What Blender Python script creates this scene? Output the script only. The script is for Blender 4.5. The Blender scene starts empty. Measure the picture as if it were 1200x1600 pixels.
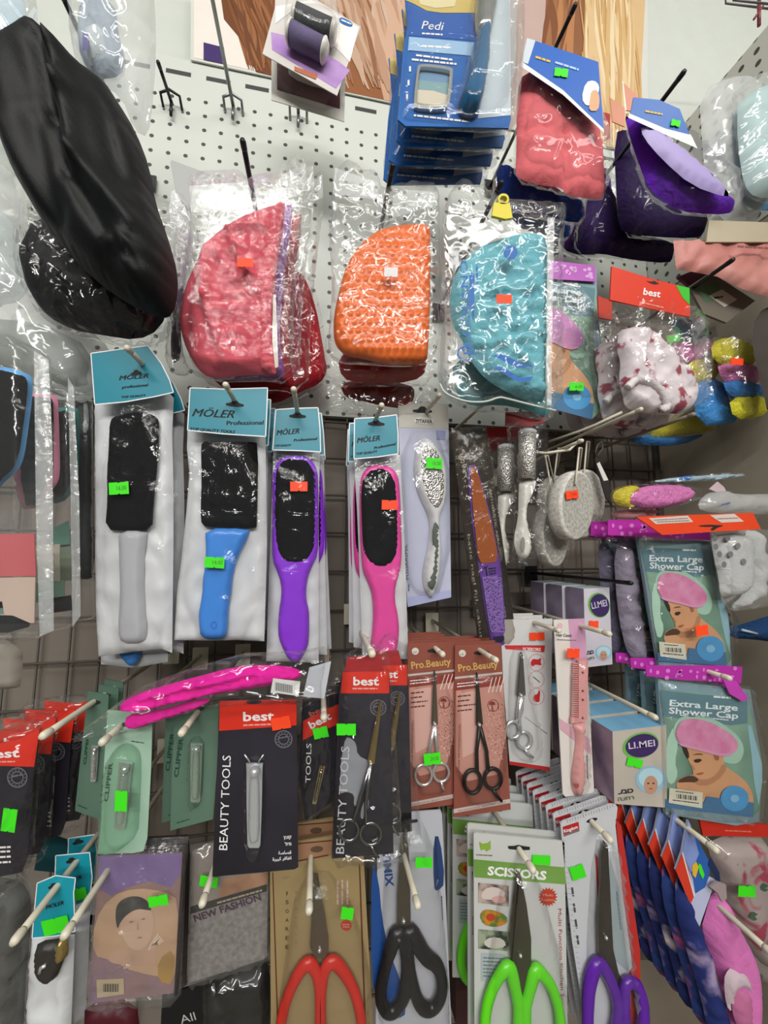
import bpy, bmesh, math, random
import numpy as np
from mathutils import Vector, Matrix, noise
from mathutils.geometry import delaunay_2d_cdt

random.seed(7)
SC = bpy.context.scene
COL = SC.collection
# ------------------------------------------------------------------ camera
F = 580.0                              # focal length in pixels of the 1200x1600 frame
PITCH = math.atan(60 / F)
YAW = math.atan(100 * math.cos(PITCH) / F)
EYE = Vector((0, 0, 1.40))
WALL = 0.62                            # the pegboard wall stands this far in front of the eye
cam = bpy.data.cameras.new('camera')
cam.sensor_fit = 'AUTO'
cam.sensor_width = 36
cam.lens = F / 1600 * 36
cam.clip_start = 0.01
camo = bpy.data.objects.new('camera', cam)
COL.objects.link(camo)
camo.location = EYE
camo.rotation_euler = (math.pi / 2 + PITCH, 0, -YAW)
SC.camera = camo
CR = Matrix.Rotation(-YAW, 3, 'Z') @ Matrix.Rotation(math.pi / 2 + PITCH, 3, 'X')
# ------------------------------------------------------------------ world, lights, exposure
SC.view_settings.view_transform = 'Standard'
SC.view_settings.look = 'None'
SC.view_settings.gamma = 1
SC.view_settings.use_curve_mapping = False
SC.view_settings.exposure = -0.08
SC.cycles.transparent_max_bounces = 40
SC.cycles.max_bounces = 6
SC.cycles.caustics_reflective = False
SC.cycles.caustics_refractive = False
SC.cycles.sample_clamp_indirect = 4
W = bpy.data.worlds.new('world')
SC.world = W
W.use_nodes = True
W.node_tree.nodes['Background'].inputs[0].default_value = (0.93, 0.97, 1.0, 1)
W.node_tree.nodes['Background'].inputs[1].default_value = 0.17


def area(name, loc, target, sx, sy, power, col=(1, 0.98, 0.94)):
    l = bpy.data.lights.new(name, 'AREA')
    l.shape = 'RECTANGLE'
    l.size = sx
    l.size_y = sy
    l.energy = power
    l.color = col
    o = bpy.data.objects.new(name, l)
    COL.objects.link(o)
    o.location = loc
    o.rotation_euler = (Vector(target) - Vector(loc)).to_track_quat('-Z', 'Y').to_euler()
    return o


TUBE = 0.13
area('ceiling_tube_light', (-0.45, -0.70, 2.8), (0, 0.3, 1.3), 1.3, TUBE, 8)
area('ceiling_tube_light', (0.95, -0.45, 2.8), (0.2, 0.5, 1.3), 1.3, TUBE, 6)
area('ceiling_tube_light', (-0.7, -1.9, 2.8), (0, 0.5, 1.2), 1.3, TUBE, 22)
area('ceiling_tube_light', (0.9, -1.9, 2.8), (0, 0.5, 1.2), 1.3, TUBE, 22)
area('ceiling_tube_light', (0.0, -3.4, 2.8), (0, 0.5, 1.1), 1.3, TUBE, 48)


# ------------------------------------------------------------------ pixel helpers
def ray(px, py):
    return CR @ Vector(((px - 600) / F, (800 - py) / F, -1))


def at(px, py, Y):
    d = ray(px, py)
    return EYE + d * (Y / d.y)


def P(s, x0=0, y0=0, k=1.0):
    """'x,y x,y ...' read from a crop with origin x0,y0 and k photo pixels per crop pixel"""
    return [(x0 + float(a.split(',')[0]) * k, y0 + float(a.split(',')[1]) * k) for a in s.split()]


T3 = 1 / 3.0
VX, VY = 500.0, 860.0


def hexc(h):
    h = h.lstrip('#')
    c = [int(h[i:i + 2], 16) / 255 for i in (0, 2, 4)]
    return tuple((v / 12.92 if v <= 0.04045 else ((v + 0.055) / 1.055) ** 2.4) for v in c) + (1,)


# ------------------------------------------------------------------ materials
MATS = {}


def _new(name):
    m = bpy.data.materials.new(name)
    m.use_nodes = True
    nt = m.node_tree
    nt.nodes.clear()
    out = nt.nodes.new('ShaderNodeOutputMaterial')
    return m, nt, out


def N(nt, kind, **kw):
    n = nt.nodes.new(kind)
    for k, v in kw.items():
        if k in n.inputs.keys():
            n.inputs[k].default_value = v
        else:
            setattr(n, k, v)
    return n


def M(c, rough=0.5, metal=0.0, bump=0.0, bs=400.0, spec=0.4, vary=0.05, vs=30.0, coat=0.0, alpha=1.0, sub=0.0):
    """painted / printed / plastic / metal surface with a slight tone variation and an optional fine bump"""
    key = (c, rough, metal, bump, bs, spec, vary, vs, coat, alpha)
    if key in MATS:
        return MATS[key]
    m, nt, out = _new('mat_' + c.strip('#'))
    b = N(nt, 'ShaderNodeBsdfPrincipled', Roughness=rough, Metallic=metal, Alpha=alpha)
    b.inputs['Specular IOR Level'].default_value = spec
    b.inputs['Coat Weight'].default_value = coat
    b.inputs['Coat Roughness'].default_value = 0.08
    tc = N(nt, 'ShaderNodeTexCoord')
    nz = N(nt, 'ShaderNodeTexNoise', Scale=vs, Detail=3.0)
    nt.links.new(tc.outputs['Object'], nz.inputs['Vector'])
    col = hexc(c)
    mx = N(nt, 'ShaderNodeMix', data_type='RGBA')
    mx.inputs[6].default_value = tuple(v * (1 - vary) for v in col[:3]) + (1,)
    mx.inputs[7].default_value = tuple(min(1, v * (1 + vary)) for v in col[:3]) + (1,)
    nt.links.new(nz.outputs['Fac'], mx.inputs[0])
    nt.links.new(mx.outputs[2], b.inputs['Base Color'])
    if bump:
        n2 = N(nt, 'ShaderNodeTexNoise', Scale=bs, Detail=2.0)
        nt.links.new(tc.outputs['Object'], n2.inputs['Vector'])
        bp = N(nt, 'ShaderNodeBump', Strength=bump, Distance=0.001)
        nt.links.new(n2.outputs['Fac'], bp.inputs['Height'])
        nt.links.new(bp.outputs['Normal'], b.inputs['Normal'])
    nt.links.new(b.outputs[0], out.inputs[0])
    MATS[key] = m
    return m


def film(tint='#ffffff', milk=0.006, gloss=1.0, rough=0.09, bump=0.5, bs=60.0, stretch=(1, 1, 1), base=0.04):
    """clear or milky packaging film: see-through, with crinkled glossy reflections"""
    key = ('film', tint, milk, gloss, rough, bump, bs, stretch, base)
    if key in MATS:
        return MATS[key]
    m, nt, out = _new('clear_film')
    tr = N(nt, 'ShaderNodeBsdfTransparent')
    tr.inputs[0].default_value = hexc(tint)
    gl = N(nt, 'ShaderNodeBsdfGlossy', Roughness=rough)
    gl.inputs[0].default_value = (1, 1, 1, 1)
    df = N(nt, 'ShaderNodeBsdfDiffuse')
    df.inputs[0].default_value = (0.85, 0.88, 0.88, 1)
    lw = N(nt, 'ShaderNodeLayerWeight', Blend=0.25)
    mul = N(nt, 'ShaderNodeMath', operation='MULTIPLY_ADD')
    mul.inputs[1].default_value = 0.30 * gloss
    mul.inputs[2].default_value = base * gloss
    mul.use_clamp = True
    nt.links.new(lw.outputs['Fresnel'], mul.inputs[0])
    m1 = N(nt, 'ShaderNodeMixShader')
    m1.inputs[0].default_value = milk
    nt.links.new(tr.outputs[0], m1.inputs[1])
    nt.links.new(df.outputs[0], m1.inputs[2])
    m2 = N(nt, 'ShaderNodeMixShader')
    nt.links.new(mul.outputs[0], m2.inputs[0])
    nt.links.new(m1.outputs[0], m2.inputs[1])
    nt.links.new(gl.outputs[0], m2.inputs[2])
    tc = N(nt, 'ShaderNodeTexCoord')
    mp = N(nt, 'ShaderNodeMapping')
    mp.inputs['Scale'].default_value = stretch
    nt.links.new(tc.outputs['Object'], mp.inputs[0])
    nz = N(nt, 'ShaderNodeTexNoise', Scale=bs * (0.6 if bump >= 0.8 else 1), Detail=4.0, Distortion=1.2)
    if bump >= 0.8:
        nz.noise_type = 'RIDGED_MULTIFRACTAL'
        nz.inputs['Detail'].default_value = 2.0
    nt.links.new(mp.outputs[0], nz.inputs['Vector'])
    bp = N(nt, 'ShaderNodeBump', Strength=bump, Distance=0.0065 if bump >= 0.8 else 0.009)
    nt.links.new(nz.outputs['Fac'], bp.inputs['Height'])
    for s in (gl, lw, df):
        nt.links.new(bp.outputs['Normal'], s.inputs['Normal'])
    nt.links.new(m2.outputs[0], out.inputs[0])
    MATS[key] = m
    return m


def two(c1, c2, scale=60.0, lo=0.45, hi=0.55, rough=0.6, stretch=(1, 1, 1), distort=0.0, kind='noise', bump=0.0, metal=0.0):
    """two-colour pattern (prints, hair, floral cloth, mottled stone)"""
    key = ('two', c1, c2, scale, lo, hi, rough, stretch, distort, kind, bump, metal)
    if key in MATS:
        return MATS[key]
    m, nt, out = _new('pattern_' + c1.strip('#'))
    b = N(nt, 'ShaderNodeBsdfPrincipled', Roughness=rough, Metallic=metal)
    b.inputs['Specular IOR Level'].default_value = 0.35
    tc = N(nt, 'ShaderNodeTexCoord')
    mp = N(nt, 'ShaderNodeMapping')
    mp.inputs['Scale'].default_value = stretch
    nt.links.new(tc.outputs['Object'], mp.inputs[0])
    if kind == 'wave':
        t = N(nt, 'ShaderNodeTexWave', Scale=scale, Distortion=distort, Detail=3.0)
        t.inputs['Detail Scale'].default_value = 1.5
    elif kind == 'voronoi':
        t = N(nt, 'ShaderNodeTexVoronoi', Scale=scale)
    else:
        t = N(nt, 'ShaderNodeTexNoise', Scale=scale, Detail=3.0, Distortion=distort)
    nt.links.new(mp.outputs[0], t.inputs['Vector'])
    r = N(nt, 'ShaderNodeValToRGB')
    r.color_ramp.elements[0].position = lo
    r.color_ramp.elements[1].position = hi
    r.color_ramp.elements[0].color = hexc(c1)
    r.color_ramp.elements[1].color = hexc(c2)
    nt.links.new(t.outputs['Distance' if kind == 'voronoi' else 'Fac'], r.inputs[0])
    nt.links.new(r.outputs[0], b.inputs['Base Color'])
    if bump:
        bp = N(nt, 'ShaderNodeBump', Strength=bump, Distance=0.001)
        nt.links.new(t.outputs['Distance' if kind == 'voronoi' else 'Fac'], bp.inputs['Height'])
        nt.links.new(bp.outputs['Normal'], b.inputs['Normal'])
    nt.links.new(b.outputs[0], out.inputs[0])
    MATS[key] = m
    return m


def cloth(c, bump=0.3, bs=700, rough=0.85, crease=0.5, cs=55.0, stretch=(1, 1, 1)):
    """fabric: fine weave plus soft creases"""
    key = ('cloth', c, bump, bs, rough, crease, cs, stretch)
    if key in MATS:
        return MATS[key]
    m, nt, out = _new('fabric_' + c.strip('#'))
    b = N(nt, 'ShaderNodeBsdfPrincipled', Roughness=rough)
    b.inputs['Specular IOR Level'].default_value = 0.2
    b.inputs['Base Color'].default_value = hexc(c)
    tc = N(nt, 'ShaderNodeTexCoord')
    mp = N(nt, 'ShaderNodeMapping')
    mp.inputs['Scale'].default_value = stretch
    nt.links.new(tc.outputs['Object'], mp.inputs[0])
    n1 = N(nt, 'ShaderNodeTexNoise', Scale=cs, Detail=3.0, Distortion=1.5)
    nt.links.new(mp.outputs[0], n1.inputs['Vector'])
    n2 = N(nt, 'ShaderNodeTexNoise', Scale=bs, Detail=2.0)
    nt.links.new(tc.outputs['Object'], n2.inputs['Vector'])
    b1 = N(nt, 'ShaderNodeBump', Strength=crease, Distance=0.006)
    nt.links.new(n1.outputs['Fac'], b1.inputs['Height'])
    b2 = N(nt, 'ShaderNodeBump', Strength=bump, Distance=0.0006)
    nt.links.new(n2.outputs['Fac'], b2.inputs['Height'])
    nt.links.new(b1.outputs[0], b2.inputs['Normal'])
    nt.links.new(b2.outputs[0], b.inputs['Normal'])
    nt.links.new(b.outputs[0], out.inputs[0])
    MATS[key] = m
    return m


# ------------------------------------------------------------------ mesh builder
def smooth_poly(pts, n=1, closed=True):
    """Chaikin corner cutting"""
    for _ in range(n):
        out = []
        L = len(pts)
        for i in range(L if closed else L - 1):
            a, b = pts[i], pts[(i + 1) % L]
            out.append((a[0] * .75 + b[0] * .25, a[1] * .75 + b[1] * .25))
            out.append((a[0] * .25 + b[0] * .75, a[1] * .25 + b[1] * .75))
        if not closed:
            out = [pts[0]] + out + [pts[-1]]
        pts = out
    return pts


def resample(pts, step):
    out = []
    L = len(pts)
    for i in range(L):
        a, b = pts[i], pts[(i + 1) % L]
        d = math.hypot(b[0] - a[0], b[1] - a[1])
        n = max(1, int(round(d / step)))
        for j in range(n):
            t = j / n
            out.append((a[0] + (b[0] - a[0]) * t, a[1] + (b[1] - a[1]) * t))
    return out


def ell(cx, cy, rx, ry, n=24, rot=0.0):
    c, s = math.cos(math.radians(rot)), math.sin(math.radians(rot))
    out = []
    for i in range(n):
        a = 2 * math.pi * i / n
        x, y = rx * math.cos(a), ry * math.sin(a)
        out.append((cx + x * c - y * s, cy + x * s + y * c))
    return out


def rect(cx, cy, w, h, rot=0.0):
    c, s = math.cos(math.radians(rot)), math.sin(math.radians(rot))
    return [(cx + x * c - y * s, cy + x * s + y * c) for x, y in ((-w / 2, -h / 2), (w / 2, -h / 2), (w / 2, h / 2), (-w / 2, h / 2))]


def box4(x0, y0, x1, y1):
    return [(x0, y0), (x1, y0), (x1, y1), (x0, y1)]


def rrect(x0, y0, x1, y1, r=6, n=4):
    out = []
    for cx, cy, a0 in ((x1 - r, y0 + r, -90), (x1 - r, y1 - r, 0), (x0 + r, y1 - r, 90), (x0 + r, y0 + r, 180)):
        for i in range(n + 1):
            a = math.radians(a0 + 90 * i / n)
            out.append((cx + r * math.cos(a), cy + r * math.sin(a)))
    return out


def star(cx, cy, r1, r2, n):
    out = []
    for i in range(2 * n):
        r = r1 if i % 2 == 0 else r2
        a = math.pi * i / n
        out.append((cx + r * math.cos(a), cy + r * math.sin(a)))
    return out


_TXT = {}


def text_mesh(s, res=2, shear=0.0, bold=0.0):
    k = (s, res, shear, bold)
    if k in _TXT:
        return _TXT[k]
    cu = bpy.data.curves.new('t', 'FONT')
    cu.body = s
    cu.size = 1.0
    cu.shear = shear
    cu.offset = bold
    cu.resolution_u = res
    cu.fill_mode = 'FRONT'
    o = bpy.data.objects.new('t', cu)
    COL.objects.link(o)
    dg = bpy.context.evaluated_depsgraph_get()
    me = bpy.data.meshes.new_from_object(o.evaluated_get(dg))
    vs = [(v.co.x, v.co.y) for v in me.vertices]
    fs = [tuple(p.vertices) for p in me.polygons]
    bpy.data.objects.remove(o)
    bpy.data.curves.remove(cu)
    bpy.data.meshes.remove(me)
    if vs:
        x0 = min(v[0] for v in vs)
        x1 = max(v[0] for v in vs)
        vs = [((v[0] - x0) / max(1e-6, x1 - x0), v[1]) for v in vs]
    _TXT[k] = (vs, fs)
    return vs, fs


class Item:
    """A top-level thing: an Empty on its hanging plane. Local x right, y up, z towards the viewer."""

    def __init__(s, name, label, cat, Y, anchor, yaw=0, tilt=0, group=None, kind=None):
        s.Y = Y
        s.M = (Matrix.Translation(at(anchor[0], anchor[1], Y)) @ Matrix.Rotation(math.radians(yaw), 4, 'Z')
               @ Matrix.Rotation(math.radians(tilt), 4, 'X') @ Matrix.Rotation(math.pi / 2, 4, 'X'))
        s.I = s.M.inverted()
        s.e = s.I @ EYE
        s.R = s.I.to_3x3() @ CR
        o = bpy.data.objects.new(name, None)
        COL.objects.link(o)
        o.matrix_world = s.M
        o.empty_display_size = 0.02
        o['label'] = label
        o['category'] = cat
        if group:
            o['group'] = group
        if kind:
            o['kind'] = kind
        s.o = o

    def loc(s, px, py, z=0.0):
        d = s.R @ Vector(((px - 600) / F, (800 - py) / F, -1))
        t = (z - s.e.z) / d.z
        return s.e + d * t

    def mb(s):
        return MB(s)


class MB:
    def __init__(s, it):
        s.it = it
        s.v = []
        s.f = []
        s.m = []
        s.sm = []
        s.mats = []

    def mi(s, mat):
        if mat not in s.mats:
            s.mats.append(mat)
        return s.mats.index(mat)

    def add(s, vs, fs, mat, smooth=False):
        o = len(s.v)
        s.v += [tuple(v) for v in vs]
        i = s.mi(mat)
        for f in fs:
            s.f.append(tuple(a + o for a in f))
            s.m.append(i)
            s.sm.append(smooth)
        return s

    def flat(s, mat, pts, z=0.0):
        vs = [s.it.loc(x, y, z) for x, y in pts]
        a = sum(vs[i].x * vs[(i + 1) % len(vs)].y - vs[(i + 1) % len(vs)].x * vs[i].y for i in range(len(vs)))
        f = list(range(len(vs)))
        if a < 0:
            f.reverse()
        return s.add(vs, [f], mat)

    def prism(s, mat, pts, z0, z1, side=None):
        vs = [s.it.loc(x, y, z1) for x, y in pts]
        n = len(vs)
        a = sum(vs[i].x * vs[(i + 1) % n].y - vs[(i + 1) % n].x * vs[i].y for i in range(n))
        if a < 0:
            vs.reverse()
        bk = [Vector((v.x, v.y, z0)) for v in vs]
        s.add(vs, [tuple(range(n))], mat)
        s.add(vs + bk, [tuple(range(2 * n - 1, n - 1, -1))] + [(i, n + i, n + (i + 1) % n, (i + 1) % n) for i in range(n)], side or mat)
        return s

    def text(s, mat, t, p0, p1, h, z, shear=0.0, res=2, bold=0.0):
        """t runs from pixel p0 to p1 along its baseline with capital height h pixels"""
        vs, fs = text_mesh(t, res, shear, bold)
        dx, dy = p1[0] - p0[0], p1[1] - p0[1]
        L = math.hypot(dx, dy)
        ux, uy = dy / L, -dx / L
        k = h / 0.7
        return s.add([s.it.loc(p0[0] + dx * a + ux * k * b, p0[1] + dy * a + uy * k * b, z) for a, b in vs], fs, mat)

    def lines(s, mat, pts, z, w, seed=1, cut=0.25):
        """rows of unreadable fine print: pts = list of (x0,y0,x1,y1)"""
        r = random.Random(seed)
        for x0, y0, x1, y1 in pts:
            L = math.hypot(x1 - x0, y1 - y0)
            t = 0
            while t < L:
                a = r.uniform(w * 1.2, w * 4)
                e = min(L, t + a)
                qx, qy = (x1 - x0) / L, (y1 - y0) / L
                nx, ny = -qy * w / 2, qx * w / 2
                s.flat(mat, [(x0 + qx * t + nx, y0 + qy * t + ny), (x0 + qx * e + nx, y0 + qy * e + ny),
                             (x0 + qx * e - nx, y0 + qy * e - ny), (x0 + qx * t - nx, y0 + qy * t - ny)], z)
                t = e + w * cut * 2
        return s

    def scrawl(s, mat, p0, p1, h, z, **k):
        """one row of print too small to read"""
        dx, dy = p1[0] - p0[0], p1[1] - p0[1]
        L = max(1e-6, math.hypot(dx, dy))
        ox, oy = dy / L * h / 2, -dx / L * h / 2
        return s.lines(mat, [(p0[0] + ox, p0[1] + oy, p1[0] + ox, p1[1] + oy)], z, h * .55, int(p0[0] * 7 + p0[1]), .2)

    def pillow(s, mat, pts, z0=0.0, T=0.01, R=20, step=10, back=0.25, wr=None, sm=1, front=True, powr=0.5, edge=None):
        """closed swollen body on a traced outline; T = swell, R = width in px over which it rises, wr(px,py) adds relief"""
        if sm:
            pts = smooth_poly(pts, sm)
        ring = resample(pts, step)
        A = np.array(ring)
        x0, y0 = A.min(0)
        x1, y1 = A.max(0)
        rnd = random.Random(len(ring) * 13 + int(x0))
        gx = np.arange(x0 + step / 2, x1, step)
        gy = np.arange(y0 + step / 2, y1, step * 0.87)
        G = []
        for j, y in enumerate(gy):
            for x in gx:
                G.append((x + (step / 2 if j % 2 else 0) + rnd.uniform(-.12, .12) * step, y + rnd.uniform(-.12, .12) * step))
        G = np.array(G) if G else np.zeros((0, 2))
        B = np.roll(A, -1, 0)

        def dist(Q):
            D = np.full(len(Q), 1e9)
            ins = np.zeros(len(Q), bool)
            for a, b in zip(A, B):
                e = b - a
                l2 = max(1e-9, (e * e).sum())
                t = np.clip(((Q - a) @ e) / l2, 0, 1)
                D = np.minimum(D, np.hypot(*(Q - a - t[:, None] * e).T))
                c = (a[1] > Q[:, 1]) != (b[1] > Q[:, 1])
                with np.errstate(divide='ignore', invalid='ignore'):
                    xx = a[0] + (Q[:, 1] - a[1]) / (b[1] - a[1] + 1e-12) * e[0]
                ins ^= c & (Q[:, 0] < xx)
            return D, ins
        if len(G):
            D, ins = dist(G)
            G = G[ins & (D > step * 0.45)]
        allp = [Vector(p) for p in ring] + [Vector(p) for p in G]
        n = len(ring)
        res = delaunay_2d_cdt(allp, [(i, (i + 1) % n) for i in range(n)], [], 1, 1e-4)
        V2, _, FF = res[0], res[1], res[2]
        Q = np.array([(v.x, v.y) for v in V2])
        D, _ = dist(Q)
        t = np.clip(D / R, 0, 1)
        H = (1 - (1 - t) ** 2) ** powr
        fr, bk = [], []
        for i, q in enumerate(Q):
            base = s.it.loc(q[0], q[1], z0)
            w = (wr(q[0], q[1]) if wr else 0.0) * min(1.0, t[i] * 2.5)
            fr.append(Vector((base.x, base.y, z0 + T * H[i] + w)))
            bk.append(Vector((base.x, base.y, z0 - T * back * H[i])))
        # orient
        a, b, c = (fr[k] for k in FF[0][:3])
        if (b - a).cross(c - a).z < 0:
            FF = [tuple(reversed(f)) for f in FF]
        if front:
            s.add(fr, FF, mat, True)
        if back is not None and back >= 0:
            s.add(bk, [tuple(reversed(f)) for f in FF], mat, True)
        s.top = (Q, fr)
        return s

    def tube(s, mat, path, r, n=8, closed=False, caps=True, raw=False, flatz=1.0):
        """round bar along pixels (px,py,z); r metres or one radius per point"""
        p = [Vector(q) if raw else s.it.loc(*q) for q in path]
        L = len(p)
        rr = r if isinstance(r, (list, tuple)) else [r] * L
        vs, fs = [], []
        up = Vector((0, 0, 1))
        for i in range(L):
            if closed:
                t = p[(i + 1) % L] - p[i - 1]
            else:
                t = p[min(i + 1, L - 1)] - p[max(i - 1, 0)]
            t.normalize()
            ref = up if abs(t.z) < 0.95 else Vector((0, 1, 0))
            a = t.cross(ref).normalized()
            b = a.cross(t).normalized()
            for k in range(n):
                an = 2 * math.pi * k / n
                vs.append(p[i] + a * (math.cos(an) * rr[i]) + b * (math.sin(an) * rr[i] * flatz))
        for i in range(L if closed else L - 1):
            j = (i + 1) % L
            for k in range(n):
                k2 = (k + 1) % n
                fs.append((i * n + k, i * n + k2, j * n + k2, j * n + k))
        if caps and not closed:
            fs.append(tuple(range(n - 1, -1, -1)))
            fs.append(tuple(range((L - 1) * n, L * n)))
        return s.add(vs, fs, mat, True)

    def ball(s, mat, px, py, z, r, n=10, sz=1.0):
        c = s.it.loc(px, py, z)
        vs, fs = [], []
        m = n // 2
        for i in range(m + 1):
            th = math.pi * i / m
            for k in range(n):
                ph = 2 * math.pi * k / n
                vs.append(c + Vector((r * math.sin(th) * math.cos(ph), r * math.sin(th) * math.sin(ph), r * sz * math.cos(th))))
        for i in range(m):
            for k in range(n):
                fs.append((i * n + k, (i + 1) * n + k, (i + 1) * n + (k + 1) % n, i * n + (k + 1) % n))
        return s.add(vs, fs, mat, True)

    def ring(s, mat, out, inn, z0, z1, smooth=False):
        """plate with one hole: outlines of equal count"""
        n = len(out)
        vs = []
        for pts, z in ((out, z1), (inn, z1), (out, z0), (inn, z0)):
            vs += [s.it.loc(x, y, z1) if z == z1 else Vector((*s.it.loc(x, y, z1).xy, z0)) for x, y in pts]
        fs = []
        for i in range(n):
            j = (i + 1) % n
            fs += [(i, n + i, n + j, j), (2 * n + i, 2 * n + j, 3 * n + j, 3 * n + i), (i, j, 2 * n + j, 2 * n + i), (n + i, 3 * n + i, 3 * n + j, n + j)]
        a, b, c = vs[fs[0][0]], vs[fs[0][1]], vs[fs[0][2]]
        if (b - a).cross(c - a).z < 0:
            fs = [tuple(reversed(f)) for f in fs]
        return s.add(vs, fs, mat, smooth)

    def done(s, name, label=None, parent=None, kind=None, single=None):
        me = bpy.data.meshes.new(name)
        me.from_pydata([tuple(v) for v in s.v], [], s.f)
        for m in s.mats:
            me.materials.append(m)
        me.polygons.foreach_set('material_index', s.m)
        me.polygons.foreach_set('use_smooth', s.sm)
        me.update()
        o = bpy.data.objects.new(name, me)
        COL.objects.link(o)
        o.parent = parent or s.it.o
        if label:
            o['label'] = label
        if kind:
            o['kind'] = kind
        return o


def kids(o):
    return [c for c in COL.objects if c.parent == o]


def dup(it, dy, label, dx=0.0, dz=0.0, roll=0.0, skip=(), yaw=0.0):
    """a copy of a thing with its parts, pushed back along its hook"""
    src = it.o if isinstance(it, Item) else it
    r = src.copy()
    COL.objects.link(r)
    mw = src.matrix_basis.copy()
    r.matrix_basis = Matrix.Translation((dx, dy, dz)) @ mw @ Matrix.Rotation(math.radians(yaw), 4, 'Y') @ Matrix.Rotation(math.radians(roll), 4, 'Z')
    r['label'] = label
    for ch in list(src.children):
        if ch.name.split('.')[0] in skip:
            continue
        c = ch.copy()
        COL.objects.link(c)
        c.parent = r
        for g in list(ch.children):
            d = g.copy()
            COL.objects.link(d)
            d.parent = c
    return r


# ------------------------------------------------------------------ often used materials
WHITE = M('#e6e8ea', 0.45, spec=0.4)
PAPER = M('#dcdad6', 0.7)
BLACK = M('#121214', 0.5)
INK = M('#1c1c20', 0.7)
WINK = M('#eceaea', 0.7)
RED = M('#d8301f', 0.45)
GREENST = M('#3fe01a', 0.6, vary=0.03)
REDST = M('#ff4a1e', 0.6, vary=0.03)
STEEL = M('#c9c8c4', 0.22, metal=1.0)
DSTEEL = M('#77746e', 0.32, metal=1.0)
CHROME = M('#e2e2e2', 0.22, metal=0.75, spec=.8)
HOOKW = M('#d9d3bf', 0.4)
HOOKB = M('#17171a', 0.35)
HOOKG = M('#8a8d8c', 0.3, metal=0.8)
CLEAR = film()
CRINK = film(bump=0.9, bs=70, rough=0.1)
MILKY = film(milk=0.16, bump=0.7)
HARD = film(bump=0.12, bs=25, rough=0.06, base=0.05)
TEAL = M('#0d7f93', 0.4)
PRICE = M('#4a6a30', 0.7)
PRICER = M('#a83018', 0.7)


def sticker(it, cx, cy, w=30, h=19, rot=0, z=0.012, green=True, price='', mat=None):
    b = it.mb()
    m = mat or (GREENST if green else REDST)
    pts = [(-w / 2, -h / 2), (-2, -h / 2), (0, -h / 2 + 1.6), (2, -h / 2), (w / 2, -h / 2), (w / 2, h / 2), (2, h / 2), (0, h / 2 - 1.6), (-2, h / 2), (-w / 2, h / 2)]
    c, s_ = math.cos(math.radians(rot)), math.sin(math.radians(rot))
    pts = [(cx + x * c - y * s_, cy + x * s_ + y * c) for x, y in pts]
    b.prism(m, pts, z - 0.0004, z)
    if price:
        a = (cx - w * .1 * c - h * .15 * -s_, cy - w * .1 * s_ + h * .15 * c)
        e = (a[0] + w * .5 * c, a[1] + w * .5 * s_)
        b.text(PRICE if green else PRICER, price, a, e, h * .36, z + 0.0002)
    return b.done('price_sticker')


def hook(label, tip, Yt, mat=None, r=0.0021, kink=0.0, back=WALL - 0.004, group='white display hooks', name='display_hook', bulb=1.22, bend=0.02, double=False):
    """peg standing straight out of the wall, its tip seen at pixel tip"""
    mat = mat or HOOKW
    if mat is HOOKB and bulb == 1.22:
        bulb = 1.12
    it = Item(name, label, 'hook', back, (VX + (tip[0] - VX) * Yt / back, VY + (tip[1] - VY) * Yt / back), group=group)
    t = at(tip[0], tip[1], Yt)
    L = it.I @ t
    b = it.mb()
    zb = L.z - bend
    path = [Vector((L.x, L.y - bend * 0.5 * kink, 0.002)), Vector((L.x, L.y - bend * 0.5 * kink, zb)), Vector((L.x, L.y, L.z))]
    b.tube(mat, path, r, raw=True)
    b.done('rod')
    b = it.mb()
    c = [Vector((L.x, L.y, L.z - r * 2.2)), Vector((L.x, L.y, L.z - r * 1.6)), Vector((L.x, L.y, L.z + r * 0.6)), Vector((L.x, L.y, L.z + r * 1.4))]
    b.tube(mat, c, [r * 1.05, r * bulb, r * bulb, r * 0.8], raw=True)
    b.done('end_cap')
    b = it.mb()
    q = 0.015 if double else 0.011
    if double:
        b.tube(mat, [Vector((L.x - q, L.y - .004, -.002)), Vector((L.x - q, L.y + .006, .012)), Vector((L.x, L.y + .010, .016)), Vector((L.x + q, L.y + .006, .012)), Vector((L.x + q, L.y - .004, -.002))], r * .8, raw=True)
        b.tube(mat, [Vector((L.x, L.y, .006)), Vector((L.x, L.y - .024, .004))], r * .9, raw=True)
    else:
        y = L.y
        b.add([(L.x - q, y - .02, 0), (L.x + q, y - .02, 0), (L.x + q, y + .012, 0), (L.x - q, y + .012, 0),
               (L.x - q, y - .02, .003), (L.x + q, y - .02, .003), (L.x + q, y + .012, .003), (L.x - q, y + .012, .003)],
              [(3, 2, 1, 0), (4, 5, 6, 7), (0, 1, 5, 4), (1, 2, 6, 5), (2, 3, 7, 6), (3, 0, 4, 7)], mat)
    b.done('back_clip')
    return it


def wrink(amp=0.0015, sc=0.03, seed=0.0, ridge=True):
    def f(x, y):
        v = noise.noise(Vector((x * sc + seed, y * sc * 0.8 - seed, seed)))
        if ridge:
            v = 1 - abs(v) * 3
        return amp * v
    return f
# ------------------------------------------------------------------ the setting
def struct_mesh(name, vs, fs, mat, kind='structure'):
    me = bpy.data.meshes.new(name)
    me.from_pydata([tuple(v) for v in vs], [], fs)
    me.materials.append(mat)
    o = bpy.data.objects.new(name, me)
    COL.objects.link(o)
    if kind:
        o['kind'] = kind
    return o


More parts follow.
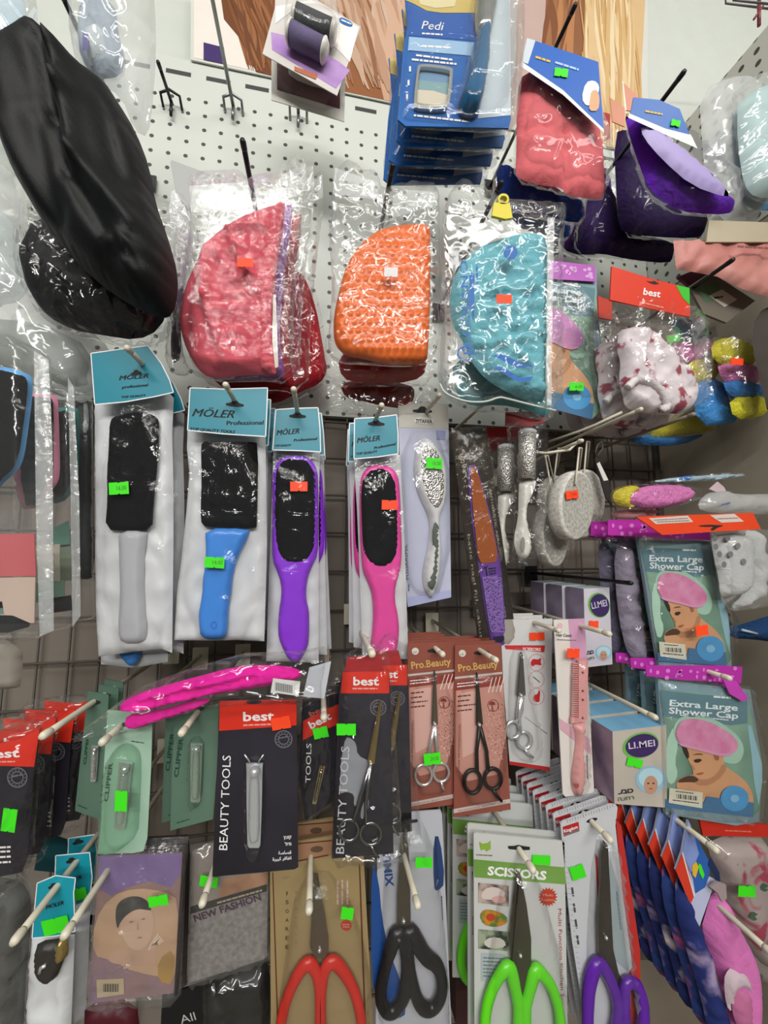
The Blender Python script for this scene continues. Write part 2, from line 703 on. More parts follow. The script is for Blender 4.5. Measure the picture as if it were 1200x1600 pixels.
def slab(name, x0, x1, y0, y1, z0, z1, mat):
    vs = [(x, y, z) for z in (z0, z1) for y in (y0, y1) for x in (x0, x1)]
    fs = [(0, 2, 3, 1), (4, 5, 7, 6), (0, 1, 5, 4), (2, 6, 7, 3), (0, 4, 6, 2), (1, 3, 7, 5)]
    return struct_mesh(name, vs, fs, mat)


def peg_mat(axis, base='#c9cdc6', pitch=0.0275, r=0.13, slot_z=None):
    m, nt, out = _new('pegboard')
    b = N(nt, 'ShaderNodeBsdfPrincipled', Roughness=0.45)
    g = N(nt, 'ShaderNodeNewGeometry')
    sp = N(nt, 'ShaderNodeSeparateXYZ')
    nt.links.new(g.outputs['Position'], sp.inputs[0])

    def mth(op, a, v=None):
        n = N(nt, 'ShaderNodeMath', operation=op)
        if hasattr(a, 'links'):
            nt.links.new(a, n.inputs[0])
        else:
            n.inputs[0].default_value = a
        if v is not None:
            if hasattr(v, 'links'):
                nt.links.new(v, n.inputs[1])
            else:
                n.inputs[1].default_value = v
        return n.outputs[0]
    u0 = sp.outputs[axis]
    v0 = sp.outputs['Z']
    u = mth('SUBTRACT', mth('FRACT', mth('ADD', mth('DIVIDE', u0, pitch), 100.2)), 0.5)
    v = mth('SUBTRACT', mth('FRACT', mth('ADD', mth('DIVIDE', v0, pitch), 0.1)), 0.5)
    d = mth('SQRT', mth('ADD', mth('MULTIPLY', u, u), mth('MULTIPLY', v, v)))
    hole = mth('LESS_THAN', d, r)
    if slot_z:
        below = mth('LESS_THAN', v0, slot_z - 0.03)
        hole = mth('MULTIPLY', hole, below)
        us = mth('ABSOLUTE', mth('SUBTRACT', mth('FRACT', mth('ADD', mth('DIVIDE', u0, 0.066), 100.42)), 0.5))
        s1 = mth('LESS_THAN', us, 0.31)
        s2 = mth('LESS_THAN', mth('ABSOLUTE', mth('SUBTRACT', v0, slot_z)), 0.0045)
        hole = mth('MAXIMUM', hole, mth('MULTIPLY', s1, s2))
    mx = N(nt, 'ShaderNodeMix', data_type='RGBA')
    nt.links.new(hole, mx.inputs[0])
    mx.inputs[6].default_value = hexc(base)
    mx.inputs[7].default_value = hexc('#3a3d3c')
    nt.links.new(mx.outputs[2], b.inputs['Base Color'])
    nt.links.new(b.outputs[0], out.inputs[0])
    return m


ZB = at(300, 95, WALL).z              # top edge of the pegboard
ZM = at(600, 655, WALL).z             # where it gives way to the wire grid
XR = 0.668                            # side panel of the next fixture
slab('floor', -3, 3, -4, 1.2, -0.05, 0, M('#8d8577', 0.6))
slab('ceiling', -3, 3, -4, 1.2, 2.9, 2.95, M('#d8d8d4', 0.8))
slab('wall_back', -3, 3, WALL + 0.03, WALL + 0.1, 0, 2.9, M('#c6cbc4', 0.7, bump=0.1, bs=120))
slab('wall_right', 2.9, 3, -4, WALL + .03, 0, 2.9, M('#a9aba8', 0.8))
slab('wall_left', -3, -2.9, -4, WALL + .03, 0, 2.9, M('#8f918e', 0.8))


def fixture(name, label, cat, x0, x1, y0, y1, z0, z1, mat):
    o = slab(name, x0, x1, y0, y1, z0, z1, mat)
    del o['kind']
    o['label'] = label
    o['category'] = cat
    return o


fixture('pegboard', 'white perforated metal panel with round holes across the upper wall', 'pegboard', -1.4, XR - .002, WALL, WALL + 0.025, ZM, ZB,
        peg_mat('X', slot_z=ZB - 0.029))
fixture('backing_panel', 'plain grey-brown backing panel behind the wire grid', 'panel', -1.4, XR - .002, WALL + 0.012, WALL + 0.028, 0.05, ZM - 0.002,
        M('#7d746b', 0.75, vary=0.12, vs=12))
fixture('perforated_divider', 'white perforated side panel at the upper right, edge rising toward the viewer', 'pegboard', XR, XR + 0.02, 0.05, WALL + 0.028, at(1085, 400, .5).z, EYE.z + 0.807,
        peg_mat('Y', pitch=0.022, r=0.2))
fixture('fixture_divider', 'plain beige side panel at the right beneath the perforated one', 'panel', XR, XR + 0.02, 0.05, WALL + 0.028, 0.05, at(1085, 400, .5).z - .003, M('#a49b8c', 0.6, vary=0.08, vs=8))
# wire grid: one welded piece
it = Item('wire_grid', 'dark welded wire grid standing in front of the grey backing panel', 'grid', WALL, (500, 860))
b = it.mb()
gm = M('#544d47', 0.55)
p = 0.0395
x = -1.38
while x < XR - .01:
    b.tube(gm, [(x, ZM - EYE.z - .004, 0), (x, -1.3, 0)], 0.0016, n=5, raw=True)
    x += p
z = ZM - EYE.z - .012
while z > -1.3:
    b.tube(gm, [(-1.39, z, .003), (XR - .006, z, .003)], 0.0019, n=5, raw=True)
    z -= 0.0625
b.done('wire_mesh')
it = Item('upright_post', 'thin dark upright post in the corner by the beige side panel', 'post', WALL - 0.03, (1036, 860))
b = it.mb()
q = it.loc(1036, 860)
b.tube(M('#3b3631', 0.5), [(q.x, .20, 0), (q.x, -1.2, 0)], .006, raw=True)
b.done('post')
# ------------------------------------------------------------------ poster on the wall above the pegboard
it = Item('hair_poster', 'large hair advert poster of brown and blonde hair pinned above pegboard', 'poster', WALL - 0.004, (600, 60))
b = it.mb()
b.prism(M('#cfd0c8', 0.35), P('298,-40 298,93 600,158 760,194 1012,242 1012,-40'), -0.002, 0)
b.flat(M('#e4dcd4', .4), P('303,-40 303,90 600,154 600,-40'), .0003)
b.flat(M('#8d5835', .4), P('345,-40 350,20 370,50 385,100 440,122 600,156 640,165 640,-40'), .0004)
b.flat(M('#c09a80', .4), P('470,-40 560,40 585,90 600,156 640,165 700,180 700,-40'), .0006)
b.flat(M('#6d3f22', .4), P('380,-40 420,20 440,122 400,112 375,60 350,30 340,-40'), .0007)
b.flat(M('#bda39b', .4), P('690,-40 690,180 800,200 860,120 930,0 930,-40'), .0006)
b.flat(M('#8a5a3c', .4), P('855,-40 850,60 870,110 905,150 935,60 940,-20 935,-40'), .0008)
b.flat(M('#d2b184', .4), P('930,-40 925,40 912,100 905,160 945,228 990,237 1010,238 1000,150 1005,60 1010,-40'), .0009)
b.flat(M('#3d2a66', .4), P('318,66 350,74 352,100 318,93'), .001)


def strands(n, seed, x0, x1, y0, y1, lean, cols, w, zz):
    r = random.Random(seed)
    for i in range(n):
        x = r.uniform(x0, x1)
        L = r.uniform(.45, 1) * (y1 - y0)
        ya = r.uniform(y0, y1 - L)
        c = r.choice(cols)
        pts = []
        ph = r.uniform(0, 6)
        ww = w * r.uniform(.4, 1.2)
        for k in range(7):
            t = k / 6
            yy = ya + t * L
            xx = x + lean * (yy - y0) + 7 * math.sin(ph + t * 3)
            pts.append((xx, yy, ww * math.sin(math.pi * (t * .8 + .1))))
        lim = lambda xx: 88 + (xx - 300) * .2167
        L_ = [(a - c_, min(b_, lim(a - c_))) for a, b_, c_ in pts] + [(a + c_, min(b_, lim(a + c_))) for a, b_, c_ in reversed(pts)]
        b.flat(M(c, .4), L_, zz + i * .000004)


strands(50, 1, 352, 425, -30, 118, .3, ['#6a3e24', '#84522f', '#94603c', '#754628', '#7d4a28'], 3, .0012)
strands(60, 2, 440, 560, -40, 140, .35, ['#b08a70', '#a57a5a', '#98694a', '#bf9f88', '#8d5f42'], 3.5, .0014)
strands(14, 3, 560, 640, -20, 150, .2, ['#c9a48c', '#b48d74', '#c7ab98'], 8, .0016)
strands(16, 4, 850, 915, -40, 130, -.1, ['#7d4b2f', '#9a6844', '#b27a4e', '#8a5433'], 5, .0014)
strands(80, 5, 905, 985, -40, 232, .06, ['#dfc59c', '#d6b78a', '#c79f68', '#cdab78', '#e2cda8', '#bd935c'], 3, .0017)
b.done('printed_sheet')
# ================================================================== TOP ROW
def fold(*segs):
    """cloth relief: each seg = (x0,y0,x1,y1,width px,height m): a crease or ridge along a line"""
    def f(x, y):
        h = 0
        for x0, y0, x1, y1, w, a in segs:
            dx, dy = x1 - x0, y1 - y0
            l2 = dx * dx + dy * dy
            t = max(0, min(1, ((x - x0) * dx + (y - y0) * dy) / l2))
            d = math.hypot(x - x0 - t * dx, y - y0 - t * dy)
            h += a * math.exp(-(d / w) ** 2)
        return h
    return f


def addf(*fs):
    return lambda x, y: sum(f(x, y) for f in fs)


# --- hooks on the pegboard (bare ones first)
hook('black display hook beside the black velvet bonnet, empty, high on the pegboard', (248, 100), .56, HOOKB, .0028, group='pegboard hooks', name='pegboard_hook', double=True)
hook('long grey display hook to the left of the roller pack, empty, reaching the top', (321, -56), .45, HOOKG, .003, group='pegboard hooks', name='pegboard_hook', double=True)
hook('grey display hook carrying the blister pack of rollers', (455, -49), .44, HOOKG, .003, group='pegboard hooks', name='pegboard_hook', double=True)
hook('black hook from which the salmon swim cap hangs', (380, 224), .375, HOOKB, .003, group='pegboard hooks', name='pegboard_hook')
hook('black hook from which the orange bubble cap hangs', (613, 262), .385, HOOKB, .003, group='pegboard hooks', name='pegboard_hook')
hook('black hook with tip above the pink towelling cap with blue header', (897, 12), .37, HOOKB, .003, group='pegboard hooks', name='pegboard_hook')
hook('black hook with tip above the front purple cap', (1066, 116), .345, HOOKB, .003, group='pegboard hooks', name='pegboard_hook')
hook('black hook at the yellow clip of the aqua cap bag', (782, 288), .375, HOOKB, .003, group='pegboard hooks', name='pegboard_hook')
hook('black hook in the top left between two clear bags', (94, -14), .40, HOOKB, .003, group='pegboard hooks', name='pegboard_hook')

# --- clear bags, top left
it = Item('hairnet_bag', 'clear bag with something blue inside, cut by the top left corner', 'bag', .42, (20, 20))
b = it.mb()
b.pillow(cloth('#3f7fc0'), P('-60,60 -10,50 10,70 12,86 -20,100 -60,100'), 0, .012, 20, 9)
b.pillow(cloth('#b9cdd8'), P('-60,-30 30,-30 44,40 40,90 10,110 -60,90'), -.004, .008, 25, 12, wr=wrink(.003, .05, 2))
b.done('hair_net')
b = it.mb()
b.pillow(film(milk=.10, bump=1.0, bs=40), P('-70,-60 40,-60 58,0 60,60 46,100 20,116 -70,110'), .0, .024, 30, 10, wr=wrink(.005, .035, 1))
b.done('clear_bag')
it = Item('hairnet_bag', 'clear crinkled bag with pale blue-grey contents hanging above the black bonnet', 'bag', .43, (180, 60))
b = it.mb()
b.pillow(cloth('#97a6b5'), P('128,0 180,0 185,60 196,90 190,120 150,125 125,90 122,50'), 0, .012, 25, 9, wr=wrink(.004, .05, 3))
b.pillow(cloth('#b9c3ca'), P('132,50 165,45 178,80 160,110 135,100'), .006, .010, 20, 9, wr=wrink(.004, .05, 8))
b.flat(M('#4d4590', .6), P('129,52 137,51 138,78 129,79'), .02)
b.done('hair_net')
b = it.mb()
b.pillow(film(milk=.16, bump=1.0, bs=35, stretch=(1.6, .5, 1)), P('118,-60 235,-60 243,20 244,80 240,150 232,215 210,205 190,150 150,130 120,110 114,50'), .004, .024, 30, 9, wr=wrink(.006, .03, 5))
b.done('clear_bag')
# --- big black bonnet
vel = M('#040508', .55, bump=.2, bs=700, spec=.24)
vel.node_tree.nodes['Principled BSDF'].inputs['Sheen Weight'].default_value = .04
vel.node_tree.nodes['Principled BSDF'].inputs['Sheen Tint'].default_value = (.7, .85, 1, 1)
vel.node_tree.nodes['Principled BSDF'].inputs['Sheen Roughness'].default_value = .4
it = Item('satin_bonnet', 'large black satin bonnet hanging at the upper left', 'bonnet', .36, (150, 300))
b = it.mb()
b.pillow(vel, P('6,150 16,118 45,98 78,88 108,102 148,140 186,162 212,205 234,262 243,318 262,370 279,430 276,478 262,500 225,488 180,462 140,430 105,392 72,355 46,312 26,262 14,205'),
         .0, .045, 60, 8, .3, wr=fold((92, 105, 140, 180, 13, .011), (140, 180, 152, 240, 13, .012), (152, 240, 168, 330, 13, .011), (168, 330, 240, 405, 12, .010), (112, 150, 128, 250, 14, -.009), (60, 150, 90, 220, 24, -.006), (128, 250, 150, 330, 12, -.007), (190, 230, 215, 330, 9, -.006), (215, 255, 240, 360, 8, .005), (205, 425, 240, 475, 5, .005), (222, 420, 262, 470, 4, .005), (190, 440, 222, 490, 5, -.004), (240, 415, 272, 450, 4, .004),
                                        (100, 260, 130, 380, 18, -.008), (45, 260, 90, 370, 14, .006), (200, 200, 240, 340, 14, -.007), (185, 170, 225, 300, 12, .006), (150, 330, 215, 440, 10, -.006),
                                        (240, 330, 262, 410, 10, .005), (200, 430, 270, 440, 5, .004), (210, 445, 268, 460, 4, -.003)))
b.done('bonnet')
it2 = Item('satin_bonnet', 'black rounded bonnet behind and below the large black one, in a clear bag', 'bonnet', .43, (150, 450))
b = it2.mb()
b.pillow(vel, P('70,350 50,390 43,430 52,468 75,495 115,516 160,524 215,532 250,515 268,470 270,400 200,340'), .0, .03, 50, 9, .3, wr=addf(fold((60, 420, 200, 500, 14, .005), (200, 420, 262, 440, 8, .004)), wrink(.003, .03, 4)))
b.done('bonnet')
b = it2.mb()
b.pillow(film(milk=.008, bump=1.0, bs=80), P('60,330 40,390 38,440 50,480 80,508 130,528 200,545 245,548 262,530 285,470 303,400 306,350 296,350 280,330 200,300'), .002, .036, 45, 9, .3, wr=wrink(.004, .045, 6))
b.done('clear_bag')
# --- milky bags at the left edge
it = Item('clear_bag_stack', 'crumpled milky plastic bag at the left edge under the black bonnet', 'bag', .475, (60, 420))
b = it.mb()
b.pillow(M('#6d776a', .6), P('-60,500 60,500 150,548 150,640 -60,560'), -.015, .01, 20, 14, wr=wrink(.006, .02, 9))
b.pillow(cloth('#b4c0bf'), P('-60,330 20,330 45,400 50,450 20,480 -60,470'), -.012, .012, 30, 14, wr=wrink(.01, .03, 11))
b.done('folded_contents')
b = it.mb()
b.pillow(film(milk=.28, bump=1.0, bs=30), P('-70,230 10,250 40,330 60,420 90,480 160,530 175,555 150,640 60,600 -70,560'), .0, .03, 40, 11, wr=wrink(.008, .025, 7))
b.done('clear_bag')
it = Item('plastic_bag', 'pale translucent bag at the left edge beside the upper half of the black bonnet', 'bag', .53, (10, 280))
b = it.mb()
b.pillow(film(milk=.35, bump=1.0, bs=30), P('-70,180 15,190 30,260 45,330 40,380 -70,380'), 0, .02, 40, 12, wr=wrink(.008, .03, 17))
b.done('clear_film')
b = it.mb()
b.pillow(cloth('#c3cdbf'), P('-70,200 5,205 22,270 30,350 -70,360'), -.004, .008, 30, 14)
b.done('contents')


# --- roller refill pack
def roller_pack(label, Y, dx, dy, tint1, tint2, full=True):
    it = Item('roller_refill_pack', label, 'roller pack', Y, (490 + dx, 80 + dy), group='roller refill packs')
    o = (400 + dx, dy, T3)
    b = it.mb()
    b.prism(M('#cfcac6', .4), P('92,-40 270,-10 490,125 380,448 30,252 88,40', *o), 0, .001)
    if full:
        b.flat(two('#8d5fb0', '#c8a6d6', 20, .2, .8, .4), P('70,150 200,180 390,290 440,330 375,415 75,232', *o), .0013)
        b.flat(M('#eeeae6', .4), P('92,30 260,0 480,128 440,290 350,200 180,40 92,110', *o), .0014)
        b.prism(M('#2f6ba8', .4), smooth_poly(P('392,75 455,105 450,130 388,105', *o), 2), .0012, .0018)
        b.scrawl(WINK, P('398,98', *o)[0], P('444,118', *o)[0], 4, .0022)
        b.flat(M('#b56a4a', .5), P('180,310 290,350 280,372 180,330', *o), .0016)
    else:
        b.flat(M('#5b2a33', .4), P('105,150 400,260 395,420 100,260', *o), .0014)
    b.done('backing_card')
    for nm, a, e, c in (('top', (190, 75), (355, 150), tint1), ('low', (165, 155), (315, 235), tint2)):
        if not full:
            break
        b = it.mb()
        A = P('%d,%d' % a, *o)[0] + (.016,)
        E = P('%d,%d' % e, *o)[0] + (.016,)
        b.tube(M(c, .9, bump=.6, bs=900), [A, E], .0125, n=16)
        r = b.done('roller')
        for q, s_ in ((A, -1), (E, 1)):
            b = it.mb()
            ux, uy = E[0] - A[0], E[1] - A[1]
            L = math.hypot(ux, uy)
            p1 = (q[0] + s_ * ux / L * 2, q[1] + s_ * uy / L * 2, .016)
            p2 = (q[0] + s_ * ux / L * 7, q[1] + s_ * uy / L * 7, .016)
            b.tube(M('#dedcd2', .3), [q, p1, p2], [.0132, .0138, .009], n=16)
            b.done('roller_cap', parent=r)
    b = it.mb()
    b.pillow(film(bump=.25, bs=30, base=.03, milk=.03), P('135,10 330,20 400,110 385,220 345,310 180,260 130,180', *o), .001, .034, 14, 7, -1, wr=None)
    b.done('blister')
    return it


roller_pack('blister pack of two rollers, black above purple, at the top of the pegboard', .455, 0, 0, '#3c3f42', '#6a6184')
it = Item('roller_refill_pack', 'white framed maroon card showing below the roller blister pack', 'roller pack', .49, (480, 130), group='roller refill packs')
b = it.mb()
b.prism(M('#d8d6d0', .4), P('424,60 540,110 538,190 424,156'), 0, .001)
b.flat(M('#57222c', .4), P('433,70 532,112 531,170 433,140'), .0014)
b.pillow(M('#d3cfc8', .4), P('448,100 530,120 528,140 500,140 452,122'), .001, .012, 10, 7, -1)
b.done('backing_card')
b = it.mb()
b.pillow(HARD, P('430,70 536,112 534,182 430,150'), .001, .016, 10, 8, -1)
b.done('blister')


# --- foot care blister packs (big blue) top centre
BLUE = M('#1f62ad', .35)
it = Item('foot_file_pack', 'blue blister pack with a long blue-handled foot file, front of its stack', 'foot file', .38, (715, 100), group='blue foot file packs')
b = it.mb()
o = (400, 0, T3)
b.prism(BLUE, P('690,-80 1190,-80 1195,560 1185,600 700,590 665,560 690,240 710,120 700,0', *o), 0, .002)
b.flat(M('#c9b26a', .35), P('696,-80 1060,-80 1050,60 870,60 800,50 745,20 700,0', *o), .0023)
b.flat(M('#dcd0a4', .35), P('740,-80 960,-80 930,30 840,38 770,20', *o), .0025)
b.flat(M('#2559a8', .35), P('704,20 800,60 1040,70 1030,190 715,165', *o), .0023)
b.text(WINK, 'Pedi', P('775,135', *o)[0], P('880,142', *o)[0], 13, .0027, shear=.2)
b.lines(WINK, [P('778,156 875,162', *o)[0] + P('778,156 875,162', *o)[1]], .0027, 2.5, 3)
b.flat(M('#9bbede', .35), P('718,172 1025,200 1020,262 712,235', *o), .0025)
b.lines(WINK, [a + c for a, c in ((P('775,215 910,222', *o)), (P('750,258 920,280', *o)), (P('730,278 940,300', *o)))], .0027, 3, 5)
b.flat(M('#c5d2da', .4), P('1085,-80 1190,-80 1195,540 1040,555 1075,300', *o), .0024)
b.lines(WINK, [a + c for a, c in ((P('722,310 722,335', *o)), (P('715,375 715,400', *o)), (P('708,440 708,470', *o)), (P('740,540 1000,570', *o)))], .0027, 3, 6)
b.done('backing_card')
b = it.mb()
b.ring(M('#c8c8c2', .25, .8), smooth_poly(P('765,295 920,312 925,335 910,480 890,508 745,498 740,470 755,320', *o), 2), smooth_poly(P('775,308 905,325 910,340 896,470 880,492 757,485 753,465 766,325', *o), 2), .002, .008)
b.flat(M('#7396b5', .25), P('770,305 910,322 905,400 762,380', *o), .0035)
b.flat(M('#86a7ac', .25), P('762,375 905,390 900,450 830,430 757,425', *o), .0036)
b.flat(M('#d0c7b2', .5), P('757,420 830,425 898,445 890,490 755,488', *o), .0037)
b.done('file_window')
b = it.mb()
b.pillow(M('#1d5b86', .2, coat=.6), P('1030,170 1100,170 1085,240 1085,330 1070,420 1055,510 1030,550 985,552 950,530 945,480 975,420 1000,340 1010,250', *o), .006, .018, 10, 5, .5, sm=2)
h = b.done('handle')
b = it.mb()
b.pillow(M('#b8bcbc', .2, .9), P('1045,-60 1140,-60 1130,20 1110,120 1095,175 1035,175 1025,110 1030,20', *o), .006, .010, 10, 6, .5, sm=1)
b.done('file_head')
b = it.mb()
b.pillow(film(bump=.3, bs=18, rough=.05, base=.04, milk=.03), P('1010,-80 1185,-80 1190,300 1175,540 930,560 930,440 985,330', *o), .002, .034, 16, 7, -1, wr=wrink(.002, .02, 3))
b.done('blister')
b = it.mb()
b.pillow(film(bump=.5, bs=25, rough=.06, base=.05), P('690,-80 1255,-80 1262,200 1225,590 1180,630 700,605 655,560 690,240 700,0', *o), -.002, .012, 12, 12, .4)
b.done('clear_shell')
for i, (d, t, dx) in enumerate(((.022, 'second from the front', .003), (.046, 'third from the front', -.002), (.072, 'rearmost and lowest in view', -.005))):
    dup(it, d, 'blue foot file blister pack in the top stack, ' + t, dx, skip=('handle', 'file_head', 'blister'))


# --- towelling caps with blue headers
def header_face(b, o, z):
    b.flat(M('#e9e6e2', .5), smooth_poly(P('345,385 385,375 410,400 405,440 370,450 380,480 350,500 325,460', *o), 1), z)
    b.flat(M('#d5a57e', .6), smooth_poly(P('372,425 400,420 412,460 405,520 360,520 365,470', *o), 1), z + .0002)


it = Item('towelling_cap', 'pink towelling cap with a blue header card and green price tag', 'cap', .41, (870, 180), group='caps with blue headers')
o = (800, 0, T3)
b = it.mb()
b.prism(M('#2c62b8', .4), P('70,178 405,290 430,605 395,575 240,425 45,290', *o), .022, .023)
b.flat(M('#c8d2da', .4), P('70,178 110,190 75,300 45,290', *o), 0.0233)
b.flat(M('#e2e4e2', .4), P('45,288 240,423 430,605 432,622 240,445 40,310', *o), 0.0234)
b.scrawl(M('#d8b23c', .5), P('108,275', *o)[0], P('178,297', *o)[0], 6, 0.0236)
b.scrawl(M('#a8c0e4', .5), P('200,300', *o)[0], P('310,335', *o)[0], 6, 0.0236)
header_face(b, o, 0.0236)
b.done('header_card')
b = it.mb()
b.pillow(cloth('#d4696f', .5, 400, crease=.3, cs=40), P('35,365 90,340 160,365 230,410 300,470 360,540 410,620 425,700 430,800 432,930 380,935 250,915 235,880 140,870 40,845 15,810 20,720 22,500', *o), -.002, .012, 26, 6, .4,
         wr=addf(fold(*[(800 + 230 * T3, 640 * T3, 800 + x * T3, y * T3, 5, -.003) for x, y in ((200, 420), (290, 470), (350, 560), (410, 660), (425, 780))], *[(800 + a / 3, c / 3, 800 + d / 3, e / 3, 6, f) for a, c, d, e, f in ((40, 640, 150, 610, -.006), (150, 610, 235, 720, -.006), (235, 720, 240, 870, -.006), (60, 700, 180, 720, .005), (330, 900, 300, 700, .003))]), wrink(.002, .04, 2, False)))
b.done('cap')
b = it.mb()
b.pillow(film(bump=.9, bs=45, base=.02), P('40,300 240,440 420,610 440,720 440,935 380,942 245,920 140,880 10,850 5,700', *o), -.012, .028, 25, 9, .4, wr=wrink(.004, .05, 9))
b.done('clear_bag')
sticker(it, 877, 113, 21, 13, 8, .0245)


def plain_cap(label, Y, pts, col, wr, film_pts=None, T=.02, header=None, group='caps with blue headers', name='towelling_cap', tone=None):
    c = pts[0]
    it = Item(name, label, 'cap', Y, c, group=group)
    b = it.mb()
    b.pillow(cloth(col, .5, 400), pts, -.008, T * .6, 22, 6, .4, wr=wr, powr=.6)
    b.done('cap')
    if film_pts:
        b = it.mb()
        b.pillow(film(bump=.9, bs=45, base=.015), film_pts, -.012, T + .005, 22, 9, .4, wr=wrink(.004, .05, c[0]))
        b.done('clear_bag')
    if header:
        b = it.mb()
        for k, (cc, pp) in enumerate(header):
            if k == 0:
                b.prism(M(cc, .4), pp, .018, .019)
            else:
                b.flat(M(cc, .4), pp, .019 + .0002 * k)
        b.done('header_card')
    return it


plain_cap('dark blue towelling cap showing right below the pink one', .45, P('775,255 800,262 850,290 908,312 911,348 880,346 835,328 778,318'), '#123a94', wrink(.004, .03, 3), P('770,250 850,285 912,308 915,352 880,352 770,325'))
plain_cap('blue towelling cap lowest behind the pink one, beside the aqua cap bag', .482, P('790,300 840,325 888,345 891,372 860,372 800,352'), '#1b4f9c', wrink(.004, .03, 5), P('785,296 890,340 893,376 860,377 790,356'))

it = plain_cap('bright purple cap in a shiny bag under a blue header with green tag', .365,
               P('975,178 990,190 1040,228 1100,285 1140,318 1147,332 1118,336 1060,330 1015,298 1000,262 984,215'), '#5e22a8', addf(wrink(.005, .035, 4, False), fold((1000, 250, 1100, 300, 14, .006))),
               P('973,170 995,184 1060,222 1104,262 1140,296 1148,335 1112,340 1055,336 1008,300 990,240'), .022,
               [('#3567b4', P('990,152 1030,156 1062,170 1078,212 1040,202 985,178')), ('#dfe1e4', P('983,177 1040,201 1080,211 1090,232 1035,208 982,184'))])
b = it.mb()
b.pillow(M('#a99bd0', .45), P('1000,195 1040,212 1100,262 1138,298 1138,310 1080,290 1035,250 1005,215'), .014, .006, 14, 8, .2)
b.done('lining')
b = it.mb()
b.scrawl(M('#d8b23c', .5), (1008, 176), (1035, 181), 5, .0196)
b.done('printing')
sticker(it, 1056, 192, 14, 10, 12, .0206)
plain_cap('dark purple cap behind the bright purple one, large and square cornered', .445, P('958,205 985,210 1010,262 1050,310 1095,335 1103,345 1100,366 1085,373 1020,370 972,365 965,340'), '#23103f', wrink(.005, .03, 8, False),
          P('955,200 990,208 1015,262 1060,312 1106,338 1104,372 1020,376 968,370'), .024, [('#c98a72', P('973,128 998,152 998,176 978,172')), ('#e8dcd6', P('972,126 974,128 979,172 977,173'))])
plain_cap('dark purple cap hanging lowest of the purple stack, above the red header card', .49, P('925,280 960,300 975,365 1050,378 1052,402 1045,412 985,406 935,395 900,398 905,350'), '#2c1550', wrink(.006, .03, 12, False),
          P('920,270 965,296 1055,374 1056,412 985,412 895,404 900,340'), .022, [('#c98a72', P('953,152 976,168 976,198 957,190'))])
plain_cap('purple cap deepest in the purple stack, left edge showing', .535, P('945,250 958,300 960,380 940,398 890,398 870,375 895,330 915,300'), '#3b1d66', wrink(.006, .04, 14, False),
          P('948,245 965,300 965,385 940,404 885,404 866,380 910,290'), .02, [('#a01e1e', P('943,175 953,178 954,215 945,220'))])

# --- packs at the right edge under the perforated panel
it = Item('aqua_pouch', 'aqua item in a shiny clear pouch at the upper right edge', 'pouch', .37, (1170, 230))
b = it.mb()
b.pillow(M('#b6d3d3', .5), P('1152,150 1220,140 1220,308 1180,310 1162,290 1152,220'), 0, .016, 20, 9, .4, wr=wrink(.004, .04, 3))
b.done('contents')
b = it.mb()
b.pillow(film(milk=.12, bump=1.0, bs=50, rough=.08, base=.06), P('1144,132 1222,126 1222,318 1170,314 1160,280 1146,190'), 0, .022, 16, 9, .4, wr=wrink(.005, .045, 4))
b.done('clear_bag')
it = Item('aqua_pouch', 'blue edged milky pouch behind the shiny aqua one at the right edge', 'pouch', .392, (1130, 250))
b = it.mb()
b.pillow(M('#5d8fb8', .5), P('1140,178 1160,180 1180,310 1206,316 1206,330 1170,328 1150,300'), 0, .01, 12, 9, .4)
b.done('contents')
b = it.mb()
b.pillow(film(milk=.35, bump=.8, bs=30), P('1092,140 1145,126 1206,140 1206,345 1108,345 1098,240'), -.004, .016, 22, 11, .4, wr=wrink(.005, .03, 8))
b.done('clear_bag')
it = Item('printed_packet', 'pink printed packet under the white pouches at the right edge', 'packet', .385, (1120, 410))
b = it.mb()
b.pillow(two('#b9736c', '#c98e86', 12, .3, .7, .45), P('1052,376 1216,376 1218,470 1160,452 1120,432 1056,420'), 0, .006, 10, 7, .4, sm=0, wr=wrink(.003, .04, 8))
b.done('packet_body')
b = it.mb()
b.prism(M('#b3a890', .6), P('1108,344 1222,348 1222,378 1104,378'), .008, .010)
b.done('header_strip')
b = it.mb()
b.scrawl(M('#7d4c48', .6), (1152, 388), (1215, 392), 6, .0165)
b.done('printing')
it = Item('flat_card_pack', 'tilted flat packs with a green label lying under the pink packet at right', 'card pack', .415, (1120, 470))
b = it.mb()
b.prism(M('#6a6258', .6), P('1078,450 1118,430 1180,470 1135,504 1100,490'), .004, .007)
b.flat(M('#4d6b4c', .6), P('1085,450 1118,440 1140,458 1105,474'), .0072)
b.flat(M('#c9beb0', .6), P('1108,462 1128,452 1152,468 1132,480'), .0074)
b.scrawl(INK, (1116, 468), (1130, 466), 5, .0076)
b.prism(M('#5c2438', .6), P('1060,432 1090,420 1106,428 1078,446'), -.001, .003)
b.done('card')
hook('dark hook under the tilted flat packs at the right', (1142, 408), .36, HOOKB, .0028, group='pegboard hooks', name='pegboard_hook')
it = Item('dark_piece', 'dark brown pouch cut by the right edge above the yellow scarf packs', 'pouch', .40, (1190, 560))  # fills the dark gap; its shade is put into the brown colour
b = it.mb()
b.pillow(M('#3b322b', .7), P('1180,490 1220,470 1220,650 1200,650 1190,600 1174,540'), 0, .012, 20, 12, .4)
b.done('body')
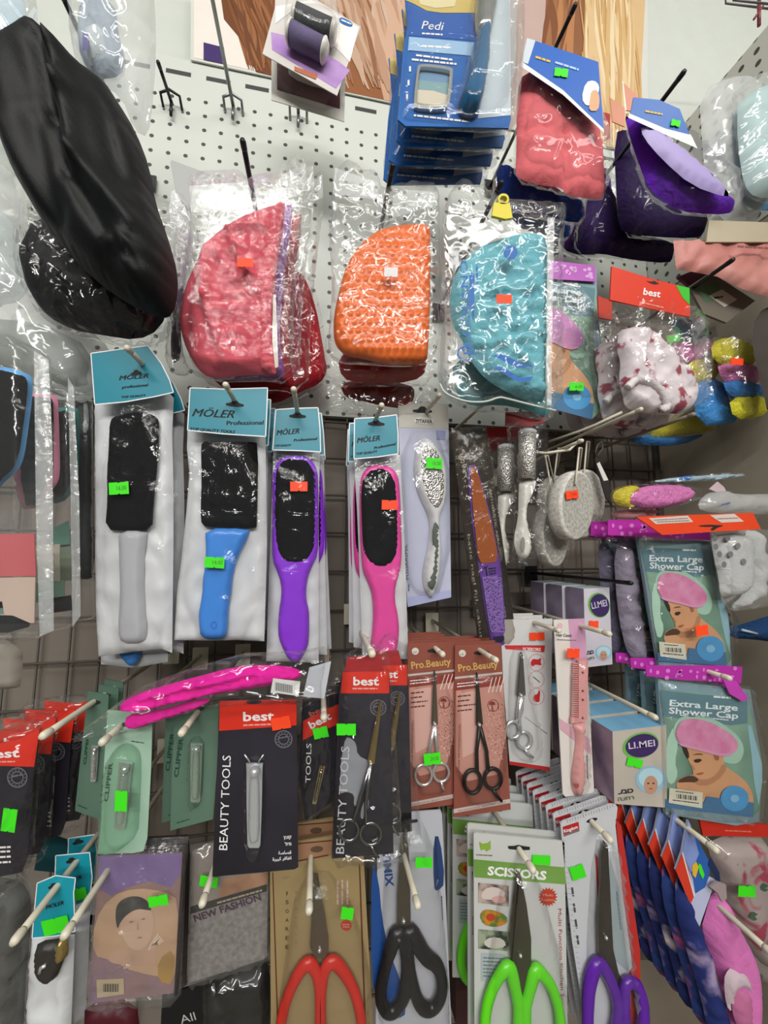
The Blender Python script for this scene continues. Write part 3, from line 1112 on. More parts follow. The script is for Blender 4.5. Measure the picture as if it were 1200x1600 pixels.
# wire basket end above the right side panel
it = Item('wire_rack', 'grey and maroon wire rack end in the top right corner', 'rack', .5, (1160, 8))
b = it.mb()
wm = M('#5e5a5c', .4, .6)
for a in (((1133, -20, 0), (1134, 5, 0), (1210, 15, 0)), ((1145, -20, .03), (1146, 0, .03), (1215, 8, .03))):
    b.tube(wm, a, .0018)
b.done('wire')
b = it.mb()
b.tube(M('#7a3038', .4), [(1186, -10, .01), (1186, 40, .01)], .003)
b.tube(M('#7a3038', .4), [(1178, 30, .01), (1192, 10, .01)], .002)
b.done('wire_clip')
# ================================================================== MIDDLE ROW OF CAPS
def strip_fold(pts_axis, n, amp, w, seed=1, span=40):
    """short gathers crossing an elastic hem: pts_axis = list of px along the hem"""
    segs = []
    r = random.Random(seed)
    L = len(pts_axis)
    for i in range(n):
        t = (i + .5) / n * (L - 1)
        k = min(int(t), L - 2)
        u = t - k
        x = pts_axis[k][0] * (1 - u) + pts_axis[k + 1][0] * u
        y = pts_axis[k][1] * (1 - u) + pts_axis[k + 1][1] * u
        s = span * r.uniform(.5, 1.2)
        segs.append((x, y, x - s, y + r.uniform(-.12, .2) * s, w, amp * r.uniform(.6, 1.2)))
    return fold(*segs)


# ---- salmon swim cap
o5 = (240, 240, T3)


def swim_cap(label, Y, col, band, dark, front=True, dx=0, dy=0, sticker_=True, k=1.0):
    it = Item('swim_cap', label, 'swim cap', Y, (390 + dx, 300 + dy), group='fabric swim caps in bags')
    sh = lambda pts: [((x - 390) * k + 390 + dx, (y - 450) * k + 450 + dy) for x, y in pts]
    cap = sh(P('610,228 560,248 480,270 390,310 300,370 240,430 190,530 150,620 128,720 120,790 140,880 175,960 215,1020 260,1050 340,1052 420,1040 500,1038 560,1042 580,1025 570,960 556,880 556,780 565,680 575,560 595,420 615,300', *o5))
    b = it.mb()
    hem = sh(P('520,330 515,430 505,520 498,620 495,720 495,820 500,920 510,1000', *o5))
    b.pillow(cloth(col, crease=.18, cs=45), cap, -.004, .013, 34, 4.5, .3, sm=1, powr=.7,
             wr=addf(strip_fold(hem, 18, .0042, 4.5, 3, 60), fold(*[(dx + (a - 390) * k + 390, dy + (c - 450) * k + 450, dx + (d - 390) * k + 390, dy + (e - 450) * k + 450, w, h * 1.7) for a, c, d, e, w, h in
                     ((322, 388, 325, 480, 7, .005), (325, 480, 352, 560, 7, .005), (300, 420, 292, 520, 12, -.004), (360, 375, 420, 372, 5, .004), (365, 385, 385, 430, 6, .004), (385, 430, 402, 470, 5, .004), (290, 560, 400, 585, 8, .003), (330, 400, 350, 420, 5, .003))])))
    b.done('cap')
    b = it.mb()
    bd = sh(P('555,255 612,228 618,240 600,330 590,420 572,540 560,640 553,740 553,860 562,950 580,1028 555,1036 520,1010 500,1000 498,900 498,780 500,660 505,520 530,400', *o5))
    gath = []
    for i in range(34):
        y = 250 + i * 10
        gath.append((dx + 380, dy + y + 4, dx + 470, dy + y - 4, 2.6, -.0034))
    b.pillow(cloth(band), bd, .006, .007, 7, 3.2, .3, wr=fold(*gath))
    b.done('elastic_hem')
    if front:
        b = it.mb()
        b.prism(M('#d8d2c8', .7), P('560,660 572,660 585,1000 570,1005 556,880', *o5), .006, .008)
        b.done('care_label')
    b = it.mb()
    bag = sh(P('165,150 440,130 470,180 700,60 715,40 720,200 690,420 660,700 650,1000 640,1020 570,1075 540,1060 300,1065 200,1050 140,980 112,830 118,700 175,440 180,300', *o5))
    b.pillow(film(bump=.7 if front else .85, bs=38), bag, -.006, .025, 22, 7, .3, wr=wrink(.0035, .045, 3 + dx))
    b.flat(film(milk=.30, bump=.1, base=.02), sh(P('168,152 438,132 462,178 440,262 175,272', *o5)), .013)
    b.flat(film(milk=.22, bump=.1, base=.02), sh(P('470,180 712,42 716,150 500,262 470,240', *o5)), .014)
    b.done('clear_bag')
    return it


it = swim_cap('salmon pink swim cap in a clear bag with a red price tag', .405, '#cc5564', '#d5616e', '#a84450')
sticker(it, 383, 410, 25, 14, 3, .026, False)
swim_cap('violet fabric swim cap showing as a strip right behind the salmon one', .452, '#a65bb4', '#a55db5', '#6d3a80', False, 12, 4)
swim_cap('red fabric swim cap behind the violet one, its edge out to the right', .50, '#c01d2c', '#c5202e', '#801320', False, 26, 18, k=1.0)
it = Item('swim_cap', 'red fabric swim cap drooping lowest behind the salmon swim cap', 'swim cap', .545, (450, 560), group='fabric swim caps in bags')
b = it.mb()
b.pillow(cloth('#b81a2a'), P('445,430 470,420 492,470 508,560 512,580 500,600 470,612 430,632 405,628 385,600 390,560'), -.004, .014, 20, 7, .3, wr=wrink(.003, .04, 3, False))
b.done('cap')
b = it.mb()
b.pillow(film(bump=.9, bs=60), P('440,420 475,410 500,470 516,580 505,606 430,640 396,634 380,600'), -.006, .02, 18, 9, .3, wr=wrink(.004, .045, 8))
b.done('clear_bag')
it = Item('clear_bag_crinkle', 'shiny crinkled clear bag between the black bonnet and the salmon swim cap', 'bag', .43, (285, 470))
it.o.name = 'plastic_bag'
b = it.mb()
b.pillow(film(bump=1.0, bs=90, rough=.06, base=.10, milk=.05), P('300,352 296,400 290,440 284,480 282,520 288,560 300,585 285,590 262,580 262,540 272,480 272,420 280,370'), 0, .016, 12, 5, .3, wr=wrink(.005, .09, 8), sm=1)
b.done('clear_film')
b = it.mb()
b.pillow(M('#2a2c2c', .5), P('290,440 282,500 284,560 268,570 266,520 274,460'), -.006, .004, 8, 6)
b.done('dark_backing')
# grey header stack, top left of the salmon cap
for i, t in enumerate(('front', 'second', 'third', 'fourth', 'rearmost')):
    it = Item('header_bag', 'grey bag header behind the salmon swim cap, %s of the layered sheaf' % t, 'bag', .445 + i * .018, (310, 285), group='grey bag headers')
    b = it.mb()
    d = i * 2.0
    b.prism(M('#87898a' if i % 2 else '#a2a4a3', .4), P('266,254 268,250 370,288 360,296 300,294 296,330 274,300'), 0, .0008)
    b.done('header_strip')
    b = it.mb()
    b.pillow(film(milk=.15, bump=.6, bs=50), P('268,290 296,310 300,350 296,400 280,395 262,340'), .0, .005, 8, 8, .3)
    b.done('clear_film')

# ---- orange bubble cap
o6 = (500, 240, T3)


def bubble_wr(sx, sy, h):
    def f(x, y):
        j = math.floor(y / sy)
        xx = (x + (sx / 2 if j % 2 else 0)) / sx
        u = xx - math.floor(xx) - .5
        v = y / sy - j - .5
        return h * max(0, 1 - (u * u * 6 + v * v * 7)) - .0004
    return f


it = Item('bubble_cap', 'orange bubble-textured rubber swim cap in a clear bag with white tag', 'swim cap', .405, (603, 305), group='bubble swim caps')
b = it.mb()
rub = M('#e2691f', .35, spec=.5, vary=.1, vs=14)
b.pillow(rub, P('515,345 518,420 517,600 515,760 508,900 500,985 420,988 330,990 270,982 200,962 140,955 90,925 66,880 62,800 72,720 100,600 125,520 180,440 240,390 300,360 400,345', *o6), -.004, .013, 20, 2.6, .3, wr=bubble_wr(11.5, 13, .0021))
b.done('cap')
b = it.mb()
b.pillow(film(bump=.8, bs=45), P('70,70 275,130 290,190 320,200 400,165 555,180 560,420 555,700 552,980 400,1005 200,990 120,990 40,965 38,850 60,600 40,400 45,250', *o6), -.004, .022, 20, 7, .3, wr=wrink(.004, .05, 9))
b.flat(film(milk=.35, bump=.1), P('70,66 275,135 270,215 60,190', *o6), .012)
b.flat(film(milk=.30, bump=.1, base=.02), P('395,168 555,182 545,240 350,300 340,200', *o6), .013)
b.done('clear_bag')
sticker(it, 611, 425, 21, 15, 2, .0215, mat=M('#d4d2d4', .6))


def bubble_back(label, Y, pts, fl, col):
    it = Item('bubble_cap', label, 'swim cap', Y, pts[0], group='bubble swim caps')
    b = it.mb()
    b.pillow(M(col, .4, vary=.1), pts, -.004, .01, 14, 7, .3, wr=wrink(.002, .06, 4, False))
    b.done('cap')
    b = it.mb()
    b.pillow(film(bump=.9, bs=60), fl, -.005, .016, 14, 8, .3, wr=wrink(.003, .06, 5))
    b.done('clear_bag')


bubble_back('dark red swim cap peeking out below the orange bubble cap', .44, P('526,560 560,540 600,550 668,560 662,590 620,600 560,598 535,592'), P('512,500 684,500 684,604 600,604 500,606'), '#9a1f1a')
bubble_back('brownish red cap lowest below the orange bubble cap, inside a dull bag', .475, P('530,600 570,590 640,600 650,612 640,640 600,635 560,625 540,622'), P('500,590 680,594 680,640 640,655 560,650 496,640'), '#7d231d')

# ---- aqua ruffled cap in zip bag
it = Item('shower_turban', 'aqua ruffled fabric cap in a clear zip bag under a yellow clip', 'cap', .385, (785, 330))
b = it.mb()
hem = P('1000,420 985,520 985,620 990,720 995,820 1000,920 995,1020 990,1120', *o6)
r_ = random.Random(5)
cr = []
for i in range(34):
    a, d = r_.uniform(725, 835), r_.uniform(385, 620)
    an = r_.uniform(-.5, 1.2)
    L = r_.uniform(12, 38)
    cr.append((a, d, a + L * math.cos(an), d + L * math.sin(an), r_.uniform(3, 6), r_.choice((-.0045, .0045, .005))))
b.pillow(cloth('#6fb2bf', crease=.35, cs=90), P('1062,395 1062,600 1065,800 1062,1000 1058,1165 1000,1165 930,1145 850,1105 780,1060 735,1010 700,960 670,880 640,840 615,780 605,700 620,600 660,520 740,440 800,420 900,385 980,375', *o6), -.004, .013, 26, 4.5, .3, sm=1, powr=.7,
         wr=addf(strip_fold(hem, 30, .0036, 3.4, 8, 36), fold(*cr), fold(*[(835, 385 + i * 8.2, 853, 384 + i * 8.2, 2.6, .0034) for i in range(30)])))
b.done('cap')
b = it.mb()
bag = P('600,190 630,172 700,190 770,225 830,265 900,275 1060,278 1130,282 1118,420 1110,700 1105,1000 1105,1205 1060,1200 1040,1190 880,1150 840,1140 780,1165 700,1165 640,1150 580,1120 562,1080 565,900 575,700 570,420 575,300', *o6)
b.pillow(film(bump=.85, bs=44), bag, -.005, .027, 22, 6, .3, wr=wrink(.004, .05, 2))
b.flat(film(milk=.4, bump=.1), P('1066,300 1100,300 1090,700 1085,1180 1064,1180', *o6), .016)
b.done('zip_bag')
b = it.mb()
b.tube(M('#c5cfc9', .3, spec=.6), [(x, y, .006) for x, y in smooth_poly(P('1105,1205 1040,1190 880,1150 840,1140 780,1165 700,1165 640,1150 580,1120 562,1080', *o6), 2, False)], .0013, n=6)
b.tube(M('#c5cfc9', .3, spec=.6), [(x, y, .012) for x, y in P('1072,400 1066,700 1062,1000 1060,1190', *o6)], .0014, n=6)
b.done('zip_seam')
b = it.mb()
bl = M('#1a63b0', .5)
z = .0235
b.text(bl, 'ELCOLANO', P('708,940', *o6)[0], P('690,500', *o6)[0], 12, z, bold=.01)
b.flat(bl, P('700,560 724,560 722,780 716,780 700,700', *o6), z + .0003)
b.lines(bl, [P('738,660', *o6)[0] + P('735,520', *o6)[0]], z + .0003, 3, 3)
for rr in (13, 11):
    pass
ringo, ringi = ell(728, 552, 14, 12, 20), ell(728, 552, 11.5, 9.5, 20)
b.ring(bl, ringo, ringi, z, z + .0003)
b.done('printing')
b = it.mb()
b.flat(bl, P('805,950 840,935 900,960 950,985 995,990 995,1000 930,1005 870,980 830,955', *o6), z)
b.done('wave_print')
b = it.mb()
b.flat(bl, P('805,1005 845,998 890,1020 930,1050 1000,1045 985,1065 930,1070 880,1045 845,1018', *o6), z)
b.done('wave_print')
b = it.mb()
b.ring(bl, ell(798, 394, 11, 11, 16), ell(798, 394, 7, 7, 16), z, z + .0003)
b.flat(bl, star(798, 396, 14, 6, 7), z + .0001)
b.done('round_emblem')
sticker(it, 788, 467, 24, 14, 2, .0245, False)
b = it.mb()
yl = M('#d4c52c', .4)
b.prism(yl, P('815,232 838,228 890,232 903,300 870,306 806,290', *o6), .026, .029)
b.ring(yl, smooth_poly(P('832,205 850,185 880,190 888,215 878,236 840,236', *o6), 1), smooth_poly(P('842,210 853,196 874,200 879,215 872,226 846,226', *o6), 1), .024, .029)
b.done('hanger_clip')
it = Item('shower_turban', 'second aqua cap in a zip bag, edge below and left of the front one', 'cap', .425, (760, 560))
b = it.mb()
b.pillow(cloth('#3f98a0'), P('705,560 760,570 800,590 850,600 862,640 850,652 820,640 780,632 740,636 712,620'), -.004, .01, 14, 7, .3, wr=wrink(.002, .05, 3))
b.done('cap')
b = it.mb()
b.pillow(film(bump=.7, bs=48, base=.04, milk=.04), P('684,560 690,420 700,420 860,560 868,650 850,660 780,642 745,646 702,630 684,600'), -.005, .018, 16, 9, .3, wr=wrink(.003, .05, 2))
b.done('zip_bag')

# ================================================================== SHOWER CAP PRINTED BAGS
o8 = (850, 900, .29167)
GRN = two('#44695a', '#8fb39e', 9, .3, .7, .35)
SKIN = M('#cb976f', .45, vary=.06)
SKIND = M('#b27f5a', .45)


def affine(src, dst):
    A = np.array([[x, y, 1] for x, y in src])
    B = np.array(dst)
    X = np.linalg.solve(A, B)
    return lambda pts: [tuple(np.array([x, y, 1]) @ X) for x, y in pts]


LSRC = [(1035, 1075), (1168, 1087), (1042, 1261)]


def lady(b, T, z, writing=True, cap='#c96f9a', hdr=True):
    """printed picture on the shower cap bag, in the frame of the lowest bag"""
    q = lambda s: T(P(s, *o8))
    dz = .00025
    b.flat(GRN, q('625,610 1090,650 1165,1000 1160,1250 1120,1290 650,1240 655,900'), z)
    b.flat(M('#8fb8c4', .4), q('1090,800 1110,800 1165,1000 1170,1100 1150,1230 1125,1100 1110,950'), z + dz)
    b.flat(M('#a9cdb9', .35), smooth_poly(q('650,900 700,790 720,900 700,1000 720,1060 690,1120 655,1100'), 1), z + dz)
    if writing:
        b.flat(M('#5b7f8a', .4), q('620,615 1090,655 1090,790 1000,800 640,750'), z + dz)
        w = M('#dfe8ea', .6)
        b.text(w, 'Extra Large', q('672,695')[0], q('1038,722')[0], 9.5, z + 2 * dz, bold=.02)
        b.text(w, 'Shower Cap', q('668,735')[0], q('1040,765')[0], 9.5, z + 2 * dz, bold=.02)
        b.scrawl(w, q('908,655')[0], q('1000,662')[0], 5, z + 2 * dz, shear=.3)
        b.lines(w, [q('730,745')[0] + q('990,772')[0]], z + 2 * dz, 1.6, 3)
    # halo, neck and shoulder, face, cap
    b.flat(M('#9fc4b0', .4), smooth_poly(q('690,800 740,745 880,750 990,810 1060,880 1075,950 1040,1010 960,1000 940,960 730,920 700,860'), 2), z + 2 * dz)
    b.flat(SKIN, smooth_poly(q('738,905 760,960 785,1010 800,1050 800,1065 770,1070 730,1080 708,1110 712,1140 760,1180 860,1215 960,1240 1060,1260 1118,1250 1125,1200 1110,1140 1060,1080 1000,1040 965,1010 960,970 965,955 850,925'), 2), z + 3 * dz)
    b.flat(SKIND, smooth_poly(q('800,1060 830,1090 880,1090 930,1060 960,1000 985,1030 930,1100 850,1130 770,1095'), 1), z + 4 * dz)
    b.flat(M('#2a1a14', .5), smooth_poly(q('738,905 760,905 780,960 772,985 752,950'), 1), z + 4 * dz)
    b.flat(M('#2a1a14', .5), smooth_poly(q('800,985 830,978 850,985 830,1000 808,1000'), 1), z + 4 * dz)
    b.flat(M('#6f452c', .5), smooth_poly(q('790,960 830,948 860,958 830,958'), 1), z + 4 * dz)
    b.flat(M('#a05a46', .5), smooth_poly(q('808,1062 840,1052 862,1052 840,1068'), 1), z + 5 * dz)
    b.flat(SKIND, smooth_poly(q('785,1005 800,1040 812,1040 800,1015'), 1), z + 4 * dz)
    b.flat(M('#9a6440', .5), smooth_poly(q('905,950 935,955 940,985 918,990'), 1), z + 4 * dz)
    b.flat(M('#4a3022', .5), smooth_poly(q('712,1108 735,1082 790,1066 832,1088 815,1106 770,1104'), 1), z + 5 * dz)
    c2 = two(cap, '#dc9cbc', 55, .3, .8, .45)
    b.flat(c2, smooth_poly(q('712,815 735,775 800,760 900,785 980,830 1035,880 1042,925 1015,950 950,962 850,930 770,912 725,897 705,850'), 2), z + 6 * dz)
    b.flat(M('#d493b6', .45), smooth_poly(q('722,893 770,905 850,925 950,955 1012,945 1015,955 955,970 850,940 765,920 724,905'), 1), z + 7 * dz)
    b.flat(M('#426f96', .4), q('650,1195 860,1215 870,1180 1125,1215 1120,1292 650,1240'), z + 8 * dz)
    b.flat(M('#4b93c6', .4), ell(*q('1022,1192')[0], 22, 20, 20, 10), z + 9 * dz)
    b.flat(M('#7fb4d6', .4), ell(*q('1022,1192')[0], 7, 6, 12), z + 10 * dz)


def price_label(b, T, z):
    q = lambda s: T(P(s, *o8))
    b.flat(M('#cfcdb8', .6), q('672,1135 850,1160 848,1245 668,1215'), z)
    b.scrawl(INK, q('705,1157')[0], q('800,1168')[0], 2.2, z + .0002)
    for i in range(13):
        x = 710 + i * 9
        w = (2, 4, 6)[i * 7 % 3]
        b.flat(INK, q('%d,%d %d,%d %d,%d %d,%d' % (x, 1168 + (x - 710) * .12, x + w, 1168 + (x - 710) * .12, x + w, 1192 + (x - 710) * .12, x, 1192 + (x - 710) * .12)), z + .0002)
    b.lines(INK, [q('690,1200')[0] + q('830,1218')[0]], z + .0002, 1.4, 2)


def dotted(b, mat, pts, z, cx0, cy0, cx1, cy1, n, seed):
    r = random.Random(seed)
    for i in range(n):
        t = r.random()
        x = cx0 + (cx1 - cx0) * t
        y = cy0 + (cy1 - cy0) * t + r.uniform(-8, 8)
        b.flat(mat, ell(x, y, r.uniform(2, 4), r.uniform(2, 4), 8), z)


PINKH = M('#b02ea0', .4)
PINKD = M('#cf78c8', .45)
# partial one behind aqua bag
it = Item('shower_cap_bag', 'printed shower cap bag half hidden by the aqua cap bag, green tag', 'shower cap', .44, (890, 430), group='printed shower cap bags')
b = it.mb()
T = affine(LSRC, [(812, 418), (930, 447), (806, 622)])
b.prism(M('#7f9dac', .4), P('800,405 932,417 935,600 930,622 800,618'), -.004, 0)
lady(b, T, .0003, cap='#b277b8')
b.prism(M('#b45fb8', .4), P('800,400 930,415 931,440 800,432'), .003, .004)
dotted(b, M('#d9a4dc', .4), 0, .0043, 868, 420, 928, 428, 16, 4)
b.text(M('#dfe8ea', .6), 'Extra Large', (822, 450), (908, 462), 9, .004, bold=.03)
b.text(M('#dfe8ea', .6), 'Shower Cap', (822, 464), (910, 474), 9, .004, bold=.03)
b.done('printed_bag')
b = it.mb()
b.pillow(film(bump=.5, bs=50, base=.02), P('800,432 932,440 938,600 930,626 800,622'), .002, .006, 12, 10, .2, wr=wrink(.001, .05))
b.done('clear_front')
sticker(it, 901, 604, 22, 13, 2, .0095, price='6.00')

# ================================================================== RUFFLED CAPS, red header
o9 = (800, 380, T3)
FLOR = two('#dcd2d6', '#9c4456', 42, .56, .62, .7, bump=.6)


def ruffle_cap(label, Y, dx, dy, header=True, seed=1, col=FLOR):
    it = Item('ruffled_shower_cap', label, 'shower cap', Y, (1017 + dx, 430 + dy), group='white ruffled shower caps')
    sh = lambda s: [(x + dx, y + dy) for x, y in P(s, *o9)]
    b = it.mb()
    rr = random.Random(seed)
    fl = [(965 + dx + rr.uniform(0, 110), 520 + dy + rr.uniform(0, 120)) for _ in range(26)]
    b.pillow(col, sh('500,410 560,395 620,405 690,450 745,500 760,545 800,570 840,620 855,700 850,760 800,800 700,800 600,795 530,770 515,700 500,640 510,560 490,500'), -.004, .013, 20, 4.5, .3,
             wr=addf(fold(*[(x, y, x + rr.uniform(-18, 18), y + rr.uniform(-18, 18), rr.uniform(3, 6), rr.choice((.0028, -.003, .0025))) for x, y in fl]), wrink(.003, .06, seed)))
    b.done('cap')
    b = it.mb()
    b.tube(M('#d8d0d2', .8, bump=1.0, bs=250), [(x + dx, y + dy, .012) for x, y in smooth_poly(P('540,680 575,640 620,635 680,670 720,720 730,770 700,780', *o9), 2, False)], [.0042 + .0012 * (i % 2) for i in range(30)][:len(smooth_poly(P('540,680 575,640 620,635 680,670 720,720 730,770 700,780', *o9), 2, False))], n=8)
    b.done('elastic_ruffle')
    b = it.mb()
    b.pillow(film(bump=.9, bs=55), sh('468,265 620,300 833,345 860,560 866,700 855,780 780,806 560,800 520,760 480,600 466,400'), -.006, .03, 18, 7, .3, wr=wrink(.004, .05, seed))
    b.done('clear_bag')
    if header:
        b = it.mb()
        b.prism(M('#d33418', .45), sh('468,108 665,170 832,210 835,345 620,300 460,265'), .022, .024)
        b.flat(M('#39b52a', .5), sh('768,195 832,210 834,290 800,255'), .0243)
        b.text(WINK, 'best', sh('614,240')[0], sh('694,254')[0], 10.5, .0245, bold=.02)
        b.lines(M('#e89a80', .5), [sh('600,276')[0] + sh('710,302')[0]], .0245, 2, 2)
        b.flat(INK, sh('628,176 650,180 668,176 690,190 668,192 650,186'), .0244)
        b.done('header_card')
    return it


it = ruffle_cap('white ruffled shower cap with pink blossoms, red header with a green corner', .39, 0, 0)
b = it.mb()
ruffle_cap('white ruffled cap half hidden left of the red header card', .43, -34, 22, False, 4)
ruffle_cap('white ruffled cap lowest in the row, mostly below the aqua bag edge', .475, -62, 36, False, 7)
ruffle_cap('white ruffled cap deep below the printed shower cap bag, in shade', .53, -88, 34, False, 9)
it = Item('red_header_bag', 'red header card peeking out left of the large red header', 'header card', .425, (945, 470))
b = it.mb()
b.prism(M('#b3321c', .45), P('934,462 956,470 957,500 936,496'), 0, .002)
b.done('header_card')


# ================================================================== COLOURED SHOWER PUFF PACKS (blue, pink, yellow)
def net_pack(label, Y, bands, bag, group='coloured net cap packs', tag=None, blue_top=None):
    it = Item('net_cap_pack', label, 'cap pack', Y, bag[0], group=group)
    for k, (c, pts) in enumerate(bands):
        b = it.mb()
        b.pillow(cloth(c, .9, 300, rough=.5, crease=.6, cs=120), pts, 0, .007, 6, 4.5, .3, sm=1, wr=wrink(.0016, .12, k, False))
        b.done('folded_cap')
    b = it.mb()
    b.pillow(film(bump=.9, bs=55), bag, 0, .02, 14, 8, .2, wr=wrink(.003, .06, 2))
    b.done('clear_bag')
    if tag:
        sticker(it, *tag)
    return it


net_pack('pack of pink, yellow and blue net caps beside the white ruffled cap', .46,
         [('#4f7fa8', P('1046,500 1078,496 1108,518 1112,534 1060,536')), ('#c774a8', P('1048,536 1080,530 1110,534 1116,556 1085,566 1056,566')), ('#d0c63a', P('1072,566 1116,556 1126,590 1084,600 1078,584')), ('#3d8fd6', P('1082,598 1126,590 1148,640 1150,664 1088,664'))],
         P('1040,470 1080,478 1108,520 1128,588 1150,664 1086,668 1078,560'), tag=(1052, 529, 20, 12, -10, .022))
net_pack('pack of yellow, pink and blue net caps further right with red tag', .435,
         [('#c4ba3c', P('1110,536 1134,526 1174,538 1184,570 1150,574 1114,566')), ('#c774a8', P('1120,566 1182,570 1192,598 1150,604 1126,592')), ('#3579c0', P('1128,592 1190,600 1197,618 1160,624 1136,616')), ('#cfc832', P('1138,620 1195,618 1200,640 1190,652 1146,656'))],
         P('1108,530 1134,522 1176,536 1190,630 1188,655 1150,656'), tag=(1152, 565, 19, 11, 3, .021, False))
net_pack('pack of yellow and blue net caps lying lowest below the blossom cap', .515,
         [('#b8ad34', P('1000,664 1030,642 1090,650 1125,658 1110,676 1050,682 1006,684')), ('#2f74b4', P('976,666 1000,658 1008,682 1060,684 1110,676 1060,698 986,694'))],
         P('975,655 1030,640 1125,655 1110,680 1060,698 985,694'))
# ================================================================== FOOT FILES
POLY = M('#c9cbcf', .35, bump=.0)
GRIT = M('#0b0c0e', .85, bump=.6, bs=1400, spec=.15, vary=.25, vs=600)


def bag_white(b, pts, z0=0, T=.006, wr=None, mat=None):
    z0 -= .0065
    b.pillow(mat or M('#cfd1d4', .38, spec=.45), pts, z0, T, 14, 8, .4, sm=0, wr=wr or wrink(.0018, .03, pts[0][0]))


def header_tool(it, pts, txt, z=.008, mat=None, hole=None, edge=None):
    b = it.mb()
    b.prism(mat or TEAL, pts, z - .0012, z)
    e = edge or [pts[-1], pts[-2]]
    for s_, p0, p1, h, sh in txt:
        for sx in (-.35, .35):
            b.text(INK, s_, (p0[0] + sx, p0[1]), (p1[0] + sx, p1[1]), h, z + .0003 + sx * .0001, shear=sh)
    if hole:
        b.flat(INK, hole, z + .0003)
    # white rim along the lower edge and sides
    for (x0, y0), (x1, y1) in zip(pts, pts[1:] + pts[:1]):
        L = math.hypot(x1 - x0, y1 - y0)
        nx, ny = -(y1 - y0) / L * .8, (x1 - x0) / L * .8
        b.flat(WHITE, [(x0 - nx, y0 - ny), (x1 - nx, y1 - ny), (x1 + nx, y1 + ny), (x0 + nx, y0 + ny)], z + .0002)
    return b.done('header_card')


def hang_hole(x, y, w=10, h=5, rot=0):
    c, s_ = math.cos(math.radians(rot)), math.sin(math.radians(rot))
    p = [(-w, -1), (-w * .5, -2.5), (-3, -h), (3, -h), (w * .5, -2.5), (w, -1), (w, 2), (w * .5, 3.2), (-w * .5, 3.2), (-w, 2)]
    return [(x + a * c - d * s_, y + a * s_ + d * c) for a, d in p]


# --- first: black pad, grey handle, leftmost teal header
it = Item('foot_file', 'foot file with grey handle in a white bag, leftmost teal header', 'foot file', .42, (213, 583), group='foot files with teal headers')
b = it.mb()
bag_white(b, P('148,630 190,626 240,618 272,613 269,680 271,760 271,850 270,930 269,1020 252,1014 210,1018 154,1026 150,960 149,880 149,800 148,700'), -.002, .006)
b.done('bag')
b = it.mb()
b.pillow(M('#adafb4', .5), P('185,826 232,826 228,850 225,880 226,940 230,985 226,1004 190,1006 184,985 188,930 186,870'), .0, .006, 12, 7, .2)
b.done('handle')
b = it.mb()
b.pillow(GRIT, P('171,664 175,652 190,648 205,644 228,644 246,652 249,662 248,700 245,740 240,790 238,829 200,830 164,828 168,780 167,740 170,700'), .004, .0045, 6, 6, .2)
b.done('abrasive_pad')
b = it.mb()
b.pillow(film(bump=.4, bs=22, base=.02), P('152,632 268,618 268,1015 156,1022'), .006, .008, 14, 12, .1, wr=wrink(.002, .03, 3))
b.done('clear_film')
header_tool(it, P('142,552 185,546 231,540 252,568 265,594 271,613 240,620 195,628 148,632'),
            [('MÖLER', (186, 594), (232, 590), 7, .3), ('professional', (190, 607), (232, 603), 4.2, .3), ('TOP QUALITY', (190, 622), (228, 619), 3.2, .2)], .016, hole=hang_hole(213, 583, 8, 5, -8))
sticker(it, 185.5, 763, 31, 19, -3, .0165, price='16.00')
it0 = it
c = dup(it, .028, 'foot file whose blue tip shows below the leftmost white bag', .002, -.0085, skip=('price_sticker',))
it2 = Item('foot_file', 'blue foot file tip and white bag edge hanging under the leftmost foot file', 'foot file', .455, (205, 1030), group='foot files with teal headers')
b = it2.mb()
bag_white(b, P('156,960 264,960 262,1034 230,1040 205,1043 158,1038'), -.002, .005)
b.done('bag')
b = it2.mb()
b.pillow(M('#3f7fc9', .35), P('180,1000 226,1000 224,1018 212,1038 204,1041 196,1036 184,1018'), .004, .005, 8, 5, .2)
b.done('handle')

# --- second: square pad, blue handle
it = Item('foot_file', 'foot file with wavy blue handle and square black pad, teal header', 'foot file', .427, (367, 632), group='foot files with teal headers')
b = it.mb()
bag_white(b, P('293,672 350,676 415,682 416,760 417,850 415,930 413,1002 370,1000 330,1001 272,1000 276,930 284,870 291,800 296,740 292,700'), -.002, .005)
b.done('bag')
b = it.mb()
HB = M('#3f86dc', .3, spec=.5)
b.pillow(HB, P('960,555 1170,555 1165,590 1130,660 1105,720 1090,790 1085,850 1075,910 1070,960 1068,1020 1060,1065 1030,1078 970,1076 940,1060 933,1010 930,960 940,910 948,860 950,800 960,740 965,650', 0, 640, T3), .002, .008, 8, 5, .3)
b.ring(M('#356fc4', .4), ell(334, 977, 5, 6, 12), ell(334, 977, 3.4, 4.2, 12), .008, .0105)
b.done('handle')
b = it.mb()
b.pillow(GRIT, P('945,150 1000,148 1180,152 1212,158 1205,540 1200,558 1110,556 1000,554 945,545 940,480 945,330 942,200', 0, 640, T3), .004, .005, 5, 6, .2)
b.done('abrasive_pad')
b = it.mb()
b.pillow(film(bump=.4, bs=22, base=.02), P('294,682 415,684 415,998 275,998 296,740'), .006, .009, 14, 10, .1, wr=wrink(.002, .04, 8))
b.done('clear_film')
header_tool(it, P('297,606 350,608 418,606 417,640 415,682 350,678 293,672'),
            [('MÖLER', (300, 650), (366, 653), 12, .35), ('Professional', (354, 664), (412, 663), 6.5, .1), ('TOP QUALITY TOOLS', (297, 672), (367, 677), 4.5, .2)], .0165, hole=hang_hole(367, 632, 14, 6, 4))
sticker(it, 335, 879, 31, 17, 3, .0165, price='14.00')
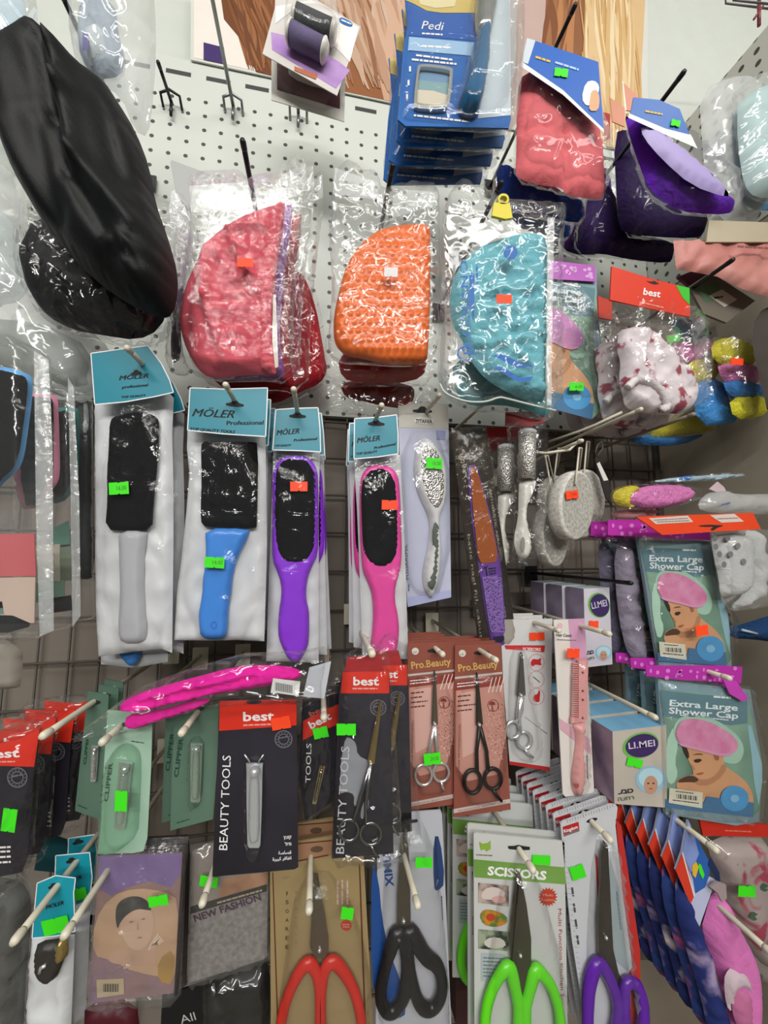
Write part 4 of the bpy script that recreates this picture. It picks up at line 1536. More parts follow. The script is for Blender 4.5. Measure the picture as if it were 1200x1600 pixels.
for i, t in enumerate(('right behind the blue-handled foot file', 'third in the stack of blue-handled foot files', 'deepest in the stack of blue-handled foot files')):
    dup(it, .026 * (i + 1), 'foot file in a white bag, ' + t, .002 * i, -.002, roll=-.9 * (i + 1), skip=('price_sticker', 'clear_film'))


def paddle(label, Y, col, pad, body, bag, hdr, txt, hole, st, oval=True):
    it = Item('foot_file', label, 'foot file', Y, hole, group='foot files with teal headers')
    b = it.mb()
    bag_white(b, bag, -.002, .004)
    b.done('bag')
    b = it.mb()
    hm = M(col, .28, spec=.5, vary=.12, vs=25)
    b.pillow(hm, body, .001, .008, 7, 5, .3, sm=1)
    b.done('handle')
    b = it.mb()
    b.pillow(GRIT, pad, .0075, .0035, 4, 5, .1, sm=2)
    b.done('abrasive_pad')
    b = it.mb()
    b.pillow(film(bump=.4, bs=22, base=.02), bag, .008, .007, 12, 10, .1, sm=0, wr=wrink(.002, .04, 8))
    b.done('clear_film')
    header_tool(it, hdr, txt, .0145, hole=hang_hole(hole[0], hole[1], 13, 6, 2))
    sticker(it, *st)
    return it


o = (400, 600, T3)
it = paddle('foot file with bright purple handle and oval black pad, teal header', .45, '#8a35d6',
            P('185,345 235,352 270,390 280,450 280,700 272,790 240,830 190,845 140,835 105,800 90,740 85,600 88,430 100,380 135,350', *o),
            P('180,332 240,340 280,380 292,440 294,700 290,800 265,850 245,900 235,960 236,1010 248,1060 250,1120 248,1200 240,1240 205,1300 185,1310 150,1290 125,1240 105,1190 103,1130 108,1060 118,1000 118,940 100,880 78,830 74,740 76,600 76,430 92,375 130,340', *o),
            P('427,702 460,705 500,702 498,800 498,900 498,1036 460,1034 416,1033 420,900 424,800'),
            P('431,640 460,638 497,637 500,670 501,706 465,704 426,703'),
            [('MÖLER', (432, 680), (468, 677), 8, .35), ('Professional', (459, 690), (496, 687), 4.2, .2), ('TOP QUALITY', (430, 698), (455, 697), 3.2, .2)], (465, 650), (467, 760, 27, 15, 0, .0155, False))
for i, t in enumerate(('second in the purple-handled stack', 'third in the purple-handled stack')):
    dup(it, .024 * (i + 1), 'foot file in a white bag, ' + t, .004, .002, roll=1.2 * (i + 1), skip=('price_sticker', 'clear_film'))
it = paddle('foot file with pink handle and oval black pad, teal header', .432, '#e0489c',
            P('575,392 620,400 650,440 660,500 668,700 665,790 640,840 600,862 555,855 515,820 500,760 494,600 492,500 505,430 540,398', *o),
            P('565,378 630,385 665,425 676,500 682,700 685,800 675,880 655,940 650,1010 665,1080 672,1150 665,1230 650,1270 600,1290 545,1280 535,1230 545,1150 550,1080 545,990 525,930 500,880 492,800 486,700 484,500 495,420 530,385', *o),
            P('553,716 590,714 624,710 630,800 634,900 638,1030 600,1028 566,1022 562,900 558,800'),
            P('554,654 590,652 620,648 622,680 622,709 590,714 553,717'),
            [('MÖLER', (558, 692), (594, 688), 8, .35), ('Professional', (585, 702), (619, 695), 4.2, .2), ('TOP QUALITY', (557, 711), (590, 707), 3.6, .2)], (588, 662), (609, 789, 25, 15, 2, .0155, False))
for i, t in enumerate(('second in the pink-handled stack', 'third in the pink-handled stack')):
    dup(it, .024 * (i + 1), 'foot file in a white bag, ' + t, -.004, .002, roll=-.8 * (i + 1), skip=('price_sticker', 'clear_film'))

# --- white oval foot rasp
it = Item('foot_rasp', 'white foot rasp with oval steel grater on a pale lilac card', 'foot rasp', .475, (660, 645))
b = it.mb()
b.prism(M('#b9bcd2', .4), P('665,80 900,95 905,300 915,1000 712,1045 690,800 672,300', *o), -.0015, 0)
b.flat(M('#c2beb4', .45), P('665,80 900,95 903,210 672,205', *o), .0004)
b.flat(M('#a7abd0', .4), P('706,1000 914,965 915,1000 712,1045', *o), .0004)
b.flat(M('#8f93bb', .4), P('845,215 888,218 888,262 846,258', *o), .0006)
b.prism(M('#d8d6ce', .4), smooth_poly(P('742,155 832,157 832,190 742,186', *o), 1), .0004, .0009)
b.text(INK, 'TITANIA', P('748,181', *o)[0], P('826,184', *o)[0], 5.5, .0013, bold=.02)
b.text(M('#44485c', .5), 'FUSSRASPEL', P('716,915', *o)[0], P('708,752', *o)[0], 5.5, .0006)
b.lines(M('#565a70', .5), [P('716,970', *o)[0] + P('716,935', *o)[0]], .0006, 2, 3)
b.flat(INK, hang_hole(660, 642, 15, 7, 2), .0006)
b.done('backing_card')
b = it.mb()
WPL = M('#d5d5d6', .28, spec=.5)
b.pillow(WPL, P('785,250 820,262 860,310 885,370 895,440 893,520 880,580 862,620 858,660 868,740 868,820 858,900 845,960 825,1005 805,995 785,950 780,890 790,830 805,770 815,700 812,640 800,600 770,540 745,470 738,400 745,330 760,275', *o), .002, .011, 8, 5, .3)
h = b.done('handle')
b = it.mb()
b.pillow(M('#4f5a50', .6), P('838,640 856,642 860,740 858,830 850,910 838,975 815,968 803,935 812,900 826,850 832,780 824,700', *o), .0115, .002, 4, 4, .1)
b.done('grip_inlay', parent=h)
b = it.mb()
b.pillow(two('#6b6a66', '#cfcdc8', 420, .3, .42, .3, kind='voronoi', bump=1.0, metal=.85), P('795,272 835,290 868,350 884,430 886,500 876,560 855,590 835,590 800,540 778,470 768,400 770,320', *o), .0115, .003, 5, 5, .1)
b.done('steel_grater')
b = it.mb()
b.pillow(film(bump=.25, bs=20), P('675,215 905,215 912,970 710,1000 690,700', *o), .0, .017, 14, 12, -1, wr=wrink(.001, .03))
b.done('blister')
sticker(it, 678.5, 724, 25, 17, 4, .018, price='16.00')

# --- sensor edge file
it = Item('nail_file', 'long purple and copper foot file in a smoky clear sleeve, tilted', 'foot file', .455, (735, 680))
b = it.mb()
b.prism(M('#3a3733', .5), P('915,210 1080,205 1220,1190 1190,1225 1160,1235 1045,1220 1000,900', *o), -.0015, 0)
w = M('#c9c6c0', .6)
b.text(w, 'SENSOR', P('934,353', *o)[0], P('1038,353', *o)[0], 6, .0004, bold=.02)
for i, ch in enumerate('EDGRA'):
    x, y = P('%f,%f' % (950 + i * 5 + (8 if i == 0 else 8), 348 + i * 23), *o)[0]
    b.text(w, ch, (x - 1, y + (0 if i else 2)), (x + 5, y + (0 if i else 2)), 9 if i == 0 else 6, .0005, bold=.02)
b.text(w, 'batic nagl fijl, cabut', P('990,705', *o)[0], P('1050,1195', *o)[0], 4.5, .0004)
b.text(w, 'ANTHERISTIC ABRASIV', P('1092,490', *o)[0], P('1140,800', *o)[0], 3.6, .0004)
b.text(w, 'PROFESSIONAL', (795, 997), (783, 905), 5, .0004)
b.done('backing_card')
b = it.mb()
PU = M('#7a4fc4', .4)
b.pillow(PU, P('990,400 1005,380 1030,380 1045,420 1080,540 1110,660 1135,790 1150,850 1175,1190 1172,1230 1160,1240 1115,1230 1100,1200 1070,1050 1045,860 1010,640', *o), .001, .004, 4, 5, .2)
h = b.done('file_body')
b = it.mb()
b.prism(M('#b5622c', .7, bump=.5, bs=900), smooth_poly(P('1005,395 1015,385 1030,390 1060,480 1090,600 1115,700 1138,830 1090,840 1045,840 1030,700 1015,560', *o), 1), .004, .0055)
b.done('abrasive_pad')
b = it.mb()
gm_ = two('#4a2f8a', '#9a78dd', 330, .25, .4, .45, kind='voronoi', bump=1.0)
b.prism(gm_, P('1060,905 1150,895 1168,1150 1165,1165 1105,1165 1095,1140', *o), .0045, .0056)
b.flat(M('#20184a', .5), P('1112,1185 1160,1180 1165,1200 1150,1212 1120,1205', *o), .006)
b.flat(INK, P('1066,860 1086,852 1088,857 1080,860 1086,898 1080,900 1074,864 1068,866', *o), .0056)
b.lines(INK, [P('1090,866', *o)[0] + P('1125,862', *o)[0], P('1092,880', *o)[0] + P('1125,874', *o)[0], P('1094,892', *o)[0] + P('1125,886', *o)[0]], .0056, 2, 2)
b.done('grater_end')
b = it.mb()
b.pillow(film(bump=.5, bs=35, tint='#e8e4de'), P('915,205 1080,200 1222,1190 1190,1228 1045,1222 1000,900', *o), .001, .009, 12, 10, .1, sm=0, wr=wrink(.001, .04, 3))
b.done('clear_sleeve')

# --- callus rasp in bag with red header
o7 = (700, 620, .25)
it = Item('callus_rasp', 'cylindrical steel callus rasp with white looped handle, clear bag', 'foot rasp', .44, (822, 668), group='callus rasps')
b = it.mb()
b.prism(M('#b03038', .4), P('362,95 600,90 605,160 520,185 360,180', *o7), -.002, 0)
b.done('header_card')
b = it.mb()
A, E = P('495,235', *o7)[0], P('492,510', *o7)[0]
b.tube(two('#86847e', '#dad8d2', 500, .3, .45, .35, kind='voronoi', bump=1.0, metal=.7), [(*A, .012), (*E, .012)], .0108, n=18)
h = b.done('steel_grater')
b = it.mb()
b.tube(WPL, [(*P('495,205', *o7)[0], .012), (*P('495,215', *o7)[0], .012), (*P('495,238', *o7)[0], .012)], [.007, .0112, .0115], n=18)
b.done('end_cap', parent=h)
b = it.mb()
hw = M('#d4d2ca', .3, spec=.5)
b.pillow(hw, P('445,515 548,515 545,560 525,610 500,660 490,720 490,780 510,850 518,920 510,990 480,1018 440,1005 415,940 413,880 428,800 440,730 440,640', *o7), .006, .008, 7, 5, .4)
b.flat(M('#8e8c86', .6), smooth_poly(P('455,890 470,870 482,900 480,950 470,975 458,960', *o7), 2), .0155)
b.done('handle')
b = it.mb()
b.pillow(film(bump=.9, bs=60, base=.02), P('360,160 600,150 615,600 640,1005 400,1022 420,600', *o7), .003, .019, 14, 8, .3, sm=0, wr=wrink(.003, .06, 5))
b.done('clear_bag')
c = dup(it, .03, 'second callus rasp behind and left of the front steel one, dark red header', -.014, -.012)
dup(it, .06, 'third callus rasp, deepest and leftmost, mostly hidden behind the others', -.030, -.022)

# --- pumice stones on cords
PUM = two('#8e8c86', '#bdbab2', 260, .3, .7, .9, bump=.9)
PUMS = two('#b5b2aa', '#dcd9d2', 200, .3, .7, .85, bump=.9)


def pumice(label, Y, cx, cy, rx, ry, depth, face, top, wrap=False, tilt=0, yaw=0):
    it = Item('pumice_stone', label, 'pumice stone', Y, (cx, cy), yaw=yaw, group='pumice stones on cords')
    b = it.mb()
    E = [it.loc(x, y, 0) for x, y in ell(cx, cy, rx, ry, 36, tilt)]
    n = 36
    vs = []
    cen = it.loc(cx, cy, 0)
    prof = [(.90, 0), (.97, -.001), (1, -.004), (1.0, -depth * .6), (.97, -depth * .9), (.88, -depth)]
    for k, z in prof:
        for v in E:
            vs.append((cen.x + (v.x - cen.x) * k, cen.y + (v.y - cen.y) * k, z))
    fs = [(i * n + j, (i + 1) * n + j, (i + 1) * n + (j + 1) % n, i * n + (j + 1) % n) for i in range(len(prof) - 1) for j in range(n)]
    b.add(vs, [f[::-1] for f in fs[:0]] + fs, PUMS, True)
    b.add(vs[:n], [tuple(range(n - 1, -1, -1))], PUM)
    b.add(vs[-n:], [tuple(range(n))], PUMS)
    b.done('stone')
    b = it.mb()
    b.tube(M('#cfc8b8', .9), [(*face, .0005), (*face, .003), ((face[0] + top[0]) / 2, (face[1] + top[1]) / 2, .002), (*top, -.004)], .0012, n=6)
    b.tube(M('#cfc8b8', .9), [(face[0] + 5, face[1] - 14, -depth), (top[0] + 4, top[1], -depth * .4), (*top, -.004)], .0012, n=6)
    b.done('cord')
    b = it.mb()
    if wrap:
        b.pillow(film(bump=.9, bs=60, base=.02), ell(cx, cy, rx * 1.12, ry * 1.06, 28, tilt), -.004, .012, 10, 7, .3, wr=wrink(.003, .08, 3))
        b.done('clear_wrap')
    return it


it = pumice('grey oval pumice stone with red price tag hanging on a white cord', .41, 903, 789, 27, 55, .022, (899, 757), (905, 700), tilt=2, yaw=16)
b = it.mb()
sticker(it, 894, 773, 19, 13, -8, .003, False, price='7.00')
pumice('pumice stone directly behind the one with the red tag', .447, 917, 786, 30, 54, .02, (912, 745), (917, 690), tilt=2, yaw=16)
pumice('foil-wrapped pumice stone hanging lower left of the tagged one', .445, 868, 838, 20, 48, .022, (866, 792), (852, 712), True, -4, 12)
pumice('wrapped pumice stone deep behind, left of the tagged pumice stone', .49, 868, 778, 16, 36, .02, (866, 745), (872, 700), True, 6, 12)
it = Item('hang_tag', 'narrow black and white tag on a loop right of the pumice stones', 'tag', .44, (937, 720))
b = it.mb()
b.prism(M('#23201f', .5), P('1262,245 1278,240 1350,410 1348,480 1318,440', 535, 640, .3125), 0, .002)
b.flat(M('#d3d1cc', .6), P('282,290 298,280 345,378 320,382', 850, 640, .29167), .0023)
b.done('card')
b = it.mb()
b.tube(M('#6d6963', .6), [(930, 708, 0), (934, 695, 0), (940, 690, 0), (942, 700, 0), (934, 712, 0)], .0008, n=5)
b.done('loop')
# three long cream hooks here, one with a bent shelf rail
hook('long cream hook whose cord holds the tagged pumice stone, reaching toward the red header card', (908, 689), .40, HOOKW, .0022, group='white display hooks')
hook('long cream hook under the blossom cap, passing above the pumice stones', (1000, 640), .36, HOOKW, .0022, group='white display hooks')
hook('long dull hook under the yellow net caps, right of the pumice stones', (1082, 648), .36, M('#8b8272', .45), .0022, group='white display hooks')
it = Item('hook_rail', 'thin cream wire arm kinked upward carrying the pumice cords', 'hook', .43, (850, 712), group='white display hooks')
b = it.mb()
b.tube(HOOKW, [(842, 707, 0), (852, 708, 0), (890, 703, .0), (903, 690, .004), (907, 688, .006)], .0018, n=6)
b.tube(HOOKW, [(858, 690, -.06), (905, 674, -.02), (930, 664, .0), (972, 644, .03)], .0018, n=6)
b.done('rod')
b = it.mb()
b.ball(HOOKW, 906, 689, .006, .003)
b.done('end_cap')
# hooks for the foot files
for tip, Yt, d in (((200, 545), .375, 'leftmost foot file'), ((353, 602), .375, 'blue-handled foot file'), ((459, 609), .375, 'purple-handled foot file'), ((596, 634), .375, 'pink-handled foot file'), ((686, 618), .42, 'white oval foot rasp')):
    hook('cream hook tip above the teal header of the %s' % d if 'rasp' not in d else 'cream hook tip above the card of the white oval foot rasp', tip, Yt, HOOKW, .0026)
hook('pale hook behind the tilted copper foot file, pointing up to the right', (755, 632), .44, HOOKW, .0022)

# ================================================================== BRUSH PACKS at the left edge
o1 = (0, 640, T3)
o4 = (0, 380, T3)


def brush_pack(label, Y, rim, inner, outer, pack, block, extra=None):
    it = Item('paddle_brush', label, 'hair brush', Y, (pack[0][0] + 20, pack[0][1]), group='brushes in clear boxes')
    b = it.mb()
    b.pillow(M(rim, .3), outer, .004, .008, 5, 6, .3)
    b.done('brush_rim')
    b = it.mb()
    b.pillow(M('#08090b', .9, bump=.5, bs=500, spec=.08), inner, .011, .004, 6, 6, .1)
    b.done('brush_pad')
    b = it.mb()
    for c, pts in block:
        b.prism(M(c, .5), pts, .001, .002)
    b.done('label_card')
    b = it.mb()
    b.pillow(film(bump=.15, bs=14, milk=.03, base=.02), pack, -.002, .034, 7, 9, .2, sm=0)
    b.done('clear_box')
    if extra:
        b = it.mb()
        b.pillow(film(milk=.22, bump=.3, base=.05), extra, .03, .002, 4, 8, .5, sm=0)
        b.done('box_edge')
    return it


it = brush_pack('blue-rimmed black paddle brush in a clear box at the left edge', .38, '#5e9fd6',
                P('-160,605 0,590 90,612 130,635 128,720 108,860 95,960 80,1010 60,1060 0,1110 -20,1170 -150,1180', *o4),
                P('-180,590 0,575 110,602 155,628 152,730 132,880 118,980 100,1040 70,1080 10,1130 -10,1180 -180,1200', *o4),
                P('-200,490 0,485 170,495 225,520 240,560 238,700 245,900 248,1200 250,1780 180,1855 100,1845 -200,1860', *o4),
                [('#bf5c62', P('-100,585 160,580 168,780 -100,785', *o1)), ('#c3ada0', P('-100,790 165,785 160,1000 -100,1010', *o1)), ('#7d9a90', P('-100,900 10,900 20,960 -100,960', *o1)), ('#1b1b1d', P('-100,960 60,965 140,1000 130,1020 40,1045 -100,1050', *o1))], P('53,548 76,562 82,700 84,985 62,995 56,800'))
brush_pack('pink-rimmed black paddle brush in the second clear box from the left', .43, '#d98aa4',
           P('90,715 240,720 252,760 250,950 250,1060 230,1120 200,1150 190,1230 100,1230', *o4), P('70,700 250,705 272,730 275,800 280,960 282,1090 262,1140 215,1180 195,1240 80,1250', *o4),
           P('60,605 280,608 340,625 352,660 352,900 368,1200 380,1700 340,1800 200,1830 60,1830', *o4),
           [('#a9a594', P('60,640 280,630 280,812 60,815', *o1)), ('#6d8f7e', P('150,815 300,800 300,880 250,900 150,905', *o1)), ('#1f1f22', P('200,890 330,870 340,940 200,960', *o1))], P('106,590 115,604 124,780 126,962 113,980 110,760'))
brush_pack('teal-rimmed black brush in the deepest clear box, beside the leftmost foot file', .47, '#3a7a74',
           P('200,790 350,780 358,900 352,1080 320,1150 280,1200 200,1200', *o4), P('190,775 360,765 374,800 372,960 368,1110 340,1170 290,1220 190,1220', *o4),
           P('150,700 380,700 420,712 436,740 440,1000 440,1500 448,1760 300,1780 150,1780', *o4),
           [('#4f8f7a', P('240,560 320,520 330,640 240,650', *o1)), ('#7d8b72', P('240,640 335,630 335,800 240,810', *o1))])
it = Item('paddle_brush', 'white-rimmed brush edge between teal brush box and leftmost foot file', 'hair brush', .51, (135, 640), group='brushes in clear boxes')
b = it.mb()
b.pillow(M('#15181c', .5), P('330,740 440,730 440,1200 445,1560 400,1580 340,1560', *o4), 0, .008, 8, 8)
b.done('brush_pad')
b = it.mb()
b.pillow(M('#b9c0bf', .4), P('390,720 405,725 418,800 412,900 396,975 388,900 392,800', *o4), .006, .004, 4, 4)
b.done('brush_rim')
it = Item('paper_bag', 'pale beige packet edge below the blue-rimmed brush box at the left edge', 'packet', .44, (15, 1040))
b = it.mb()
b.pillow(M('#958d82', .6), P('-60,1000 36,1000 35,1072 20,1076 -60,1080'), 0, .008, 8, 9)
b.done('packet_body')
# ================================================================== LOWER MIDDLE ROWS
def loop_handle(b, mat, path, r, z=.009, flatz=.8, n=8):
    b.tube(mat, [(x, y, z) for x, y in path], r, n=n, closed=True, flatz=flatz)


def vtext(b, mat, s, p0, p1, h, z, **k):
    b.text(mat, s, p0, p1, h, z, **k)


# ---- pink gloves bag
it = Item('glove_bag', 'bright pink gloves in a clear bag lying sideways above the nail clippers', 'gloves', .375, (500, 1060))
o = (0, 980, T3)
b = it.mb()
PK = cloth('#e0189a', .4, 900, crease=.35, cs=60, stretch=(.4, 1.5, 1))
b.pillow(PK, P('556,365 600,335 680,300 800,265 950,225 1100,185 1250,175 1400,190 1420,235 1300,265 1150,290 1000,315 880,340 780,365 700,385 640,390 580,385', *o), .004, .012, 14, 5, .3, wr=addf(fold((220, 1095, 400, 1052, 5, -.006), (250, 1078, 430, 1042, 4, .003), (330, 1080, 460, 1056, 3, -.003)), wrink(.002, .06, 2)))
b.done('glove')
b = it.mb()
b.pillow(PK, P('590,410 700,395 800,375 900,340 1000,330 950,370 860,400 760,430 690,455 640,470 600,460', *o), -.002, .010, 9, 5, .3, wr=fold((210, 1125, 300, 1100, 3, -.003)))
b.done('glove')
b = it.mb()
b.pillow(film(bump=.9, bs=50), P('325,532 400,470 560,350 680,270 900,190 1150,120 1400,110 1545,85 1550,140 1530,330 1400,345 1200,350 1000,365 800,420 650,470 480,500', *o), .0, .02, 20, 8, .3, sm=0, wr=wrink(.003, .05, 3))
b.done('clear_bag')
b = it.mb()
b.prism(M('#b9bcc4', .5), P('1450,190 1552,160 1520,335 1420,325', *o), .017, .018)
b.done('header_card')
b = it.mb()
b.prism(M('#dcdcda', .6), P('1280,240 1408,255 1400,322 1268,308', *o), .018, .0185)
for i in range(16):
    x = 430 + i * 1.7
    b.flat(INK, box4(x, 1066 + i * .3, x + (.6, 1.0)[i % 2], 1079 + i * .3), .0188)
b.lines(INK, [(432, 1083, 458, 1087)], .0188, 1, 3)
b.done('barcode_label')

# ---- green nail clipper cards
GC = two('#38584a', '#66806f', 6, .2, .8, .4)
GC2 = two('#7ba48c', '#abc6b4', 10, .2, .8, .35)


def clipper(b, it, p0, p1, w, z, mat=CHROME):
    """folding nail clipper lying along p0 (jaw) to p1 (tail)"""
    dx, dy = p1[0] - p0[0], p1[1] - p0[1]
    L = math.hypot(dx, dy)
    ux, uy = dx / L, dy / L
    nx, ny = -uy, ux
    q = lambda t, s: (p0[0] + dx * t + nx * s * w / 2, p0[1] + dy * t + ny * s * w / 2)
    b.prism(mat, [q(0, -1.05), q(0, 1.05), q(.06, 1), q(.5, .95), q(.97, .8), q(1, .6), q(1, -.6), q(.97, -.8), q(.5, -.95), q(.06, -1)], z, z + .002)


def clipper_parts(it, p0, p1, w, z, mat=CHROME):
    dx, dy = p1[0] - p0[0], p1[1] - p0[1]
    L = math.hypot(dx, dy)
    nx, ny = -dy / L, dx / L
    q = lambda t, s: (p0[0] + dx * t + nx * s * w / 2, p0[1] + dy * t + ny * s * w / 2)
    b = it.mb()
    clipper(b, it, p0, p1, w, z, mat)
    c = b.done('clipper_body')
    b = it.mb()
    b.pillow(mat, [q(.13, -.62), q(.10, 0), q(.13, .62), q(.5, .72), q(.9, .7), q(.95, 0), q(.9, -.7), q(.5, -.72)], z + .0025, .003, 3, 3, .2, sm=1)
    b.done('lever', parent=c)
    b = it.mb()
    b.tube(mat, [(*q(.1, 0), z + .002), (*q(.1, 0), z + .0075)], w * .28 * it.Y / F, n=10)
    b.done('pivot_pin', parent=c)
    return c


def green_card(label, Y, card, anchor, cl, w, vt, base, blister=None, st=None):
    it = Item('nail_clipper_card', label, 'nail clipper', Y, anchor, group='green nail clipper cards')
    b = it.mb()
    b.prism(base, card, -.0012, 0)
    b.flat(INK, hang_hole(anchor[0], anchor[1], 7, 3.5, -12), .0004)
    vtext(b, M('#1d4434', .5), 'CLIPPER', vt[0], vt[1], vt[2], .0004, bold=.03)
    b.lines(M('#1d4434', .5), [vt[3]], .0004, 1.5, 2)
    b.done('backing_card')
    clipper_parts(it, cl[0], cl[1], w, .002)
    if blister:
        b = it.mb()
        b.pillow(film(bump=.2, bs=25, milk=.05, base=.03, tint='#e4f4ea'), blister, .0, .015, 7, 6, -1, sm=1)
        b.done('blister')
    if st:
        sticker(it, *st)
    return it


it = green_card('pale green nail clipper card with a green price tag, nearest of the green cards', .385,
                P('168,1110 200,1112 238,1127 236,1200 230,1310 224,1330 205,1333 153,1334 158,1280 162,1200'), (195, 1132), ((196, 1192), (186, 1296)), 20,
                ((168, 1253), (176, 1192), 6, (205, 1158, 225, 1161)), GC2, P('168,1210 172,1180 186,1164 202,1160 218,1170 222,1190 219,1260 216,1306 190,1322 160,1320 163,1260'), (189, 1252, 19, 32, 2, .0165))
it = green_card('green nail clipper card with bare clipper, left of and behind the tagged pale one', .42, P('138,1080 170,1086 165,1180 157,1281 117,1267 124,1200 132,1130'), (150, 1098), ((148, 1166), (145, 1222)), 10,
                ((134, 1195), (139, 1150), 4, (122, 1258, 136, 1264)), GC)
for i, t in enumerate(('second', 'third')):
    dup(it, .018 * (i + 1), 'green nail clipper card, %s of the shaded stack at the left' % t, -.004 * i)
it = green_card('green nail clipper card with silver clipper, under the right end of pink gloves', .40, P('273,1113 342,1100 340,1190 333,1280 266,1298 269,1200'), (312, 1107), ((307, 1162), (305, 1254)), 18,
                ((278, 1215), (286, 1153), 6.5, (276, 1286, 296, 1280)), GC, P('294,1165 300,1150 316,1150 320,1170 316,1258 296,1260'))
for i, t in enumerate(('first', 'second', 'third', 'fourth')):
    dup(it, .012 * (i + 1), 'green nail clipper card, %s copy behind the right-hand silver clipper card' % t, -.012 - .003 * i, skip=('blister',))
for tip, Yt, d in (((70, 1148), .355, 'pointing down left past the green clipper cards'), ((162, 1158), .36, 'through the tagged pale green clipper card'), ((285, 1144), .36, 'through the right-hand green clipper card')):
    hook('cream hook ' + d, tip, Yt, HOOKW, .0028)

# ---- "best" cards
BK = two('#121116', '#2c2932', 7, .25, .75, .35)
BK2 = two('#141318', '#35323d', 8, .2, .8, .35)


def emblem(b, cx, cy, r, z, mat=None):
    m = mat or M('#6a6870', .6)
    b.ring(m, ell(cx, cy, r, r, 24), ell(cx, cy, r * .88, r * .88, 24), z, z + .0002)
    b.ring(m, ell(cx, cy, r * .62, r * .62, 20), ell(cx, cy, r * .52, r * .52, 20), z, z + .0002)
    b.scrawl(m, (cx - r * .5, cy + r * .05), (cx + r * .5, cy - r * .15), r * .3, z + .0002)
    for k in range(14):
        a = k * math.pi / 7
        b.flat(m, rect(cx + r * .75 * math.cos(a), cy + r * .75 * math.sin(a), r * .1, r * .16, math.degrees(a)), z + .0001)


o6b = (300, 980, T3)
it = Item('nail_clipper_card', 'big chrome nail clipper on a black card with red header and red tag', 'nail clipper', .39, (397, 1100), group='red header nail clipper cards')
b = it.mb()
b.prism(BK2, P('130,345 490,338 498,1125 480,1135 95,1170', *o6b), -.0015, 0)
b.flat(RED, P('130,345 490,338 490,460 127,486', *o6b), .0004)
b.text(WINK, 'best', P('240,440', *o6b)[0], P('385,436', *o6b)[0], 14, .0008, bold=.025)
b.lines(M('#e8a59a', .6), [P('240,460', *o6b)[0] + P('370,455', *o6b)[0]], .0008, 2.4, 5)
b.flat(INK, hang_hole(*P('290,350', *o6b)[0], 12, 4, -2), .0008)
vtext(b, WINK, 'BEAUTY TOOLS', P('165,1045', *o6b)[0], P('182,602', *o6b)[0], 13, .0006)
emblem(b, 443, 1155, 14, .0006)
b.text(WINK, 'ץצוק', P('430,992', *o6b)[0], P('466,990', *o6b)[0], 5, .0006, bold=.02)
b.text(WINK, 'לודג', P('436,1024', *o6b)[0], P('466,1022', *o6b)[0], 5, .0006, bold=.02)
b.text(WINK, 'ﺔﺻﺎﺼﻗ', P('405,1066', *o6b)[0], P('466,1062', *o6b)[0], 5, .0006, bold=.02)
b.text(WINK, 'ﺓﺮﻴﺒﻛ ﺮﻓﺎﻇﺍ', P('378,1095', *o6b)[0], P('466,1088', *o6b)[0], 5, .0006, bold=.02)
b.done('backing_card')
clipper_parts(it, P('293,640', *o6b)[0], P('290,1035', *o6b)[0], 25, .003, M('#d3d9de', .25, .6, spec=.8))
b = it.mb()
for sx in (-1, 1):
    b.tube(CHROME, [(397 + sx * 6, 1192, .004), (397 + sx * 9, 1187, .006), (397 + sx * 15, 1179, .006)], .0008, n=6)
b.done('file_tip')
b = it.mb()
b.pillow(film(bump=.2, bs=25, base=.02), P('240,590 345,590 350,1050 240,1055', *o6b), .0, .016, 6, 6, -1, sm=1)
b.done('blister')
sticker(it, 439, 1130, 30, 19, -10, .0025, False)
it = Item('nail_clipper_card', 'tilted black card with a small brass clipper and green tag, red header', 'nail clipper', .43, (505, 1110), group='red header nail clipper cards')
b = it.mb()
b.prism(BK, P('518,340 690,310 690,700 656,820 530,905 500,700', *o6b), -.0015, 0)
b.flat(RED, P('520,440 600,400 686,360 683,456 600,490 520,530', *o6b), .0004)
b.text(WINK, 'best', P('558,478', *o6b)[0], P('656,428', *o6b)[0], 12, .0008, bold=.025)
b.text(M('#b9564a', .6), 'best', P('556,420', *o6b)[0], P('640,380', *o6b)[0], 8, .0008, bold=.025)
vtext(b, WINK, 'TOOLS', P('555,730', *o6b)[0], P('560,545', *o6b)[0], 8, .0006)
b.done('backing_card')
clipper_parts(it, P('612,650', *o6b)[0], P('572,830', *o6b)[0], 8, .002, M('#c9bd98', .25, 1.0))
b = it.mb()
b.pillow(film(bump=.9, bs=60), P('510,350 640,260 690,270 690,720 656,830 520,915 490,700', *o6b), .0, .012, 10, 7, .2, sm=0, wr=wrink(.002, .06, 3))
b.done('clear_bag')
sticker(it, 501, 1145, 23, 17, -12, .0135)
dup(it, .025, 'black card with a brass clipper, rear copy deeper behind the tilted one', .010, .004, skip=('price_sticker',))
hook('cream hook through the tilted brass clipper card, beside the pink glove bag header', (506, 1120), .375, HOOKW, .0028)


# ---- scissors tools
def blade(b, mat, tip, root, w0, w1, z0, z1):
    dx, dy = root[0] - tip[0], root[1] - tip[1]
    L = math.hypot(dx, dy)
    nx, ny = -dy / L, dx / L
    b.prism(mat, [(tip[0], tip[1]), (tip[0] + nx * w0, tip[1] + ny * w0 + 2), (root[0] + nx * w1, root[1] + ny * w1), (root[0] - nx * w1, root[1] - ny * w1), (tip[0] - nx * w0, tip[1] - ny * w0 + 2)], z0, z1)


